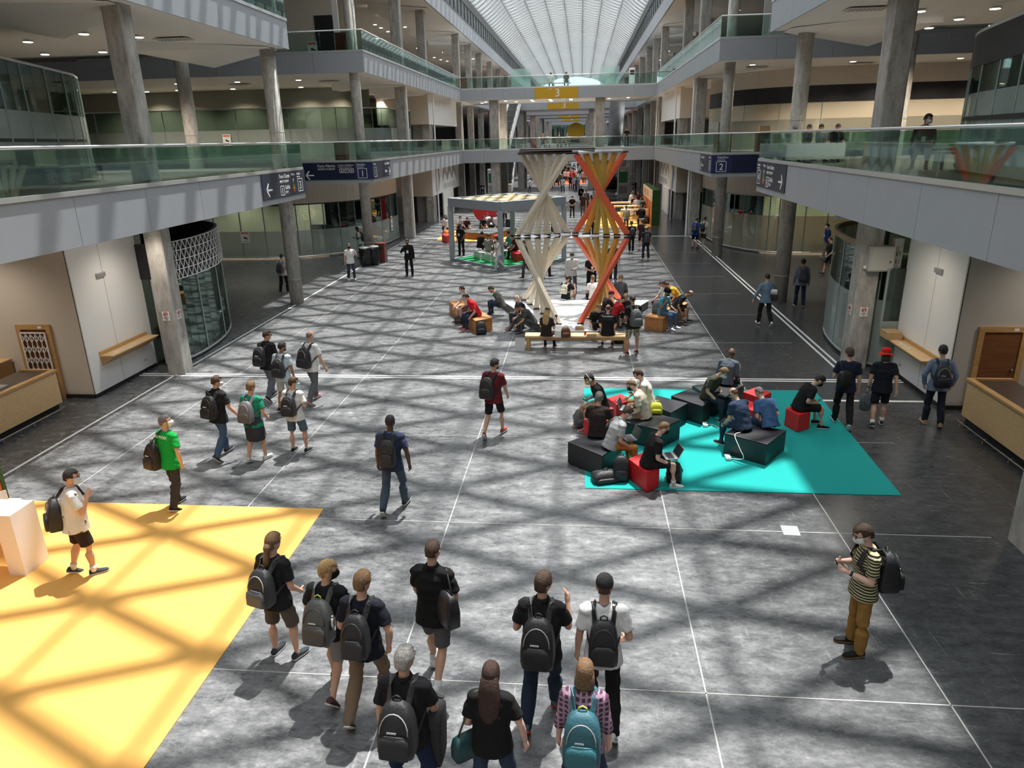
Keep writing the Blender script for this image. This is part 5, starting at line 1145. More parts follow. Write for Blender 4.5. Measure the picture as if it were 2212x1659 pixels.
def hair_mesh(F, style, mb):
    h = F.h; n, m = 28, 18; V = []
    rg = np.random.default_rng(int(abs(F.hd[2]) * 1e5) % 9999)
    cur = {'curly': .010, 'messy': .008}.get(style, .0022)
    for i in range(m + 1):
        th = math.pi * (i + (.01 if i == 0 else -.01 if i == m else 0)) / m
        for k in range(n):
            ph = 2 * math.pi * k / n
            x, y, z = math.sin(th) * math.cos(ph), math.sin(th) * math.sin(ph), math.cos(th)
            g = 1.09; face = y > .25 and z < (.42 if abs(x) < .55 else .55); low = z < (-.42 if y < 0 else -.05); ear = abs(x) > .75 and z < -.1
            if style in ('curly', 'messy', 'bob', 'long', 'tail'): low = z < (-.62 if y < .1 else -.1); g = 1.13
            if style in ('bob', 'long'): ear = False; low = z < -.9; face = y > .45 and z < .45
            if style == 'bald': g = 1.0; low = low or z > .42 or (y > .0 and z > .1)
            if style == 'crop': g = 1.04
            if style == 'tall': g = 1.12 + .08 * max(0, z)
            if face or low or ear: g = .82
            g += cur * 4 * (rg.random() - .4) if g > 1 else 0
            bxy = lambda q, p: math.copysign(abs(q) ** p, q)
            V.append(F.hd + F.HR @ (np.array((bxy(x, .86) * .078, bxy(y, .9) * .099 - .006, bxy(z, .86) * .113)) * g * h))
    mb.loft([V[i * n:(i + 1) * n] for i in range(m + 1)])
    A = lambda v: F.hd + F.HR @ (np.array(v, float) * h)
    if style == 'long':
        P = [A((0, -.045, .06)), A((0, -.085, -.02)), A((0, -.105, -.12)), A((0, -.125, -.26)), A((0, -.135, -.36)), A((0, -.13, -.44))]
        W = [(.05, .04), (.088, .05), (.105, .045), (.112, .035), (.095, .028), (.05, .015)]
        mb.loft([ering(p, F.HR[:, 0], F.HR[:, 1], a * h, b * h, 14) for p, (a, b) in zip(P, W)])
    if style == 'bob': mb.loft([ering(A((0, -.02, z)), F.HR[:, 0], F.HR[:, 1], a * h, b * h, 14) for z, a, b in ((.02, .088, .09), (-.06, .096, .092), (-.13, .10, .085), (-.16, .085, .07))])
    if style == 'tail':
        mb.tube([A((0, -.09, -.01)), A((0, -.118, -.06)), A((.0, -.125, -.12)), A((0, -.125, -.17)), A((0, -.125, -.24)), A((.0, -.12, -.31))], [.05 * h, .045 * h, .026 * h, .044 * h, .040 * h, .012], 10)
    if style == 'bun': mb.ell(A((0, -.05, .12)), .04 * h, .04 * h, .04 * h)
def P_(F, v): return F.hd + F.HR @ (np.array(v, float) * F.h)
def person(label, at, face, sp, grp=None):
    """at: (x, y) or (x, y, z) of the ground below; face: degrees, 0 = walking away, 90 = to the right"""
    x, y = at[0], at[1]; z = at[2] if len(at) > 2 else sp.get('z', .0)
    F = figure(sp); h = F.h; lod = sp.get('lod', 0 if y < 13.5 else 1 if y < 31 else 2)
    vox = (.0125, .018, .03)[lod]; fat = F.fat; n = 10 if lod < 2 else 8
    # --- body
    mb = MB(); torso(mb, F)
    loft_limb(mb, [F.nb - F.u2 * .04 * h, F.nt + F.HR[:, 2] * .03 * h], [.056 * h, .052 * h], n)
    mb.ell(F.hd, .076 * h, .097 * h, .116 * h, 16, 10, F.HR); mb.ell(P_(F, (0, .028, -.062)), .056 * h, .062 * h, .062 * h, 12, 8, F.HR)
    if lod < 2:
        loft_limb(mb, [P_(F, (0, .088, .012)), P_(F, (0, .108, -.026))], [.009 * h, .014 * h], 6)
        for q in (-1, 1): mb.ell(P_(F, (q * .078, -.008, -.012)), .012 * h, .022 * h, .034 * h, 8, 6, F.HR)
    for s in (0, 1):
        loft_limb(mb, [F.sh[s], (F.sh[s] + F.el[s]) / 2, F.el[s]], [.055 * h * (fat * .4 + .6), .049 * h * (fat * .4 + .6), .040 * h], n)
        fa = F.el[s] * .7 + F.wr[s] * .3; loft_limb(mb, [F.el[s], fa, F.wr[s]], [.040 * h, .042 * h, .027 * h], n)
        d = F.hdv[s]; loft_limb(mb, [F.wr[s], F.wr[s] + d * .04 * h, F.wr[s] + d * .085 * h], [.026 * h, .033 * h, .030 * h], n)
        if lod == 2: loft_limb(mb, [F.wr[s] + d * .07 * h, F.wr[s] + d * .15 * h], [.03 * h, .024 * h], 8)
        loft_limb(mb, [F.hip[s], F.hip[s] * .5 + F.kn[s] * .5, F.kn[s]], [.088 * h * (fat * .5 + .5), .075 * h * (fat * .5 + .5), .054 * h], n)
        cf = F.kn[s] * .68 + F.an[s] * .32 + np.array((0, -.012, 0)); loft_limb(mb, [F.kn[s], cf, F.kn[s] * .25 + F.an[s] * .75, F.an[s]], [.053 * h, .058 * h * (fat * .4 + .6), .040 * h, .037 * h], n)
        loft_limb(mb, [F.an[s] - np.array((0, 0, .03)), F.an[s] + F.ft[s] * .12 * h - np.array((0, 0, .056 * h))], [.034 * h, .018 * h], 8)
    sk = mat('skin_' + sp.get('skin', 'l'), SKIN[sp.get('skin', 'l')], .55, nz=.06, nsc=9)
    me = voxel(mb, 'person', sk, vox, 2, .5)
    if lod < 2:
        fb = MB()
        for s in (0, 1): fingers(F, s, fb)
        k = len(me.vertices); import bmesh as _b
        bm = _b.new(); bm.from_mesh(me); vs = [bm.verts.new(p) for p in fb.v]
        for f in fb.f:
            try: bm.faces.new([vs[i] for i in f]).smooth = True
            except ValueError: pass
        bm.to_mesh(me); bm.free()
    root = bpy.data.objects.new('person', me); C.objects.link(root); tag(root, label, 'person', grp)
    # --- top
    tp = sp.get('top', 'tee'); tcol = sp.get('tc', (.02, .02, .022)); cm = cloth(tcol, sp.get('tpat'))
    tb = MB(); torso(tb, F, .022 if lod < 2 else .026, hem=sp.get('hem', -.13 if sp.get('sit') is None else -.07), col=tp in ('polo', 'shirt'))
    for s in (0, 1):
        if tp in ('tee', 'polo'):
            e = F.sh[s] * .30 + F.el[s] * .70
            R0 = .064 * h * (fat * .4 + .6)
            tb.tube([F.sh[s] + nv(F.sh[s] - F.el[s]) * .045, F.sh[s] + nv(F.sh[s] - F.el[s]) * .015, F.sh[s] * .7 + F.el[s] * .3, e], [R0 * .4, R0 * .86, R0 + .004, R0 + .010], n)
        elif tp in ('shirt', 'hoodie'):
            loft_limb(tb, [F.sh[s], F.el[s]], [.066 * h, .056 * h], n); tb.tube([F.el[s], F.el[s] * .5 + F.wr[s] * .5, F.wr[s]], [.056 * h, .048 * h, .042 * h], n)
        elif tp == 'rolled':
            loft_limb(tb, [F.sh[s], F.el[s]], [.066 * h, .056 * h], n); tb.tube([F.el[s], F.el[s] * .62 + F.wr[s] * .38], [.054 * h, .052 * h], n)
    so_ = link(voxel(tb, 'shirt', cm, vox, 3, .5), 'shirt', root)
    if tp == 'polo' and lod < 2:
        c = F.nb + F.u2 * .02 * h; cb = MB().loft([ering(c + F.u2 * z_, F.r, F.f2, a * h, a * 1.05 * h) for z_, a in ((-.012, .085), (.03, .068), (.034, .062), (.0, .066))]); lmesh(cb, 'collar', cm, so_)
    # --- legs
    bt = sp.get('bot', 'trousers'); bm_ = cloth(sp.get('bc', (.03, .035, .05)), sp.get('bpat')); lb = MB(); X = np.array((1., 0, 0)); g = .007
    lb.loft([ering(F.pel + F.u1 * z_ * h, X, F.f1, a * h * (fat * .6 + .4) + g, b * h * fat + g) for z_, a, b in ((-.06, .160, .112), (.0, .172, .124), (.07, .152, .112))])
    for s in (0, 1):
        th = (fat * .5 + .5)
        if bt == 'trousers':
            w = sp.get('wide', 1.0)
            loft_limb(lb, [F.hip[s], F.hip[s] * .5 + F.kn[s] * .5, F.kn[s]], [(.093 * h) * th + .004, .083 * h * th, .074 * h * w], n)
            sd_ = nv(F.an[s] - F.kn[s]); lb.ell(F.kn[s], .082 * h * w, .082 * h * w, .082 * h * w, 12, 8)
            lb.tube([F.kn[s] - sd_ * .03, F.kn[s], F.kn[s] * .66 + F.an[s] * .34 + np.array((0, -.012, 0)), F.an[s] + sd_ * .03], [.05, .078 * h * w, .080 * h * max(w, 1) * (fat * .4 + .6), .062 * h * w], n)
        else:
            e = F.hip[s] * (1 - sp.get('slen', .92)) + F.kn[s] * sp.get('slen', .92)
            lb.tube([F.hip[s] + nv(F.hip[s] - F.kn[s]) * .04, F.hip[s] * .5 + F.kn[s] * .5, e], [.094 * h * th + .004, .092 * h * th, .086 * h * th], n)
    link(voxel(lb, bt, bm_, vox, 7 if lod == 0 else 4, .5), bt, root)
    # --- shoes
    sc_ = sp.get('shoe', (.02, .02, .022)); sole = sp.get('sole', (.75, .75, .73))
    for s in (0, 1):
        a, f = F.an[s], F.ft[s]; r_ = nv(np.cross(f, (0, 0, 1))); u_ = np.cross(r_, f); b = a - u_ * .075 * h
        def sring(d, w, z0, z1): 
            c = b + f * d * h
            return [c + r_ * w * h * math.cos(t) * (1 if math.sin(t) < .2 else .86) + u_ * h * (z0 + (z1 - z0) * (.5 + .5 * math.sin(t))) for t in np.linspace(0, 2 * math.pi, 13)[:-1]]
        st = [(-.072, .022, .012, .05), (-.062, .036, .01, .085), (-.02, .040, .01, .105), (.03, .042, .01, .088), (.08, .047, .01, .065), (.13, .048, .01, .052), (.17, .040, .01, .042), (.195, .02, .014, .03)]
        sh = lmesh(MB().loft([sring(*q) for q in st]), 'shoe', cloth(sc_), root)
        if lod < 2: lmesh(MB().loft([sring(d, w * 1.10, -.004 if 0 < i < 7 else .0, .02) for i, (d, w, _, _) in enumerate(st)]), 'sole', cloth(sole), sh)
        if sp.get('sock'): lmesh(MB().tube([a - np.array((0, 0, .02)), a * .8 + F.kn[s] * .2], [.047 * h, .049 * h], 10), 'sock', cloth(sp['sock']), root)
    # --- head
    hs = sp.get('hair', 'short'); hc = sp.get('hc', 'b')
    if hs != 'none': hb = MB(); hair_mesh(F, hs, hb); lmesh(hb, 'hair', hmat(hc), root)
    if sp.get('cap'):
        c = MB().loft([[P_(F, (.086 * a * math.cos(t), .106 * a * math.sin(t) - .005, z_)) for t in np.linspace(0, 2 * math.pi, 21)[:-1]] for z_, a in ((.02, 1.02), (.05, 1.03), (.09, .92), (.118, .62), (.13, .15))]); cp = lmesh(c, 'cap', cloth(sp['cap']), root)
        if not sp.get('beanie'):
            q = sp.get('brim', 1); bb = MB(); bb.loft([[P_(F, (.075 * math.cos(t) * e, q * (.085 + .02 * e + .085 * math.sin(t) * e), .028 - .012 * e + o)) for t in np.linspace(0, math.pi, 9)] for e, o in ((.25, .004), (1, .004), (1, -.004), (.25, -.004))]); lmesh(bb, 'brim', cloth(sp['cap']), cp)
    if sp.get('hat'):
        hm = cloth(sp['hat']); c = MB().loft([[P_(F, (.086 * a * math.cos(t), .104 * a * math.sin(t) - .005, z_)) for t in np.linspace(0, 2 * math.pi, 21)[:-1]] for z_, a in ((.03, 1.04), (.09, 1.0), (.135, .9), (.142, .2))]); cp = lmesh(c, 'hat_crown', hm, root)
        lmesh(MB().loft([[P_(F, (.086 * a * math.cos(t), .104 * a * math.sin(t) - .005, z_ + .012 * math.sin(3 * t) * (a > 1.2))) for t in np.linspace(0, 2 * math.pi, 31)[:-1]] for z_, a in ((.04, .98), (.035, 1.04), (.0, 1.75), (-.008, 1.75), (.028, 1.0))]), 'hat_brim', hm, cp)
    if sp.get('turban'):
        c = MB(); c.ell(P_(F, (0, -.012, .058)), .104 * h, .122 * h, .088 * h, 18, 10, F.HR)
        for k in range(4): c.tube([P_(F, (.108 * math.cos(t) * (1 - .05 * k), .124 * math.sin(t) * (1 - .05 * k) - .01, .02 + .028 * k + .03 * math.sin(t) * (-1) ** k)) for t in np.linspace(0, 2 * math.pi, 21)[:-1]], .015 * h, 6, closed=True)
        lmesh(c, 'turban', cloth(sp['turban']), root)
    if sp.get('beard'): lmesh(MB().ell(P_(F, (0, .042, -.075)), .060 * h, .060 * h, .050 * h, 14, 8, F.HR), 'beard', hmat(hc), root)
    if lod < 2 and sp.get('eyes', 1):
        for q in (-1, 1): lmesh(MB().ell(P_(F, (q * .031, .087, .008)), .0125 * h, .010 * h, .007 * h, 8, 6, F.HR), 'eye', mat('eye_dark', (.02, .015, .012), .3), root)
        for q in (-1, 1): lmesh(MB().tube([P_(F, (q * .016, .096, .028)), P_(F, (q * .034, .092, .034)), P_(F, (q * .05, .080, .028))], .005 * h, 5), 'eyebrow', hmat(hc if hc != 'g' else 'sg'), root)
        if not sp.get('mask'): lmesh(MB().tube([P_(F, (-.024, .086, -.066)), P_(F, (0, .094, -.063)), P_(F, (.024, .086, -.066))], .0055 * h, 6), 'mouth', mat('lips', (.38, .13, .11), .5), root)
    if sp.get('mask'):
        c = MB(); rows = []
        for z_, w, o in ((-.004, 1.0, .0), (-.03, 1.06, .018), (-.06, 1.0, .024), (-.095, .85, .012), (-.118, .6, -.02)):
            rows.append([P_(F, (.074 * w * math.sin(t), .010 + (.094 * w) * math.cos(t) * (1 if abs(t) > .5 else 1.02) + o * math.cos(t), z_)) for t in np.linspace(-1.25, 1.25, 11)] + [P_(F, (.070 * w * math.sin(t), .0 + (.088 * w) * math.cos(t), z_)) for t in np.linspace(1.25, -1.25, 11)])
        mk = lmesh(c.loft(rows), 'face_mask', cloth(sp['mask']), root)
        if lod == 0:
            for q in (-1, 1): lmesh(MB().tube([P_(F, (q * .07, .03, -.02)), P_(F, (q * .084, -.012, .0)), P_(F, (q * .078, -.02, -.05)), P_(F, (q * .066, .03, -.075))], .0022, 5), 'ear_loop', M_txt, mk)
    if sp.get('glasses'):
        gl = MB()
        for q in (-1, 1):
            gl.tube([P_(F, (q * .032 + .022 * math.cos(t), .104, .006 + .016 * math.sin(t))) for t in np.linspace(0, 6.283, 13)[:-1]], .0028, 5, closed=True)
            gl.tube([P_(F, (q * .054, .102, .01)), P_(F, (q * .082, .0, .008))], .0028, 5)
        lmesh(gl, 'glasses', M_black, root)
    if sp.get('phones'):
        gl = MB().tube([P_(F, (.092 * math.cos(t), -.005, .135 * math.sin(t) - .0)) for t in np.linspace(0, math.pi, 13)], .01, 6)
        for q in (-1, 1): gl.ell(P_(F, (q * .092, -.005, -.01)), .018, .034, .042, 10, 6, F.HR)
        lmesh(gl, 'headphones', mat('headphone_silver', (.5, .5, .5), .4), root)
    if sp.get('lan'):
        c0 = F.nb + F.u2 * .02 * h; P = [c0 - F.f2 * .07 * h, c0 - F.r * .066 * h, F.ch + F.f2 * .135 * h * (fat * .6 + .4) - F.u2 * .02, c0 + F.r * .066 * h]
        lmesh(MB().tube(P, .0075 * h, 5, closed=True), 'lanyard', cloth(sp['lan']), root)
        if sp.get('badge', 1): b = P[2] + F.f2 * .014; q = MB().loft([[b + F.r * a + F.u2 * c_ + F.f2 * d for a, c_ in ((-.045, 0), (.045, 0), (.045, -.13), (-.045, -.13))] for d in (.012, .02)]); lmesh(q, 'badge', M_txt, root, False)
    if sp.get('watch') is not None:
        s = sp['watch']; p = F.wr[s] * .93 + F.el[s] * .07; d = F.hdv[s]; lmesh(MB().tube([p - d * .013, p + d * .013], .033 * h, 10), 'watch', M_black, root)
    if sp.get('apron'):                                            # a jacket knotted round the waist
        q = MB().loft([ering(F.pel + np.array((0, 0, z_)) * h, X, F.f1, a * h, b * h) for z_, a, b in ((.10, .185, .15), (.0, .205, .17), (-.2, .21, .175), (-.42, .20, .17), (-.45, .17, .15))]); lmesh(q, 'tied_jacket', cloth(sp['apron']), root)
    if sp.get('print'):
        tx, sz = sp['print']; cu = F.ch + F.u2 * .10 * h - F.f2 * .133 * h; R_ = np.array((F.r, F.u2, -F.f2)).T
        me2 = text(tx, (0, 0, 0), (1, 0, 0), (0, 0, 1), sz, M_txt, None, 'print', 'CENTER'); me2.matrix_world = Matrix([[*R_[i], cu[i]] for i in range(3)] + [[0, 0, 0, 1]]); me2.parent = so_
    a = math.radians(face); root.location = (x, y, z); root.rotation_euler = (0, 0, -a)
    root['_z'] = 0; del root['_z']
    F.root, F.face, F.M = root, face, Matrix.Translation((x, y, z)) @ Matrix.Rotation(-a, 4, 'Z')
    return F
# ------------------------------------------------------------------ bags and hand-held things
def held(name, label, cat, F, p, grp=None):
    """a top-level thing whose parts are modelled in the carrier's frame"""
    t = thing(name, label, cat, F.M @ Vector(p), -math.radians(F.face), grp); t['_o'] = 0; del t['_o']
    return t, np.array(p, float)
def hpart(mb, name, m, t, p, smooth=True):
    mb.v = [tuple(np.array(v) - p) for v in mb.v]; o = mb.obj(name, m, None, smooth=smooth)
    o.parent = t; return o
def rrect(c, r, f, w, d, e=.35, n=5):
    out = []
    for cx, cy, a0 in ((1, 1, 0), (-1, 1, 90), (-1, -1, 180), (1, -1, 270)):
        for k in range(n):
            a = math.radians(a0 + 90 * k / (n - 1)); out.append(c + r * (cx * w * (1 - e) + w * e * math.cos(a)) + f * (cy * d * (1 - e) + d * e * math.sin(a)))
    return out
def backpack(label, F, col=(.016, .016, .018), w=.155, hgt=.46, d=.09, logo=None, acc=None, slim=False, straps=(0, 1), side=0.0, drop=0.0, pocket=None, grp=None, lod=None, top2=None):
    h = F.h; R, B, U = F.r, -F.f2, F.u2
    thick = .135 + .02 + (F.fat - 1) * .1
    base = F.nb - U * (hgt + .06 + drop) * h + B * (thick + d) * h * .86 + R * side
    t, p = held('backpack', label, 'bag', F, base, grp); m = cloth(col) if not acc else cloth(col)
    m = mat('nylon_%02x%02x%02x' % tuple(int(c * 255) for c in col), col, .5, bump=.5, nsc=22)
    prof = [(0, .80, .75), (.03, .95, .95), (.15, 1.0, 1.08), (.35, 1.0, 1.0), (.60, .95, .88), (.80, .84, .70), (.93, .62, .46), (1.0, .3, .2)]
    hpart(MB().loft([rrect(base + U * q * hgt * h + B * (1 - b_) * -.03, R, B, w * a * h, d * b_ * h) for q, a, b_ in prof]), 'bag_body', m, t, p)
    if lod == 2: 
        return t
    pm = mat('nylon_%02x%02x%02x' % tuple(int(c * 255) for c in (pocket or col)), pocket or col, .5, bump=.5, nsc=22)
    hpart(MB().loft([rrect(base + U * q * hgt * h + B * d * (.98 + .10 * b_) * h, R, B, w * a * .82 * h, d * .35 * b_ * h) for q, a, b_ in ((.05, .8, .6), (.09, .98, 1), (.3, 1, 1), (.44, .95, .85), (.5, .6, .4))]), 'front_pocket', pm, t, p)
    zp = MB().tube([base + U * (.52 + .36 * math.sin(a)) * hgt * h + R * w * .78 * math.cos(a) * h + B * d * (.98 - .3 * math.sin(a)) * h for a in np.linspace(0, math.pi, 11)], .006 * h, 5); hpart(zp, 'zipper', mat('zip_' + ('lt' if acc else 'dk'), acc or (.06, .06, .065), .4), t, p)
    hpart(MB().tube([base + U * hgt * 1.0 * h + R * q * .035 + U * z_ - B * .03 for q, z_ in ((-1, -.02), (-1, .03), (0, .05), (1, .03), (1, -.02))], .009, 6), 'grab_handle', top2 and mat('grab_col', top2, .6) or m, t, p)
    for s in straps:
        q = -1 if s == 0 else 1; x0 = R * q * .085 * h; sh = F.nb - U * .012 * h + R * q * .105 * h
        th = .125 + (F.fat - 1) * .08
        P = [base + U * hgt * .86 * h + x0 - B * d * .5, sh + B * .085 * h + U * .0, sh + U * .036 * h, sh - B * .085 * h - U * .015 * h, F.ch - B * (th + .015) * h + R * q * .12 * h + U * .02, F.wa * .4 + F.ch * .6 - B * .08 * h + R * q * (.172 * F.fat) * h, F.wa + U * .06 + B * .06 * h + R * q * .16 * F.fat * h, base + U * .08 * h + R * q * w * .8 * h - B * d * .5]
        L = MB(); rr = []
        for i, c in enumerate(P):
            tdir = nv(P[min(i + 1, len(P) - 1)] - P[max(i - 1, 0)]); wd = .030 * h if i < 5 else .012 * h
            out = nv(c - (F.ch + U * ((c - F.ch) @ U))) if i not in (2,) else U
            sd = nv(np.cross(tdir, out)); o2 = np.cross(sd, tdir) * .007
            rr.append([c - sd * wd - o2, c + sd * wd - o2, c + sd * wd + o2, c - sd * wd + o2])
        hpart(L.loft(rr), 'strap', m, t, p, False)
    if logo:
        c = base + U * hgt * .56 * h + B * d * 1.0 * h - R * .02; b_ = MB(); zz = 0
        for k in range(8): b_.loft([[c + R * (k * .011 - .04) * h + U * v * .007 * h + B * z_ for v in (-1, 1)] + [c + R * (k * .011 - .033) * h + U * v * .007 * (1 if k % 3 else 1.6) * h + B * z_ for v in (1, -1)] for z_ in (.0, .006)])
        hpart(b_, 'logo', mat('logo_white', (.8, .8, .8), .6), t, p, False)
    return t
def shoulder_bag(label, F, s, col, w=.16, hgt=.34, d=.07, drop=.32, out=.10, back=.10, strapc=None, flap=None):
    h = F.h; q = -1 if s == 0 else 1; R, B, U = F.r, -F.f2, F.u2
    base = F.sh[s] - U * (drop + hgt) * h + R * q * out * h + B * back * h; t, p = held('shoulder_bag', label, 'bag', F, base)
    m = mat('leather_%02x%02x%02x' % tuple(int(c * 255) for c in col), col, .42, bump=.4, nsc=18); ax = nv(R * .75 * q + B * .65); ay = np.cross(U, ax)
    hpart(MB().loft([rrect(base + U * z_ * hgt * h, ax, ay, w * a * h, d * b_ * h) for z_, a, b_ in ((0, .86, .8), (.06, 1, 1), (.5, 1, 1.02), (.85, .92, .8), (1, .75, .4))]), 'bag_body', m, t, p)
    for e in (-1, 1): hpart(MB().tube([base + U * hgt * .95 * h + ax * e * w * .7 * h, F.sh[s] + U * .075 * h + ax * e * .02 - R * q * .03, F.sh[s] + U * .078 * h - R * q * .05], .010 * h, 6), 'strap', mat('strap_%02x' % int((strapc or col)[0] * 255), strapc or col, .5), t, p)
    if flap: hpart(MB().loft([rrect(base + U * z_ * hgt * h + ay * -.012, ax, ay, w * a * 1.02 * h, d * b_ * h) for z_, a, b_ in ((.55, .95, 1.05), (.9, .95, .86), (1.02, .75, .4))]), 'flap', mat('flap_%02x' % int(flap[0] * 255), flap, .5), t, p)
    return t
def phone(label, F, s=1, name='phone', both=False):
    d = F.hdv[s]; c = F.wr[s] + d * .12 * F.h if not both else (F.wr[0] + F.wr[1]) / 2 + (F.hdv[0] + F.hdv[1]) / 2 * .13 * F.h + F.u2 * .03
    t, p = held(name, label, 'phone', F, c); up = nv(d * .55 + F.u2 * .8); n_ = nv(np.cross(F.r, up))
    hpart(MB().loft([[c + F.r * a + up * b + n_ * z_ for a, b in ((-.037, -.075), (.037, -.075), (.037, .075), (-.037, .075))] for z_ in (-.005, .004)]), 'phone_case', M_black, t, p, False)
    hpart(MB().loft([[c + F.r * a + up * b + n_ * z_ for a, b in ((-.033, -.068), (.033, -.068), (.033, .068), (-.033, .068))] for z_ in (-.0062, -.005)]), 'phone_screen', mat('phone_glass', (.03, .035, .045), .15), t, p, False)
    return t
def laptop(label, F, col=(.42, .43, .45), tilt=.45, dy=.02, scr=(.02, .025, .035), sticker=False):
    c = (F.kn[0] + F.kn[1]) / 2 * .55 + F.pel * .45 + np.array((0, dy, .0)); c[2] = max(F.kn[0][2], F.kn[1][2], F.pel[2]) + .075
    t, p = held('laptop', label, 'laptop', F, c); m = mat('laptop_%02x' % int(col[0] * 255), col, .35, .5)
    bx = lambda z0, z1, a=.16, b=.115: MB().loft([[c + np.array((q * a, r_ * b, z_)) for q, r_ in ((-1, -1), (1, -1), (1, 1), (-1, 1))] for z_ in (z0, z1)])
    hpart(bx(0, .016), 'base', m, t, p, False); hpart(bx(.016, .019, .14, .06), 'keyboard', M_black, t, p, False)
    hi = c + np.array((0, .115, .016)); up = np.array((0, math.sin(tilt), math.cos(tilt))); n_ = np.array((0, math.cos(tilt), -math.sin(tilt)))
    hpart(MB().loft([[hi + np.array((q * .16, 0, 0)) + up * v + n_ * z_ for q, v in ((-1, 0), (1, 0), (1, .21), (-1, .21))] for z_ in (0, .008)]), 'lid', m, t, p, False)
    hpart(MB().loft([[hi + np.array((q * .15, 0, 0)) + up * v + n_ * z_ for q, v in ((-1, .012), (1, .012), (1, .2), (-1, .2))] for z_ in (-.002, 0)]), 'screen', mat('screen_%02x' % int(scr[0] * 255), scr, .2), t, p, False)
    return t
def floor_bag(label, px, py, col=(.016, .016, .018), w=.16, d=.11, hgt=.4, z=0., rz=0., name='backpack', acc=None):
    x, y = fl(px, py, z); t = thing(name, label, 'bag', (x, y, z), rz); m = mat('nylon_%02x%02x%02x' % tuple(int(c * 255) for c in col), col, .5, bump=.5, nsc=22)
    R, B, U = np.array((1., 0, 0)), np.array((0, 1., 0)), np.array((0, 0, 1.)); o3 = np.zeros(3)
    hpart(MB().loft([rrect(U * (q * hgt + .003), R, B, w * a, d * b_) for q, a, b_ in ((0, .9, .9), (.05, 1, 1), (.45, 1, 1), (.75, .85, .8), (.94, .6, .5), (1, .3, .25))]), 'bag_body', m, t, o3)
    hpart(MB().loft([rrect(U * q * hgt - B * d * .95, R, B, w * a * .8, d * .3 * b_) for q, a, b_ in ((.06, .8, .6), (.1, 1, 1), (.4, 1, 1), (.5, .7, .5))]), 'front_pocket', m, t, o3)
    hpart(MB().tube([np.array((q, .0, hgt * .97 + z_)) for q, z_ in ((-.04, 0), (-.04, .05), (.04, .05), (.04, 0))], .009, 6), 'grab_handle', mat('grab_%02x' % int((acc or col)[0] * 255), acc or col, .5), t, o3)
    for q in (-1, 1): hpart(MB().tube([np.array((q * w * .5, d * .7, hgt * .85)), np.array((q * w * .9, d * 1.3, hgt * .5)), np.array((q * w * .7, d * 1.0, .04))], .012, 6), 'strap', m, t, o3)
    return t
# ------------------------------------------------------------------ who is where
BK, WH, NV, JN, GJ, KH = (.016, .016, .018), (.74, .74, .73), (.025, .032, .06), (.06, .10, .17), (.13, .145, .165), (.27, .17, .085)
def at(*px):
    a = [fl(*p) for p in px]; return (sum(p[0] for p in a) / len(a), sum(p[1] for p in a) / len(a))
Pn = person
# walkers seen from behind
f = Pn('stout man in a white patterned tee and dark shorts, hand raised', at((180, 1262), (200, 1215)), 48, dict(h=1.74, fat=1.28, gait='stepR', arms=('down', 'chin'), tc=(.72, .73, .72), tpat='blot', bot='shorts', bc=(.035, .022, .02), shoe=(.05, .05, .06), hc='k', look=12, mask=(.55, .65, .75), glasses=1, skin='l', sock=WH))
backpack('black backpack with a white print slung by one strap on the stout man', f, (.018, .018, .02), .17, .50, .10, True, straps=(0,), side=-.07, drop=.06)
f = Pn('grey haired man in a bright green lettered tee at the yellow carpet edge', at((380, 1096), (392, 1092)), 22, dict(h=1.76, gait='stepL', arms=('strap', 'pocket'), tc=(.01, .36, .06), bc=(.045, .045, .05), hc='sg', hair='crop', look=30, nod=-8, mask=(.85, .85, .84), print=('GO MOO!', .075), lan=(.1, .15, .3), badge=0))
backpack('dark backpack hanging from one shoulder of the man in bright green', f, (.022, .018, .018), .135, .48, .085, True, straps=(0,), side=-.17, drop=.12)
f = Pn('man in a black polo and blue jeans walking beside the person in teal green', at((480, 992), (493, 982)), 18, dict(h=1.77, gait='walkL', arms=('down', (( .30, .18, -.93), (.28, .55, -.78))), top='polo', tc=(.022, .022, .024), bc=(.07, .115, .20), look=20, hc='b', mask=(.8, .82, .85), watch=0, shoe=(.05, .05, .05), wide=.95))
backpack('black backpack with a white logo strip on the black polo man in blue jeans', f, BK, .155, .47, .095, True)
f = Pn('fair haired person in a teal green tee with a dark jacket tied round the waist', at((557, 1003), (563, 985)), 10, dict(h=1.70, gait='stepR', arms=('down', 'carry'), tc=(.02, .26, .15), bot='shorts', bc=(.3, .3, .3), hair='messy', hc='lb', apron=(.045, .048, .06), shoe=(.6, .6, .58), fat=1.06))
backpack('two tone grey backpack on the person in the teal green tee', f, (.17, .16, .17), .15, .46, .095, acc=(.4, .4, .4), pocket=(.12, .10, .10))
f = Pn('man in a white tee and denim shorts with a blue mask walking', at((630, 980), (664, 973)), 8, dict(h=1.66, gait='shift', arms=('carry', 'strap'), tc=WH, bot='shorts', bc=(.09, .14, .17), hc='b', hair='messy', look=42, mask=(.4, .62, .72), shoe=(.03, .03, .03), fat=1.1))
backpack('black backpack with a white logo strip on the man in denim shorts', f, BK, .15, .45, .095, True)
f = Pn('man in a black polo and grey jeans walking in the trio', at((577, 868), (602, 856)), 12, dict(h=1.80, gait='walkL', arms=('carry', 'down'), top='polo', tc=(.02, .02, .022), bc=GJ, hc='b', look=38, glasses=1, fat=1.12))
backpack('black backpack with a white logo strip on the black polo man in grey jeans', f, BK, .155, .48, .095, True, side=-.06)
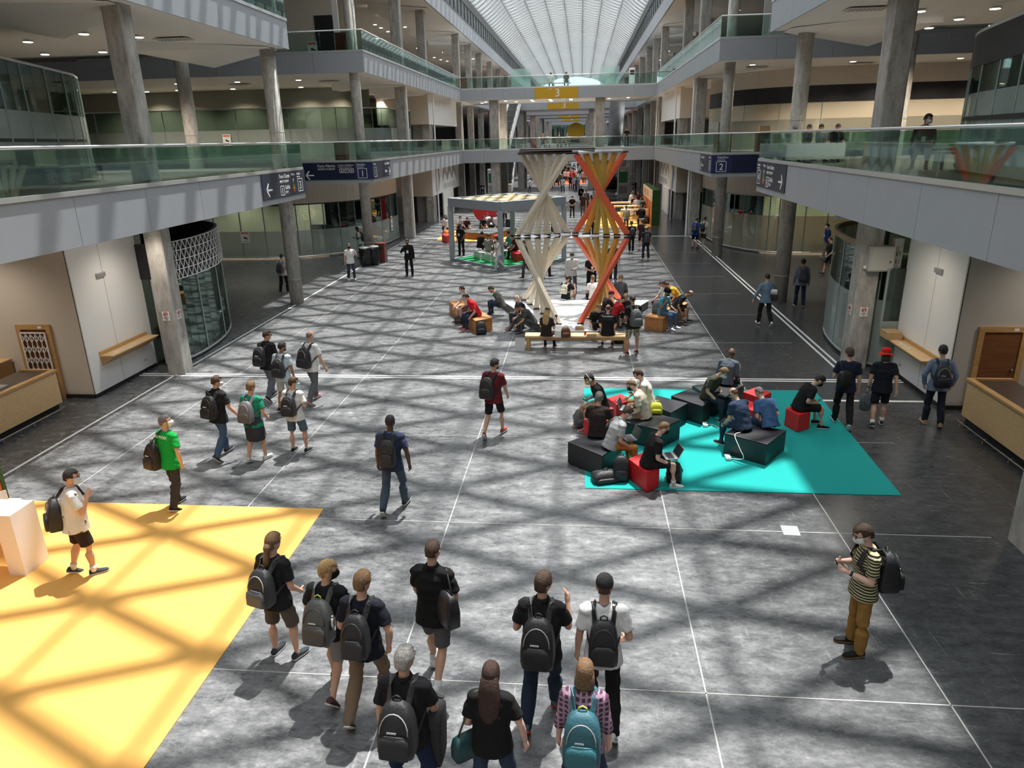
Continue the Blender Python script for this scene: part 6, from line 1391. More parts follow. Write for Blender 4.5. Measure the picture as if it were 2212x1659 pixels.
f = Pn('dark haired man in a pale blue tee and beige shorts, middle of the trio', at((616, 893), (628, 880)), 8, dict(h=1.72, gait='stepR', arms=('down', 'down'), tc=(.55, .64, .70), bot='shorts', bc=(.52, .48, .42), hc='k', hair='short', skin='t', look=25, beard=1))
backpack('plain black backpack on the man in pale blue', f, (.016, .018, .022), .15, .47, .09)
f = Pn('balding man in a white tee and grey jeans with pink trainers', at((672, 872), (690, 864)), 20, dict(h=1.84, gait='walkL', arms=('down', ((.34, .05, -.93), (.2, .35, -.9))), tc=WH, bc=(.13, .14, .15), hair='bald', hc='sg', shoe=(.55, .20, .22), fat=1.18))
backpack('black backpack with silver pulls on the balding man in white', f, (.02, .02, .022), .16, .48, .095, acc=(.2, .2, .2))
f = Pn('dark skinned man in a navy tee and jeans walking alone', at((858, 1112), (852, 1092)), 3, dict(h=1.78, gait='walkR', arms=('down', ((.35, -.1, -.93), (.05, .25, -.96))), tc=(.035, .045, .085), bc=(.07, .10, .14), hc='k', hair='crop', skin='d', shoe=(.03, .03, .03), lan=(.2, .3, .5), badge=0, wide=.92))
backpack('black drawstring style backpack on the man walking alone', f, (.018, .018, .02), .135, .46, .085)
f = Pn('man in a maroon tee and black shorts walking past the seats', at((1050, 943), (1088, 940)), 14, dict(h=1.76, gait='walkR', arms=('carry', 'fwd'), tc=(.14, .02, .025), bot='shorts', bc=(.02, .02, .022), hc='k', look=30, shoe=(.35, .08, .05), beard=1, lan=(.3, .3, .3), badge=0))
backpack('black backpack on the man in the maroon tee', f, (.017, .017, .019), .15, .47, .09, side=-.08)
f = Pn('person with a brown ponytail and khaki shorts at the yellow carpet corner', at((600, 1420), (632, 1415)), 18, dict(h=1.75, gait='shift', arms=('down', 'carry'), tc=BK, bot='shorts', bc=(.105, .085, .065), hair='tail', hc='lb', shoe=(.04, .05, .06), fat=1.08, slen=.98))
backpack('black and grey backpack with silver piping under the ponytail', f, (.03, .03, .032), .155, .46, .10, acc=(.55, .56, .57), pocket=(.10, .105, .11))
f = Pn('person with curly blond hair and a black mask, glasses', at((720, 1476), (737, 1503)), 8, dict(h=1.74, gait='walkL', arms=('strap', 'fold'), tc=BK, bot='shorts', bc=(.24, .24, .25), hair='curly', hc='bl', look=55, mask=(.012, .012, .012), glasses=1, shoe=(.10, .05, .045)))
backpack('grey green hiking backpack with a water bottle on the blond curly person', f, (.095, .10, .095), .165, .52, .11, True, top2=(.45, .55, .1), pocket=(.075, .07, .065))
t, p = held('water_bottle', 'steel water bottle in the side pocket of the grey green backpack', 'bottle', f, f.wa - f.f2 * .25 + f.r * .19); hpart(MB().tube([p, p + f.u2 * .15], .032, 12), 'bottle_body', M_steel, t, p); hpart(MB().tube([p + f.u2 * .15, p + f.u2 * .175], .02, 10), 'cap', M_steel, t, p)
f = Pn('man with light brown hair, black tee and rolled khaki trousers', at((785, 1578), (822, 1500)), 6, dict(h=1.82, gait='walkR', arms=('carry', 'pocket'), tc=(.014, .016, .024), bc=(.22, .155, .10), hair='messy', hc='lb', look=10, shoe=(.18, .13, .09), sole=(.8, .75, .65)))
backpack('black roll top backpack with a small white tag on the man in khaki trousers', f, (.02, .02, .022), .14, .47, .095)
f = Pn('tall man in a black polo and grey shorts carrying a bag on one shoulder', at((927, 1478), (965, 1452)), 10, dict(h=1.86, gait='walkL', arms=('fwd', 'strap'), top='polo', tc=(.012, .012, .013), bot='shorts', bc=(.11, .105, .11), hair='crop', hc='b', shoe=(.8, .8, .8), sock=WH, watch=0, fat=1.06))
shoulder_bag('black shoulder bag hanging behind the arm of the tall polo man', f, 1, (.013, .013, .015), .18, .38, .08, .12, .02, .12)
f = Pn('silver haired man with a large backpack and a jacket over his arm', at((893, 1735)), 4, dict(h=1.80, gait='shift', arms=('down', 'fwd'), top='polo', tc=(.016, .016, .018), bc=(.02, .03, .07), hair='messy', hc='g', glasses=1, look=10, fat=1.15, watch=0))
backpack('large black backpack with grey curved zip on the silver haired man', f, (.02, .02, .022), .165, .52, .11, True, acc=(.14, .14, .15))
t, p = held('jacket', 'dark grey jacket carried over the arm of the silver haired man', 'jacket', f, f.wr[1]); q = f.wr[1] * .6 + f.el[1] * .4
hpart(MB().loft([rrect(q + np.array((0, 0, z_)), nv(f.f2), f.r, a, b) for z_, a, b in ((.06, .10, .05), (.02, .14, .075), (-.2, .15, .07), (-.5, .13, .06), (-.62, .09, .04))]), 'cloth', cloth((.045, .045, .045)), t, p)
f = Pn('woman with long dark brown hair in a black tee', at((1068, 1745)), 2, dict(h=1.66, gait='shift', arms=('carry', ((.42, -.05, -.9), (.15, .2, -.95))), tc=(.012, .012, .014), bc=(.04, .06, .10), hair='long', hc='r', fat=1.12, skin='p', sw=.17, hem=-.11))
shoulder_bag('teal green leather bag at the hip of the long haired woman', f, 0, (.01, .05, .055), .17, .26, .08, .40, .06, .02, strapc=(.05, .07, .05))
f = Pn('man in a black polo and dark jeans with red soled trainers, hand raised', at((1157, 1508), (1187, 1590)), 6, dict(h=1.84, gait='walkR', arms=('strap', 'chin'), top='polo', tc=(.018, .018, .018), bc=(.022, .035, .06), hair='messy', hc='b', look=16, shoe=(.10, .12, .15), sole=(.75, .08, .03), fat=1.14))
backpack('large black backpack with grey zipped pocket on the man with red soled trainers', f, (.015, .015, .017), .165, .52, .11, True, acc=(.11, .11, .12))
f = Pn('man in a dark cap, white tee and black trousers', at((1312, 1520), (1285, 1600)), 2, dict(h=1.84, gait='walkL', arms=('down', 'carry'), tc=(.78, .78, .77), bc=(.012, .012, .014), hair='crop', hc='b', cap=(.035, .033, .035), brim=1, lan=(.1, .15, .3), badge=0, shoe=(.6, .6, .6)))
backpack('plain square black backpack on the man in the dark cap', f, (.016, .016, .018), .145, .46, .085)
f = Pn('woman with bobbed fair hair in a purple plaid shirt', at((1258, 1745)), 4, dict(h=1.68, gait='shift', arms=('down', 'down'), top='rolled', tc=(.11, .045, .085), tpat='plaid', bc=(.03, .045, .09), hair='bob', hc='lb', skin='p', sw=.17))
backpack('teal blue hiking backpack with lime details on the woman in plaid', f, (.035, .13, .165), .175, .54, .12, True, acc=(.20, .32, .36), pocket=(.03, .15, .18), top2=(.5, .5, .06))
f = Pn('man in a striped tee and mustard trousers looking at his phone', at((1840, 1408), (1848, 1396)), 268, dict(h=1.80, gait='stand', arms=('phone', 'phone'), tc=(.012, .012, .012), tpat='stripe', bc=(.30, .165, .045), hair='messy', hc='b', nod=26, mask=(.8, .8, .78), glasses=1, shoe=(.014, .014, .016), sole=(.22, .14, .07), watch=0, skin='p', lean=2, phones=0))
backpack('black backpack on the man in the striped tee', f, (.016, .017, .019), .155, .50, .12, True)
phone('black phone held by the man in the striped tee', f, both=True)
# walkers on the shaded side
f = Pn('man in a denim jacket and black trousers with white trainers', at((1647, 707), (1652, 700)), 352, dict(h=1.76, gait='walkL', arms=(((.45, .0, -.9), (.35, .2, -.9)), 'carry'), top='shirt', tc=(.15, .22, .30), bc=BK, hc='k', shoe=(.75, .75, .75)))
shoulder_bag('white and black tote bag on the shoulder of the denim jacket man', f, 1, (.02, .02, .022), .14, .36, .05, .14, .0, .12, flap=(.6, .6, .6))
f = Pn('man in a grey blue shirt and navy jeans walking beyond the glass drum', at((1722, 664), (1728, 660)), 8, dict(h=1.78, gait='stepL', arms=('down', 'down'), top='shirt', tc=(.16, .19, .23), bc=(.02, .03, .06), hc='k', skin='t', look=25, shoe=(.012, .012, .012)))
backpack('slate grey backpack on the man in the grey blue shirt', f, (.045, .05, .06), .15, .44, .09)
f = Pn('man in a blue sweater and beige trousers striding toward the drum', at((1775, 561), (1790, 555)), 262, dict(h=1.76, gait='walkL', arms=('fwd', 'bk'), top='shirt', tc=(.02, .06, .19), bc=(.27, .23, .18), hc='k', mask=WH, lan=(.6, .6, .6), shoe=(.7, .68, .62)))
f = Pn('person in black shorts and top half hidden by the glass drum', at((1783, 600), (1793, 590)), 268, dict(h=1.74, gait='walkR', arms=('carry', 'down'), tc=BK, bot='shorts', bc=BK, hc='k'))
f = Pn('man in a navy tee and black trousers walking next to the red hat', at((1812, 928), (1820, 910)), 12, dict(h=1.78, gait='walkL', arms=('strap', 'down'), tc=(.015, .018, .035), bc=(.014, .014, .018), hair='messy', hc='b', look=-15, shoe=(.012, .012, .012)))
shoulder_bag('black bag slung on the back of the navy tee man', f, 0, (.016, .016, .018), .16, .34, .09, .10, -.12, .15)
f = Pn('person in a bright red hat, black tee and shorts', at((1883, 915), (1902, 922)), 12, dict(h=1.74, gait='stepR', arms=('down', 'bk'), tc=(.012, .014, .02), bot='shorts', bc=(.014, .014, .016), hair='bob', hc='b', hat=(.72, .015, .012), shoe=(.03, .035, .05), sock=WH, fat=1.08, watch=0))
t, p = held('helmet_bag', 'small grey patterned backpack dangling from the hand of the red hatted person', 'bag', f, f.wr[0] + f.hdv[0] * .16)
hpart(MB().loft([rrect(p + np.array((0, 0, z_)), f.r, f.f2, .12 * a, .08 * a) for z_, a in ((-.40, .6), (-.34, .95), (-.15, 1), (-.04, .7), (0, .3))]), 'bag_body', mat('grey_print', (.10, .11, .12), .5, nz=.9, nsc=30), t, p); hpart(MB().tube([p + np.array((a, 0, z_)) for a, z_ in ((-.03, -.02), (-.02, .03), (.02, .03), (.03, -.02))], .01, 6), 'handle', M_black, t, p)
f = Pn('man in a blue shirt and dark trousers with tan shoes, hands in pockets', at((2000, 915), (2022, 920)), 10, dict(h=1.80, gait='stepL', arms=('pocket', 'pocket'), top='shirt', tc=(.17, .23, .33), bc=(.018, .022, .035), hair='tall', hc='k', shoe=(.42, .25, .09), sole=(.7, .65, .55)))
backpack('navy laced backpack on the man with tan shoes', f, (.014, .016, .028), .15, .48, .095, True, acc=(.25, .08, .02))
f = Pn('man in a royal blue tee and black shorts standing with a friend', at((1498, 538), (1502, 536)), 30, dict(h=1.74, arms=('phone', 'down'), tc=(.02, .09, .38), bot='shorts', bc=(.012, .013, .02), hc='k', nod=20))
backpack('navy backpack on the royal blue tee man', f, (.03, .035, .06), .15, .45, .09)
f = Pn('man in a white tee and olive shorts with a walking stick', at((1513, 535), (1522, 534)), 40, dict(h=1.74, gait='stepL', arms=('down', 'down'), tc=(.6, .6, .58), bot='shorts', bc=(.06, .055, .04), hc='b', shoe=(.6, .6, .58)))
backpack('black backpack on the man in olive shorts', f, (.016, .017, .02), .15, .46, .09)
# standing figures on the shop side
f = Pn('man in a mint shirt reading a phone against the frosted glass', at((778, 559), (784, 558)), 262, dict(h=1.78, arms=('phone', 'down'), tc=(.42, .52, .45), bc=JN, skin='d', hc='k', hair='crop', nod=14))
backpack('black backpack on the mint shirt man', f, BK, .145, .44, .09); phone('phone held up by the mint shirt man', f, 0)
f = Pn('man in a white tee and black mask walking out of the shade', at((757, 606), (764, 604)), 150, dict(h=1.74, gait='stepL', arms=('call', 'down'), tc=(.68, .68, .67), bc=(.04, .05, .07), mask=(.015, .015, .015), hair='crop', hc='b', shoe=(.5, .5, .5), look=20))
f = Pn('man dressed all in black telephoning in the sun', at((880, 598), (891, 597)), 178, dict(h=1.82, arms=('down', 'call'), top='shirt', tc=(.012, .012, .014), bc=(.011, .011, .013), skin='t', hc='k', hair='short', lan=(.5, .5, .5), shoe=(.02, .02, .02), beard=1))
f = Pn('person in dark trousers half hidden behind the round column', at((614, 634), (618, 632)), 5, dict(h=1.70, gait='stepR', arms=('carry', 'down'), tc=(.5, .45, .43), bc=(.012, .012, .014), hc='k'))
backpack('grey backpack on the person behind the round column', f, (.06, .055, .06), .15, .46, .09)
# ---- seated on the black and red seats
def seat(px, py, z): x, y = fl(px, py, z); return (x, y)
cp = lambda a, b: crop([(a, b)])[0]
f = Pn('man with silver headphones and beige shorts reading his phone on a red cube', seat(*cp(400, 560), HB), 255, dict(sit=HB, lean=14, slouch=16, arms=('lean', 'phone'), tc=(.016, .015, .016), bot='shorts', bc=(.50, .42, .32), hair='messy', hc='k', phones=1, skin='m', nod=18, beard=0, shoe=(.35, .12, .08), mask=(.6, .5, .25)))
phone('black phone held by the man wearing headphones', f, 1)
f = Pn('bald man in a beige tee with his laptop, facing the headphones', seat(*cp(760, 640), HB), 285, dict(sit=HB, lean=10, slouch=20, arms=('type', 'chin'), tc=(.58, .50, .40), bc=(.40, .29, .20), hair='crop', hc='lb', skin='p', nod=22, mask=(.02, .02, .02)))
laptop('white edged laptop with stickers on the lap of the bald beige tee man', f, (.6, .6, .6), .35, .16)
f = Pn('person with a striped headscarf behind the bald beige tee man', seat(*cp(800, 540), HB), 275, dict(sit=HB, lean=12, slouch=12, arms=('lean', 'rest'), tc=(.62, .58, .52), hair='messy', hc='b', skin='p', nod=18, bc=KH))
f = Pn('man in a dark brown tee sitting with his back to us', seat(*cp(355, 800), HB), 8, dict(sit=HB, lean=8, slouch=12, arms=('rest', 'rest'), tc=(.03, .02, .02), bc=(.02, .02, .022), hair='messy', hc='sg', nod=12))
f = Pn('man in a grey polo and orange trousers typing on a laptop', seat(*cp(470, 900), HB), 72, dict(sit=HB, lean=14, slouch=16, arms=('type', 'type'), top='polo', tc=(.40, .42, .42), bc=(.42, .20, .05), hair='short', hc='b', nod=24, mask=(.75, .75, .74), watch=0))
laptop('dark laptop on the lap of the orange trousers man', f, (.10, .105, .11), .35, .14, (.05, .08, .06))
f = Pn('fair haired man in black and striped trainers on a red cube', seat(*cp(790, 1050), .42), 78, dict(sit=.42, lean=10, slouch=14, arms=('type', 'type'), tc=(.013, .013, .015), bot='shorts', bc=(.014, .014, .016), hair='crop', hc='lb', nod=18, skin='p', mask=(.02, .02, .02), shoe=(.7, .7, .68), sock=(.7, .7, .7), slen=.86))
laptop('silver laptop with a dark screen on the knees of the striped trainers man', f, (.45, .46, .47), .5, .16)
f = Pn('man in an olive shirt and white mask typing on a laptop', seat(*cp(1300, 470), HB), 128, dict(sit=HB, lean=12, slouch=20, arms=('type', 'type'), tc=(.055, .055, .035), bc=(.025, .032, .045), hair='short', hc='lb', nod=32, mask=(.78, .78, .77), fat=1.2, lan=(.1, .1, .1), shoe=(.2, .1, .05)))
laptop('dark laptop on the lap of the olive shirt man', f, (.05, .05, .055), .75, .16)
f = Pn('bald dark skinned man in a grey shirt with a pale laptop, back turned', seat(*cp(1450, 360), HB), 28, dict(sit=HB, lean=12, slouch=16, arms=('type', 'type'), top='shirt', tc=(.085, .105, .13), bc=(.02, .02, .022), hair='none', skin='d', nod=16, hc='k', eyes=0))
laptop('pale laptop of the grey shirt man', f, (.62, .63, .65), .3, .2, (.5, .52, .55))
f = Pn('man in a dark blue tee reaching over to his neighbour in lighter blue', seat(*cp(1600, 745), HB), 330, dict(sit=HB, lean=16, slouch=18, arms=('lean', 'rest'), tc=(.028, .045, .085), bc=(.03, .045, .09), hair='bald', hc='b', nod=22, watch=0))
f = Pn('man in a lighter blue tee hunched forward, back turned', seat(*cp(1830, 725), HB), 338, dict(sit=HB, lean=24, slouch=26, arms=('fold', 'fold'), tc=(.055, .115, .24), bc=(.03, .045, .10), hair='crop', hc='sg', nod=18))
f = Pn('curly haired man in black bent over his phone on a red cube', seat(*cp(2080, 570), .42), 82, dict(sit=.42, lean=16, slouch=20, arms=('phone', 'phone'), tc=(.012, .012, .014), bot='shorts', bc=(.013, .013, .015), hair='curly', hc='k', nod=34, mask=(.012, .012, .012), lan=(.5, .5, .5), shoe=(.012, .012, .012), sole=(.6, .6, .6), fat=1.15))
phone('phone in the hands of the curly haired man', f, both=True)
floor_bag('black backpack lying on the teal carpet with white and red print', *cp(425, 1180), (.016, .016, .018), .26, .14, .22, .013, .3); floor_bag('tall black backpack standing between the orange trousers and the red cube', *cp(555, 1170), (.018, .018, .02), .15, .12, .5, .013)
floor_bag('grey backpack on the concrete below the headphones man', *cp(215, 715), (.12, .12, .125), .15, .11, .42, 0, .4); floor_bag('black backpack with white zip at the heels of the olive shirt man', *cp(1480, 625), (.014, .014, .016), .17, .12, .42, .013)
floor_bag('yellow drybag on the black seat behind the bald beige tee man', *cp(858, 600), (.55, .58, .03), .13, .10, .24, HB); floor_bag('black backpack leaning behind the striped trainers', *cp(1010, 1190), (.015, .015, .017), .13, .10, .42, .013, -.4)
x, y = fl(1764, 910); t = thing('water_bottle', 'clear plastic water bottle on the teal carpet by the curly haired man', 'bottle', (x, y, .013)); MB().lathe(x, y, [(.03, .014), (.034, .03), (.034, .16), (.014, .20), (.014, .215)], 14).obj('bottle_body', glass('pet_clear', (.75, .85, .88), .12), t, smooth=True); MB().lathe(x, y, [(.016, .215), (.016, .232)], 10).obj('cap', M_navy2, t)
# ---- platform, benches
z3 = .30
f = Pn('woman with long fair hair and a cap on the oak bench, back turned', seat(1180, 727, .45), 12, dict(h=1.66, sit=.45, lean=4, slouch=6, arms=('rest', 'up'), tc=(.03, .02, .02), bc=BK, hair='long', hc='bl', cap=(.05, .04, .035), skin='p', sw=.165))
phone('phone raised by the long fair haired woman', f, 1)
f = Pn('balding man in a black lettered tee on the oak bench, back turned', seat(1312, 724, .45), 4, dict(h=1.80, sit=.45, lean=6, slouch=14, arms=('rest', 'rest'), tc=(.012, .012, .013), bot='shorts', bc=(.45, .38, .28), hair='bald', hc='b', fat=1.12, print=('Foundation', .075)))
f = Pn('man in camouflage shorts standing at the end of the oak bench', at((1360, 768), (1370, 762)), 340, dict(h=1.78, gait='shift', arms=('phone', 'down'), tc=(.013, .013, .015), bot='shorts', bc=(.40, .36, .27), bpat='camo', hc='k', shoe=(.10, .03, .025), skin='m', nod=14))
backpack('grey backpack on the man in camouflage shorts', f, (.09, .095, .10), .165, .5, .12, acc=(.3, .3, .3))
f = Pn('long faced fair person with lanyard talking on the platform edge', seat(1287, 706, z3), 165, dict(h=1.76, sit=z3, lean=18, slouch=16, arms=('rest', 'lean'), tc=(.02, .02, .022), bc=BK, hair='messy', hc='lb', lan=(.6, .6, .6), skin='p'))
f = Pn('man in a red tee and black shorts on the platform', seat(1326, 690, z3), 70, dict(h=1.72, sit=z3, lean=14, slouch=20, arms=('lean', 'rest'), tc=(.34, .015, .02), bot='shorts', bc=(.013, .013, .015), hair='short', hc='k', nod=20))
f = Pn('person in a maroon cap and dark brown tee on the platform', seat(1306, 682, z3), 62, dict(h=1.74, sit=z3, lean=8, slouch=14, arms=('rest', 'rest'), tc=(.025, .017, .017), bc=BK, hair='crop', hc='b', cap=(.22, .03, .05), nod=16, skin='p'))
f = Pn('fair haired man in a dark grey tee with lanyard facing the hall front', seat(1350, 684, z3), 182, dict(h=1.80, sit=z3, lean=10, slouch=14, arms=('rest', 'rest'), tc=(.035, .04, .05), bot='shorts', bc=(.3, .24, .16), hair='short', hc='bl', lan=(.6, .6, .6), nod=22, skin='p'))
f = Pn('man in a grey jacket on the rear edge of the platform, back turned', seat(1338, 646, z3), 10, dict(h=1.78, sit=z3, lean=10, slouch=14, arms=('rest', 'rest'), top='shirt', tc=(.06, .063, .07), bc=BK, hair='short', hc='lb'))
f = Pn('person in a white shirt behind the orange tower, back turned', seat(1282, 646, z3), 350, dict(h=1.74, sit=z3, lean=6, slouch=12, arms=('rest', 'rest'), tc=(.75, .75, .74), bc=BK, hair='messy', hc='lb'))
f = Pn('photographer in black sitting on the rear platform edge with a camera', seat(1222, 646, z3), 30, dict(h=1.74, sit=z3, lean=4, slouch=10, arms=('cam', 'cam'), tc=(.018, .017, .018), bot='shorts', bc=(.45, .35, .27), hair='short', hc='k', cross=1))
backpack('cream tote backpack on the photographer', f, (.55, .55, .44), .15, .36, .06)
t, p = held('camera', 'black camera held to the eye of the photographer', 'camera', f, f.hd + f.HR[:, 1] * .16); hpart(MB().loft([rrect(p + f.HR[:, 1] * z_, f.HR[:, 0], f.HR[:, 2], .065, .045) for z_ in (-.03, .03)]), 'camera_body', M_black, t, p); hpart(MB().tube([p + f.HR[:, 1] * .03, p + f.HR[:, 1] * .11], .035, 12), 'lens', M_black, t, p)
f = Pn('man in a white hoodie with a dark camera standing before the photographer', at((1231, 638), (1240, 636)), 185, dict(h=1.80, arms=('fold', 'down'), top='hoodie', tc=(.66, .67, .67), bc=(.10, .10, .11), hc='k', hair='short', skin='t', nod=22, mask=WH))
f = Pn('man in a black tee and lanyard standing behind the orange planks', at((1271, 640), (1283, 640)), 172, dict(h=1.80, arms=('fold', 'fold'), tc=BK, bc=BK, hair='crop', hc='k', lan=(.7, .7, .7)))
f = Pn('person in navy trousers walking behind the orange tower', at((1318, 607), (1330, 609)), 8, dict(h=1.80, gait='stepL', tc=(.025, .027, .035), bc=(.02, .025, .04), shoe=(.3, .3, .3)))
f = Pn('bald man with a white mask and black tee on the platform side', seat(1131, 688, z3), 232, dict(h=1.74, sit=z3, lean=10, slouch=16, arms=('rest', 'lean'), tc=(.014, .014, .016), bc=(.06, .065, .075), hair='none', hc='b', mask=(.8, .8, .8), skin='p', legs='ext', shoe=(.30, .06, .06)))
f = Pn('man in a charcoal tee resting his head on his hand on the platform side', seat(1150, 699, z3), 248, dict(h=1.78, sit=z3, lean=26, slouch=24, arms=('rest', 'chin'), tc=(.07, .07, .075), bc=(.085, .09, .095), hair='short', hc='k', nod=24, skin='m'))
f = Pn('bearded man in a grey green jacket at the far platform corner, on his phone', seat(1084, 664, z3), 282, dict(h=1.76, sit=z3, lean=16, slouch=22, arms=('phone', 'phone'), top='shirt', tc=(.075, .08, .07), bc=(.03, .045, .08), hair='messy', hc='b', beard=1, nod=30))
phone('phone of the bearded man at the platform corner', f, both=True)
f = Pn('balding man in a white shirt and shorts on the orange bench', seat(1015, 668, .45), 236, dict(h=1.76, sit=.45, lean=12, slouch=14, arms=('rest', 'rest'), top='polo', tc=(.66, .66, .66), bot='shorts', bc=(.10, .10, .10), hair='crop', hc='b', skin='p', look=25))
f = Pn('dark haired man in a bright red tee on the orange bench', seat(1031, 682, .45), 243, dict(h=1.76, sit=.45, lean=20, slouch=18, arms=('lean', 'lean'), top='polo', tc=(.62, .02, .03), bc=(.025, .04, .075), hair='short', hc='k', shoe=(.32, .05, .06), look=10))
f = Pn('man in a black turban, white scarf and blue striped tee on the orange bench', seat(1430, 679, .45), 128, dict(h=1.76, sit=.45, lean=6, slouch=8, arms=('lean', 'chin'), tc=(.12, .38, .48), tpat='blue', bc=(.07, .12, .20), hair='none', turban=(.012, .012, .012), beard=1, hc='k', skin='t', shoe=(.7, .7, .7), lan=(.7, .7, .7)))
floor_bag('grey backpack on the orange bench behind the turbaned man', 1418, 676, (.11, .12, .13), .15, .11, .4, .45)
f = Pn('balding man in black leaning over his knees on the orange bench', seat(1456, 668, .45), 108, dict(h=1.78, sit=.45, lean=30, slouch=22, arms=('lean', 'lean'), tc=(.03, .032, .045), bot='shorts', bc=(.03, .03, .03), hair='bald', hc='k', nod=24, skin='m'))
f = Pn('man in a flat grey cap and white tee behind the turbaned man', seat(1440, 657, .45), 255, dict(h=1.72, sit=.45, lean=8, slouch=12, arms=('rest', 'rest'), tc=(.68, .68, .67), bc=BK, hair='crop', hc='b', cap=(.16, .15, .15)))
f = Pn('woman in a mustard top with a hair bun bending down on the orange bench', seat(1466, 650, .45), 280, dict(h=1.68, sit=.45, lean=24, slouch=26, arms=('lean', 'lean'), tc=(.48, .27, .03), bc=BK, hair='bun', hc='b', nod=26, skin='m'))
floor_bag('black shiny rucksack on the floor against the orange bench', 1040, 721, (.015, .016, .02), .17, .13, .42, 0, .2); floor_bag('brown rucksack between the feet at the orange bench', 991, 699, (.05, .03, .025), .14, .11, .34); floor_bag('brown leather rucksack on the oak bench', 1222, 728, (.13, .045, .015), .14, .10, .32, .45, .2)
floor_bag('dark navy rucksack under the charcoal tee man', 1124, 708, (.015, .02, .04), .14, .11, .38); floor_bag('black bag lying under the oak bench', 1338, 740, (.014, .014, .015), .26, .12, .3)
# ---- around the wicker pavilion
f = Pn('security guard in a black vest with camera and lanyard at the pavilion post', at((995, 556), (1000, 556)), 205, dict(z=.07, h=1.80, arms=('carry', 'down'), tc=(.02, .02, .022), bc=BK, hair='short', hc='k', lan=(.5, .5, .5), skin='t', fat=1.15, mask=(.02, .02, .02)))
f = Pn('woman in white walking past the front pavilion post', at((1073, 587), (1082, 584)), 255, dict(h=1.68, gait='walkL', arms=('lean', 'fwd'), tc=(.66, .66, .66), bc=(.60, .60, .60), hair='bun', hc='k', mask=WH, shoe=(.7, .7, .7), skin='m'))
f = Pn('man in black on the white cube seat on the turf', seat(1036, 537, .45), 35, dict(z=.07, h=1.76, sit=.4, lean=10, slouch=12, arms=('rest', 'rest'), tc=BK, bc=BK, hc='k'))
f = Pn('man in a grey tank top on the white cube seat, back turned', seat(1055, 543, .45), 8, dict(z=.07, h=1.80, sit=.4, lean=6, slouch=10, arms=('lean', 'lean'), tc=(.26, .25, .24), bc=KH, hc='b', hair='crop', skin='m'))
f = Pn('person in teal lounging behind the post on the turf', seat(1102, 534, .5), 300, dict(z=.07, h=1.7, sit=.43, lean=-6, slouch=20, arms=('rest', 'rest'), tc=(.10, .30, .32), bc=(.25, .15, .1), hc='b'))
f = Pn('person in maroon beside the large red cube on the turf', seat(1116, 541, .5), 260, dict(z=.07, h=1.72, sit=.43, lean=10, slouch=16, arms=('lean', 'rest'), tc=(.10, .02, .02), bc=BK, hc='k', hair='messy'))
for lab, px, py, fc, d in (('girl with long dark hair on the orange cube', 966, 492, 330, dict(hair='long', hc='r', tc=(.55, .5, .5))), ('man in a white tee at the bench end writing', 990, 493, 130, dict(tc=(.7, .7, .7), hc='b')), ('woman in dark red bending forward on the bench', 1006, 494, 150, dict(tc=(.06, .02, .02), bc=KH, hc='r', hair='messy', lean=22)),
        ('man in black with tan trousers on the bench corner', 1041, 493, 140, dict(tc=BK, bc=(.30, .18, .08), hc='k', lean=16)), ('person in a grey hood leaning over the bench', 1052, 490, 60, dict(tc=(.12, .12, .14), top='hoodie', lean=26)), ('person in a white shirt and red cap bent over the bench', 1058, 487, 330, dict(tc=(.72, .72, .72), cap=(.6, .02, .03), lean=22)), ('man in a white shirt turning away on the bench', 1070, 489, 20, dict(tc=(.68, .66, .66), hair='messy', hc='lb', lean=14)),
        ('man in black beside the suitcase on the bench', 1086, 491, 300, dict(tc=BK, hc='k'))):
    Pn(lab, seat(px, py, .46), fc, dict(dict(sit=.46, lean=12, slouch=12, arms=('lean', 'rest'), bc=BK), **d))
f = Pn('man in a red cap and black shirt standing behind the bench', at((1073, 484)), 260, dict(h=1.78, arms=('fold', 'fold'), tc=BK, bc=(.3, .05, .05), cap=(.62, .02, .03), top='shirt')); f = Pn('person in a red cap on the far side of the grey post', at((1091, 483)), 210, dict(h=1.74, arms=('fold', 'down'), tc=(.4, .38, .38), bc=BK, cap=(.62, .02, .03)))
f = Pn('person in black walking behind the lower cream planks', at((1133, 604), (1143, 600)), 265, dict(h=1.78, gait='walkL', tc=(.02, .02, .02), bc=(.07, .06, .05)))
f = Pn('man in dark clothes striding behind the cream tower', at((1176, 600), (1184, 598)), 95, dict(h=1.80, gait='walkR', tc=BK, bc=(.02, .02, .025), shoe=(.02, .02, .02)))
f = Pn('person in black walking beyond the cream planks', at((1192, 503), (1197, 502)), 20, dict(h=1.76, gait='stepL', tc=BK, bc=BK))
f = Pn('person in black seen between the orange planks', at((1275, 515), (1279, 516)), 8, dict(h=1.76, gait='stepL', tc=BK, bc=BK))
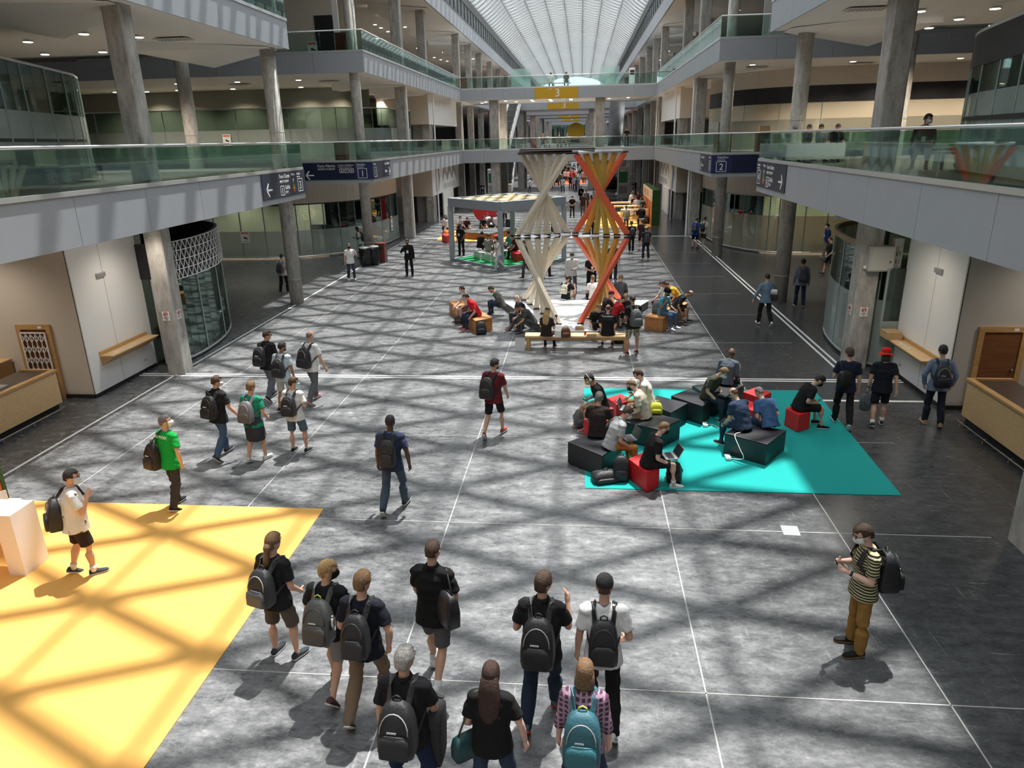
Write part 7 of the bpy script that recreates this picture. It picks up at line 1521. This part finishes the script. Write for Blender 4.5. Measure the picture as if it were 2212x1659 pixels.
# ---- mid hall walkers
for lab, px, py, fc, d, b in (('man in a black tee turning his head, first of three walkers', 1363, 546, 350, dict(tc=BK, bc=BK, gait='stepR', shoe=(.7, .7, .7), look=-20), 'black backpack on the first of the three walkers'),
        ('man in dark maroon and shorts walking between two backpackers', 1385, 541, 5, dict(tc=(.05, .02, .022), bot='shorts', bc=BK, gait='walkL', hc='b', shoe=(.6, .6, .6)), None),
        ('person in a pale cap, navy tee and jeans, with white strapped bag', 1394, 562, 350, dict(tc=(.02, .022, .03), bc=(.02, .03, .05), gait='stepL', cap=(.5, .46, .35), brim=-1, shoe=(.7, .7, .7)), 'navy backpack with white straps'),
        ('woman in olive trousers with a yellow pack walking along the yellow carpet', 1352, 497, 350, dict(tc=(.55, .52, .48), bc=(.12, .11, .08), gait='stepR', skin='t', hc='k', h=1.66), 'small yellow and pink backpack'),
        ('man in black with hands joined behind his back', 1236, 470, 4, dict(tc=(.014, .014, .015), bc=BK, arms=('back', 'back'), hc='k', hair='crop'), None), ('man in a dark brown tee walking away beside the orange planks', 1259, 466, 6, dict(tc=(.03, .02, .02), bc=(.08, .06, .05), gait='stepL', hc='b', h=1.85), None),
        ('person in a grey jacket with a big pack walking away', 1266, 455, 8, dict(tc=(.07, .07, .065), bc=(.05, .05, .05), gait='stepR', top='shirt', h=1.82), 'grey green pack on the jacketed walker'), ('man in black with a white badge walking toward us', 1255, 441, 185, dict(tc=BK, bc=BK, gait='walkL', lan=(.7, .7, .7), top='shirt'), None),
        ('broad man in black with a dark pack near the orange waist', 1281, 458, 4, dict(tc=BK, bc=BK, fat=1.15), 'large black pack on the broad man'), ('man in navy at the steel clad escalator with an orange bag', 1306, 462, 10, dict(tc=(.03, .035, .06), bc=BK, gait='stepL'), None)):
    f = Pn(lab, at((px, py)), fc, dict(dict(lod=2), **d))
    if b: backpack(b, f, (.45, .30, .08) if 'yellow' in b else (.03, .035, .05) if 'navy' in b else (.05, .055, .05) if 'grey' in b else BK, .15, .45, .09, lod=2)
# ---- bar tables
for lab, px, py, z, fc, d in (('man in a black sweater with a white square print on a bar stool', 1386, 471, .8, 352, dict(tc=(.014, .014, .016), top='shirt', bc=(.02, .02, .02))), ('person in a pale pink tee at the second bar table', 1375, 449, .8, 350, dict(tc=(.6, .5, .5))), ('man in black leaning on the second bar table', 1365, 446, .8, 130, dict(tc=BK, hc='k')),
        ('person in turquoise behind the first bar table', 1385, 450, .8, 170, dict(tc=(.15, .4, .45))), ('man in a dark cap at the wall end of the first bar table', 1391, 453, .8, 230, dict(tc=(.03, .03, .035), cap=(.03, .03, .035))), ('person in dark red at the farthest bar table', 1379, 435, .8, 200, dict(tc=(.08, .02, .03))), ('man in white with a dark backpack at the farthest bar table', 1364, 428, .8, 100, dict(tc=(.68, .68, .68), skin='t', hc='k')), ('person in white and black at the hall side of the farthest bar table', 1361, 437, .8, 60, dict(tc=(.6, .55, .55)))):
    Pn(lab, seat(px, py, z), fc, dict(dict(sit=z, lean=10, slouch=10, arms=('lean', 'lean'), bc=BK, lod=2), **d))
for k, (lab, px, py) in enumerate((('first backless stool, under the black sweater', 1386, 471), ('backless stool under the pale pink tee', 1375, 449), ('backless stool under the man in black at the second bar table', 1365, 446), ('backless stool under the turquoise top', 1385, 450), ('backless stool under the dark capped man', 1391, 453), ('backless stool under the dark red top', 1379, 435), ('backless stool under the man in white with a pack', 1364, 428), ('backless stool under the white and black outfit', 1361, 437))):
    stool(lab, *fl(px, py, .8), .755, None, 'backless bar stools', False)
floor_bag('dark rucksack on the yellow carpet against the hedge wall', 1394, 483, (.03, .02, .02), .25, .2, .6, .013)
# ---- side passages
for lab, px, py, fc, d in (('woman with a scarf sitting in the side passage behind the concrete column', 871, 474, 95, dict(sit=.6, tc=(.3, .2, .18), hair='bob', hc='r')), ('man in a blue shirt with lanyard under the lower bridge', 1043, 428, 180, dict(tc=(.03, .05, .1), lan=(.6, .6, .6), arms=('fold', 'fold'))), ('person in pink by the barrier under the lower bridge', 1003, 428, 110, dict(tc=(.4, .1, .14), hair='bob')), ('man in black beside the green screen totem', 1060, 412, 350, dict(tc=BK, bc=BK)),
        ('man in dark clothes at the white ladder', 1370, 424, 185, dict(tc=BK, bc=(.03, .035, .05))), ('person looking out from behind the steel clad escalator', 1348, 418, 180, dict(tc=(.3, .1, .12)))):
    Pn(lab, fl(px, py) , fc, dict(dict(lod=2, lean=6), **d))
# ---- upstairs
def up(lab, px, Y, z, fc, **d): return Pn(lab, (atz(px, 250, Y)[0], Y, z), fc, dict(dict(lod=2 if Y > 40 else 1), **d))
f = up('man in maroon with a white mask leaning at the balcony rail', 2003, 19.8, Z1 + .02, 205, h=1.72, sit=.46, tc=(.10, .012, .02), top='shirt', bc=(.08, .10, .13), mask=WH, look=-50, arms=('lean', 'lean'), lean=16, hc='k', skin='m', lan=(.7, .7, .7))
for k, (px, lab, d) in enumerate(((1716, 'man in a grey cap at the white work table behind the glass', dict(tc=(.25, .25, .25), cap=(.2, .2, .2))), (1746, 'dark haired person in grey at the white work table', dict(tc=(.08, .08, .09), hc='k')), (1772, 'person in a mid grey top at the white work table', dict(tc=(.2, .2, .22), hc='k')), (1808, 'bearded person in black at the end of the white work table', dict(tc=BK, hc='k', beard=1)))):
    up(lab, px, 26.95 + (k == 3) * .1, Z1 + .02, 180, sit=.36, lean=12, slouch=10, arms=('lean', 'lean'), bc=BK, nod=20, **d)
up('person in a white tee on the slatted upper bridge bench, back turned', 1190, 70.2, Z2 + .02, 0, sit=.46, tc=(.7, .7, .7)); up('person in a dark striped top on the slatted upper bridge bench', 1223, 70.2, Z2 + .02, 0, sit=.46, tc=(.03, .03, .04), hc='k')
up('man in black standing at the lower bridge rail with his phone', 1355, 69.4, Z1 + .02, 180, tc=BK, bc=BK, arms=('phone', 'phone'), nod=20)
for lab, px, Y, d in (('person in black on the lower bridge bench, nearest the litter bin', 1172, 70.2, dict(tc=BK)), ('person in grey beside a black clad one on the lower bridge bench', 1183, 70.3, dict(tc=(.1, .1, .1))), ('person in black with dark hair in the middle of the lower bridge bench', 1208, 70.2, dict(tc=BK, hc='k')), ('person in olive at the end of the lower bridge bench', 1226, 70.6, dict(tc=(.07, .07, .05)))):
    up(lab, px, Y, Z1 + .02, 0, sit=.46, bc=BK, arms=('rest', 'rest'), **d)
# ---- the distant crowd: copies of a few walkers
CB = []
for k, (tc, bc, g, hr, hcol, sk) in enumerate((((.7, .7, .7), BK, 'walkL', 'short', 'k', 'm'), (BK, BK, 'stepR', 'short', 'k', 'l'), ((.5, .5, .5), (.03, .04, .06), 'walkR', 'bob', 'b', 'l'), ((.03, .035, .05), (.04, .05, .08), 'stepL', 'short', 'b', 't'), ((.45, .05, .06), BK, 'walkL', 'short', 'k', 'm'), ((.6, .55, .5), KH, 'stand', 'messy', 'lb', 'l'), ((.2, .25, .35), BK, 'walkR', 'long', 'r', 'l'), ((.75, .75, .75), (.1, .1, .12), 'stepL', 'short', 'k', 't'))):
    CB.append((tc, bc, g, hr, hcol, sk))
protos = []
spots = []
r9 = random.Random(3)
for k in range(86):
    Y = 88 + 75 * (r9.random() ** 1.15); X = -6.6 + 7.2 * r9.random()
    if any(abs(X - a) < .55 and abs(Y - b) < .9 for a, b in spots): X += .6
    spots.append((X, Y))
GL = 'distant person in the dense crowd far down the hall'
for k, (X, Y) in enumerate(spots):
    fc = r9.choice((0, 175, 180, 185, 90, 5, 260, 190)); q = k % 8
    if k < 8:
        tc, bc, g, hr, hcol, sk = CB[q]
        protos.append(Pn(GL, (X, Y), fc, dict(tc=tc, bc=bc, gait=g, hair=hr, hc=hcol, skin=sk, lod=2, h=1.72 + .03 * (q % 3)), 'distant crowd').root)
    else: dup(protos[q], (X, Y, 0), -math.radians(fc), GL, 'distant crowd')
GM = 'dark clad walker on the polished floor under the lower bridge'
for k, (px, py, lab) in enumerate(((1192, 405, 'walker in dark clothes, first on the polished floor under the lower bridge'), (1216, 408, 'slim walker with a pale bag coming from the crowd'), (1232, 409, 'walker in black trousers beside the slim one'), (1241, 412, 'walker in a grey top and black trousers leaving the crowd'), (1200, 398, 'walker in an orange red top at the edge of the crowd'), (1262, 396, 'walker in shorts at the edge of the crowd'))):
    x, y = fl(px, py); dup(protos[(1, 3, 1, 2, 4, 5)[k]], (x, y, 0), math.pi if k % 2 else 0, lab, 'walkers coming out of the crowd')
x, y = fl(1190, 390); tag(MB().prism([(-4.8, 104), (.6, 104), (.6, 116), (-4.8, 116)], .001, .012).obj('carpet', mat('orange_carpet', (.75, .17, .05), .95)), 'orange carpet under the distant crowd', 'carpet')
bpy.data.scenes.remove(TS)
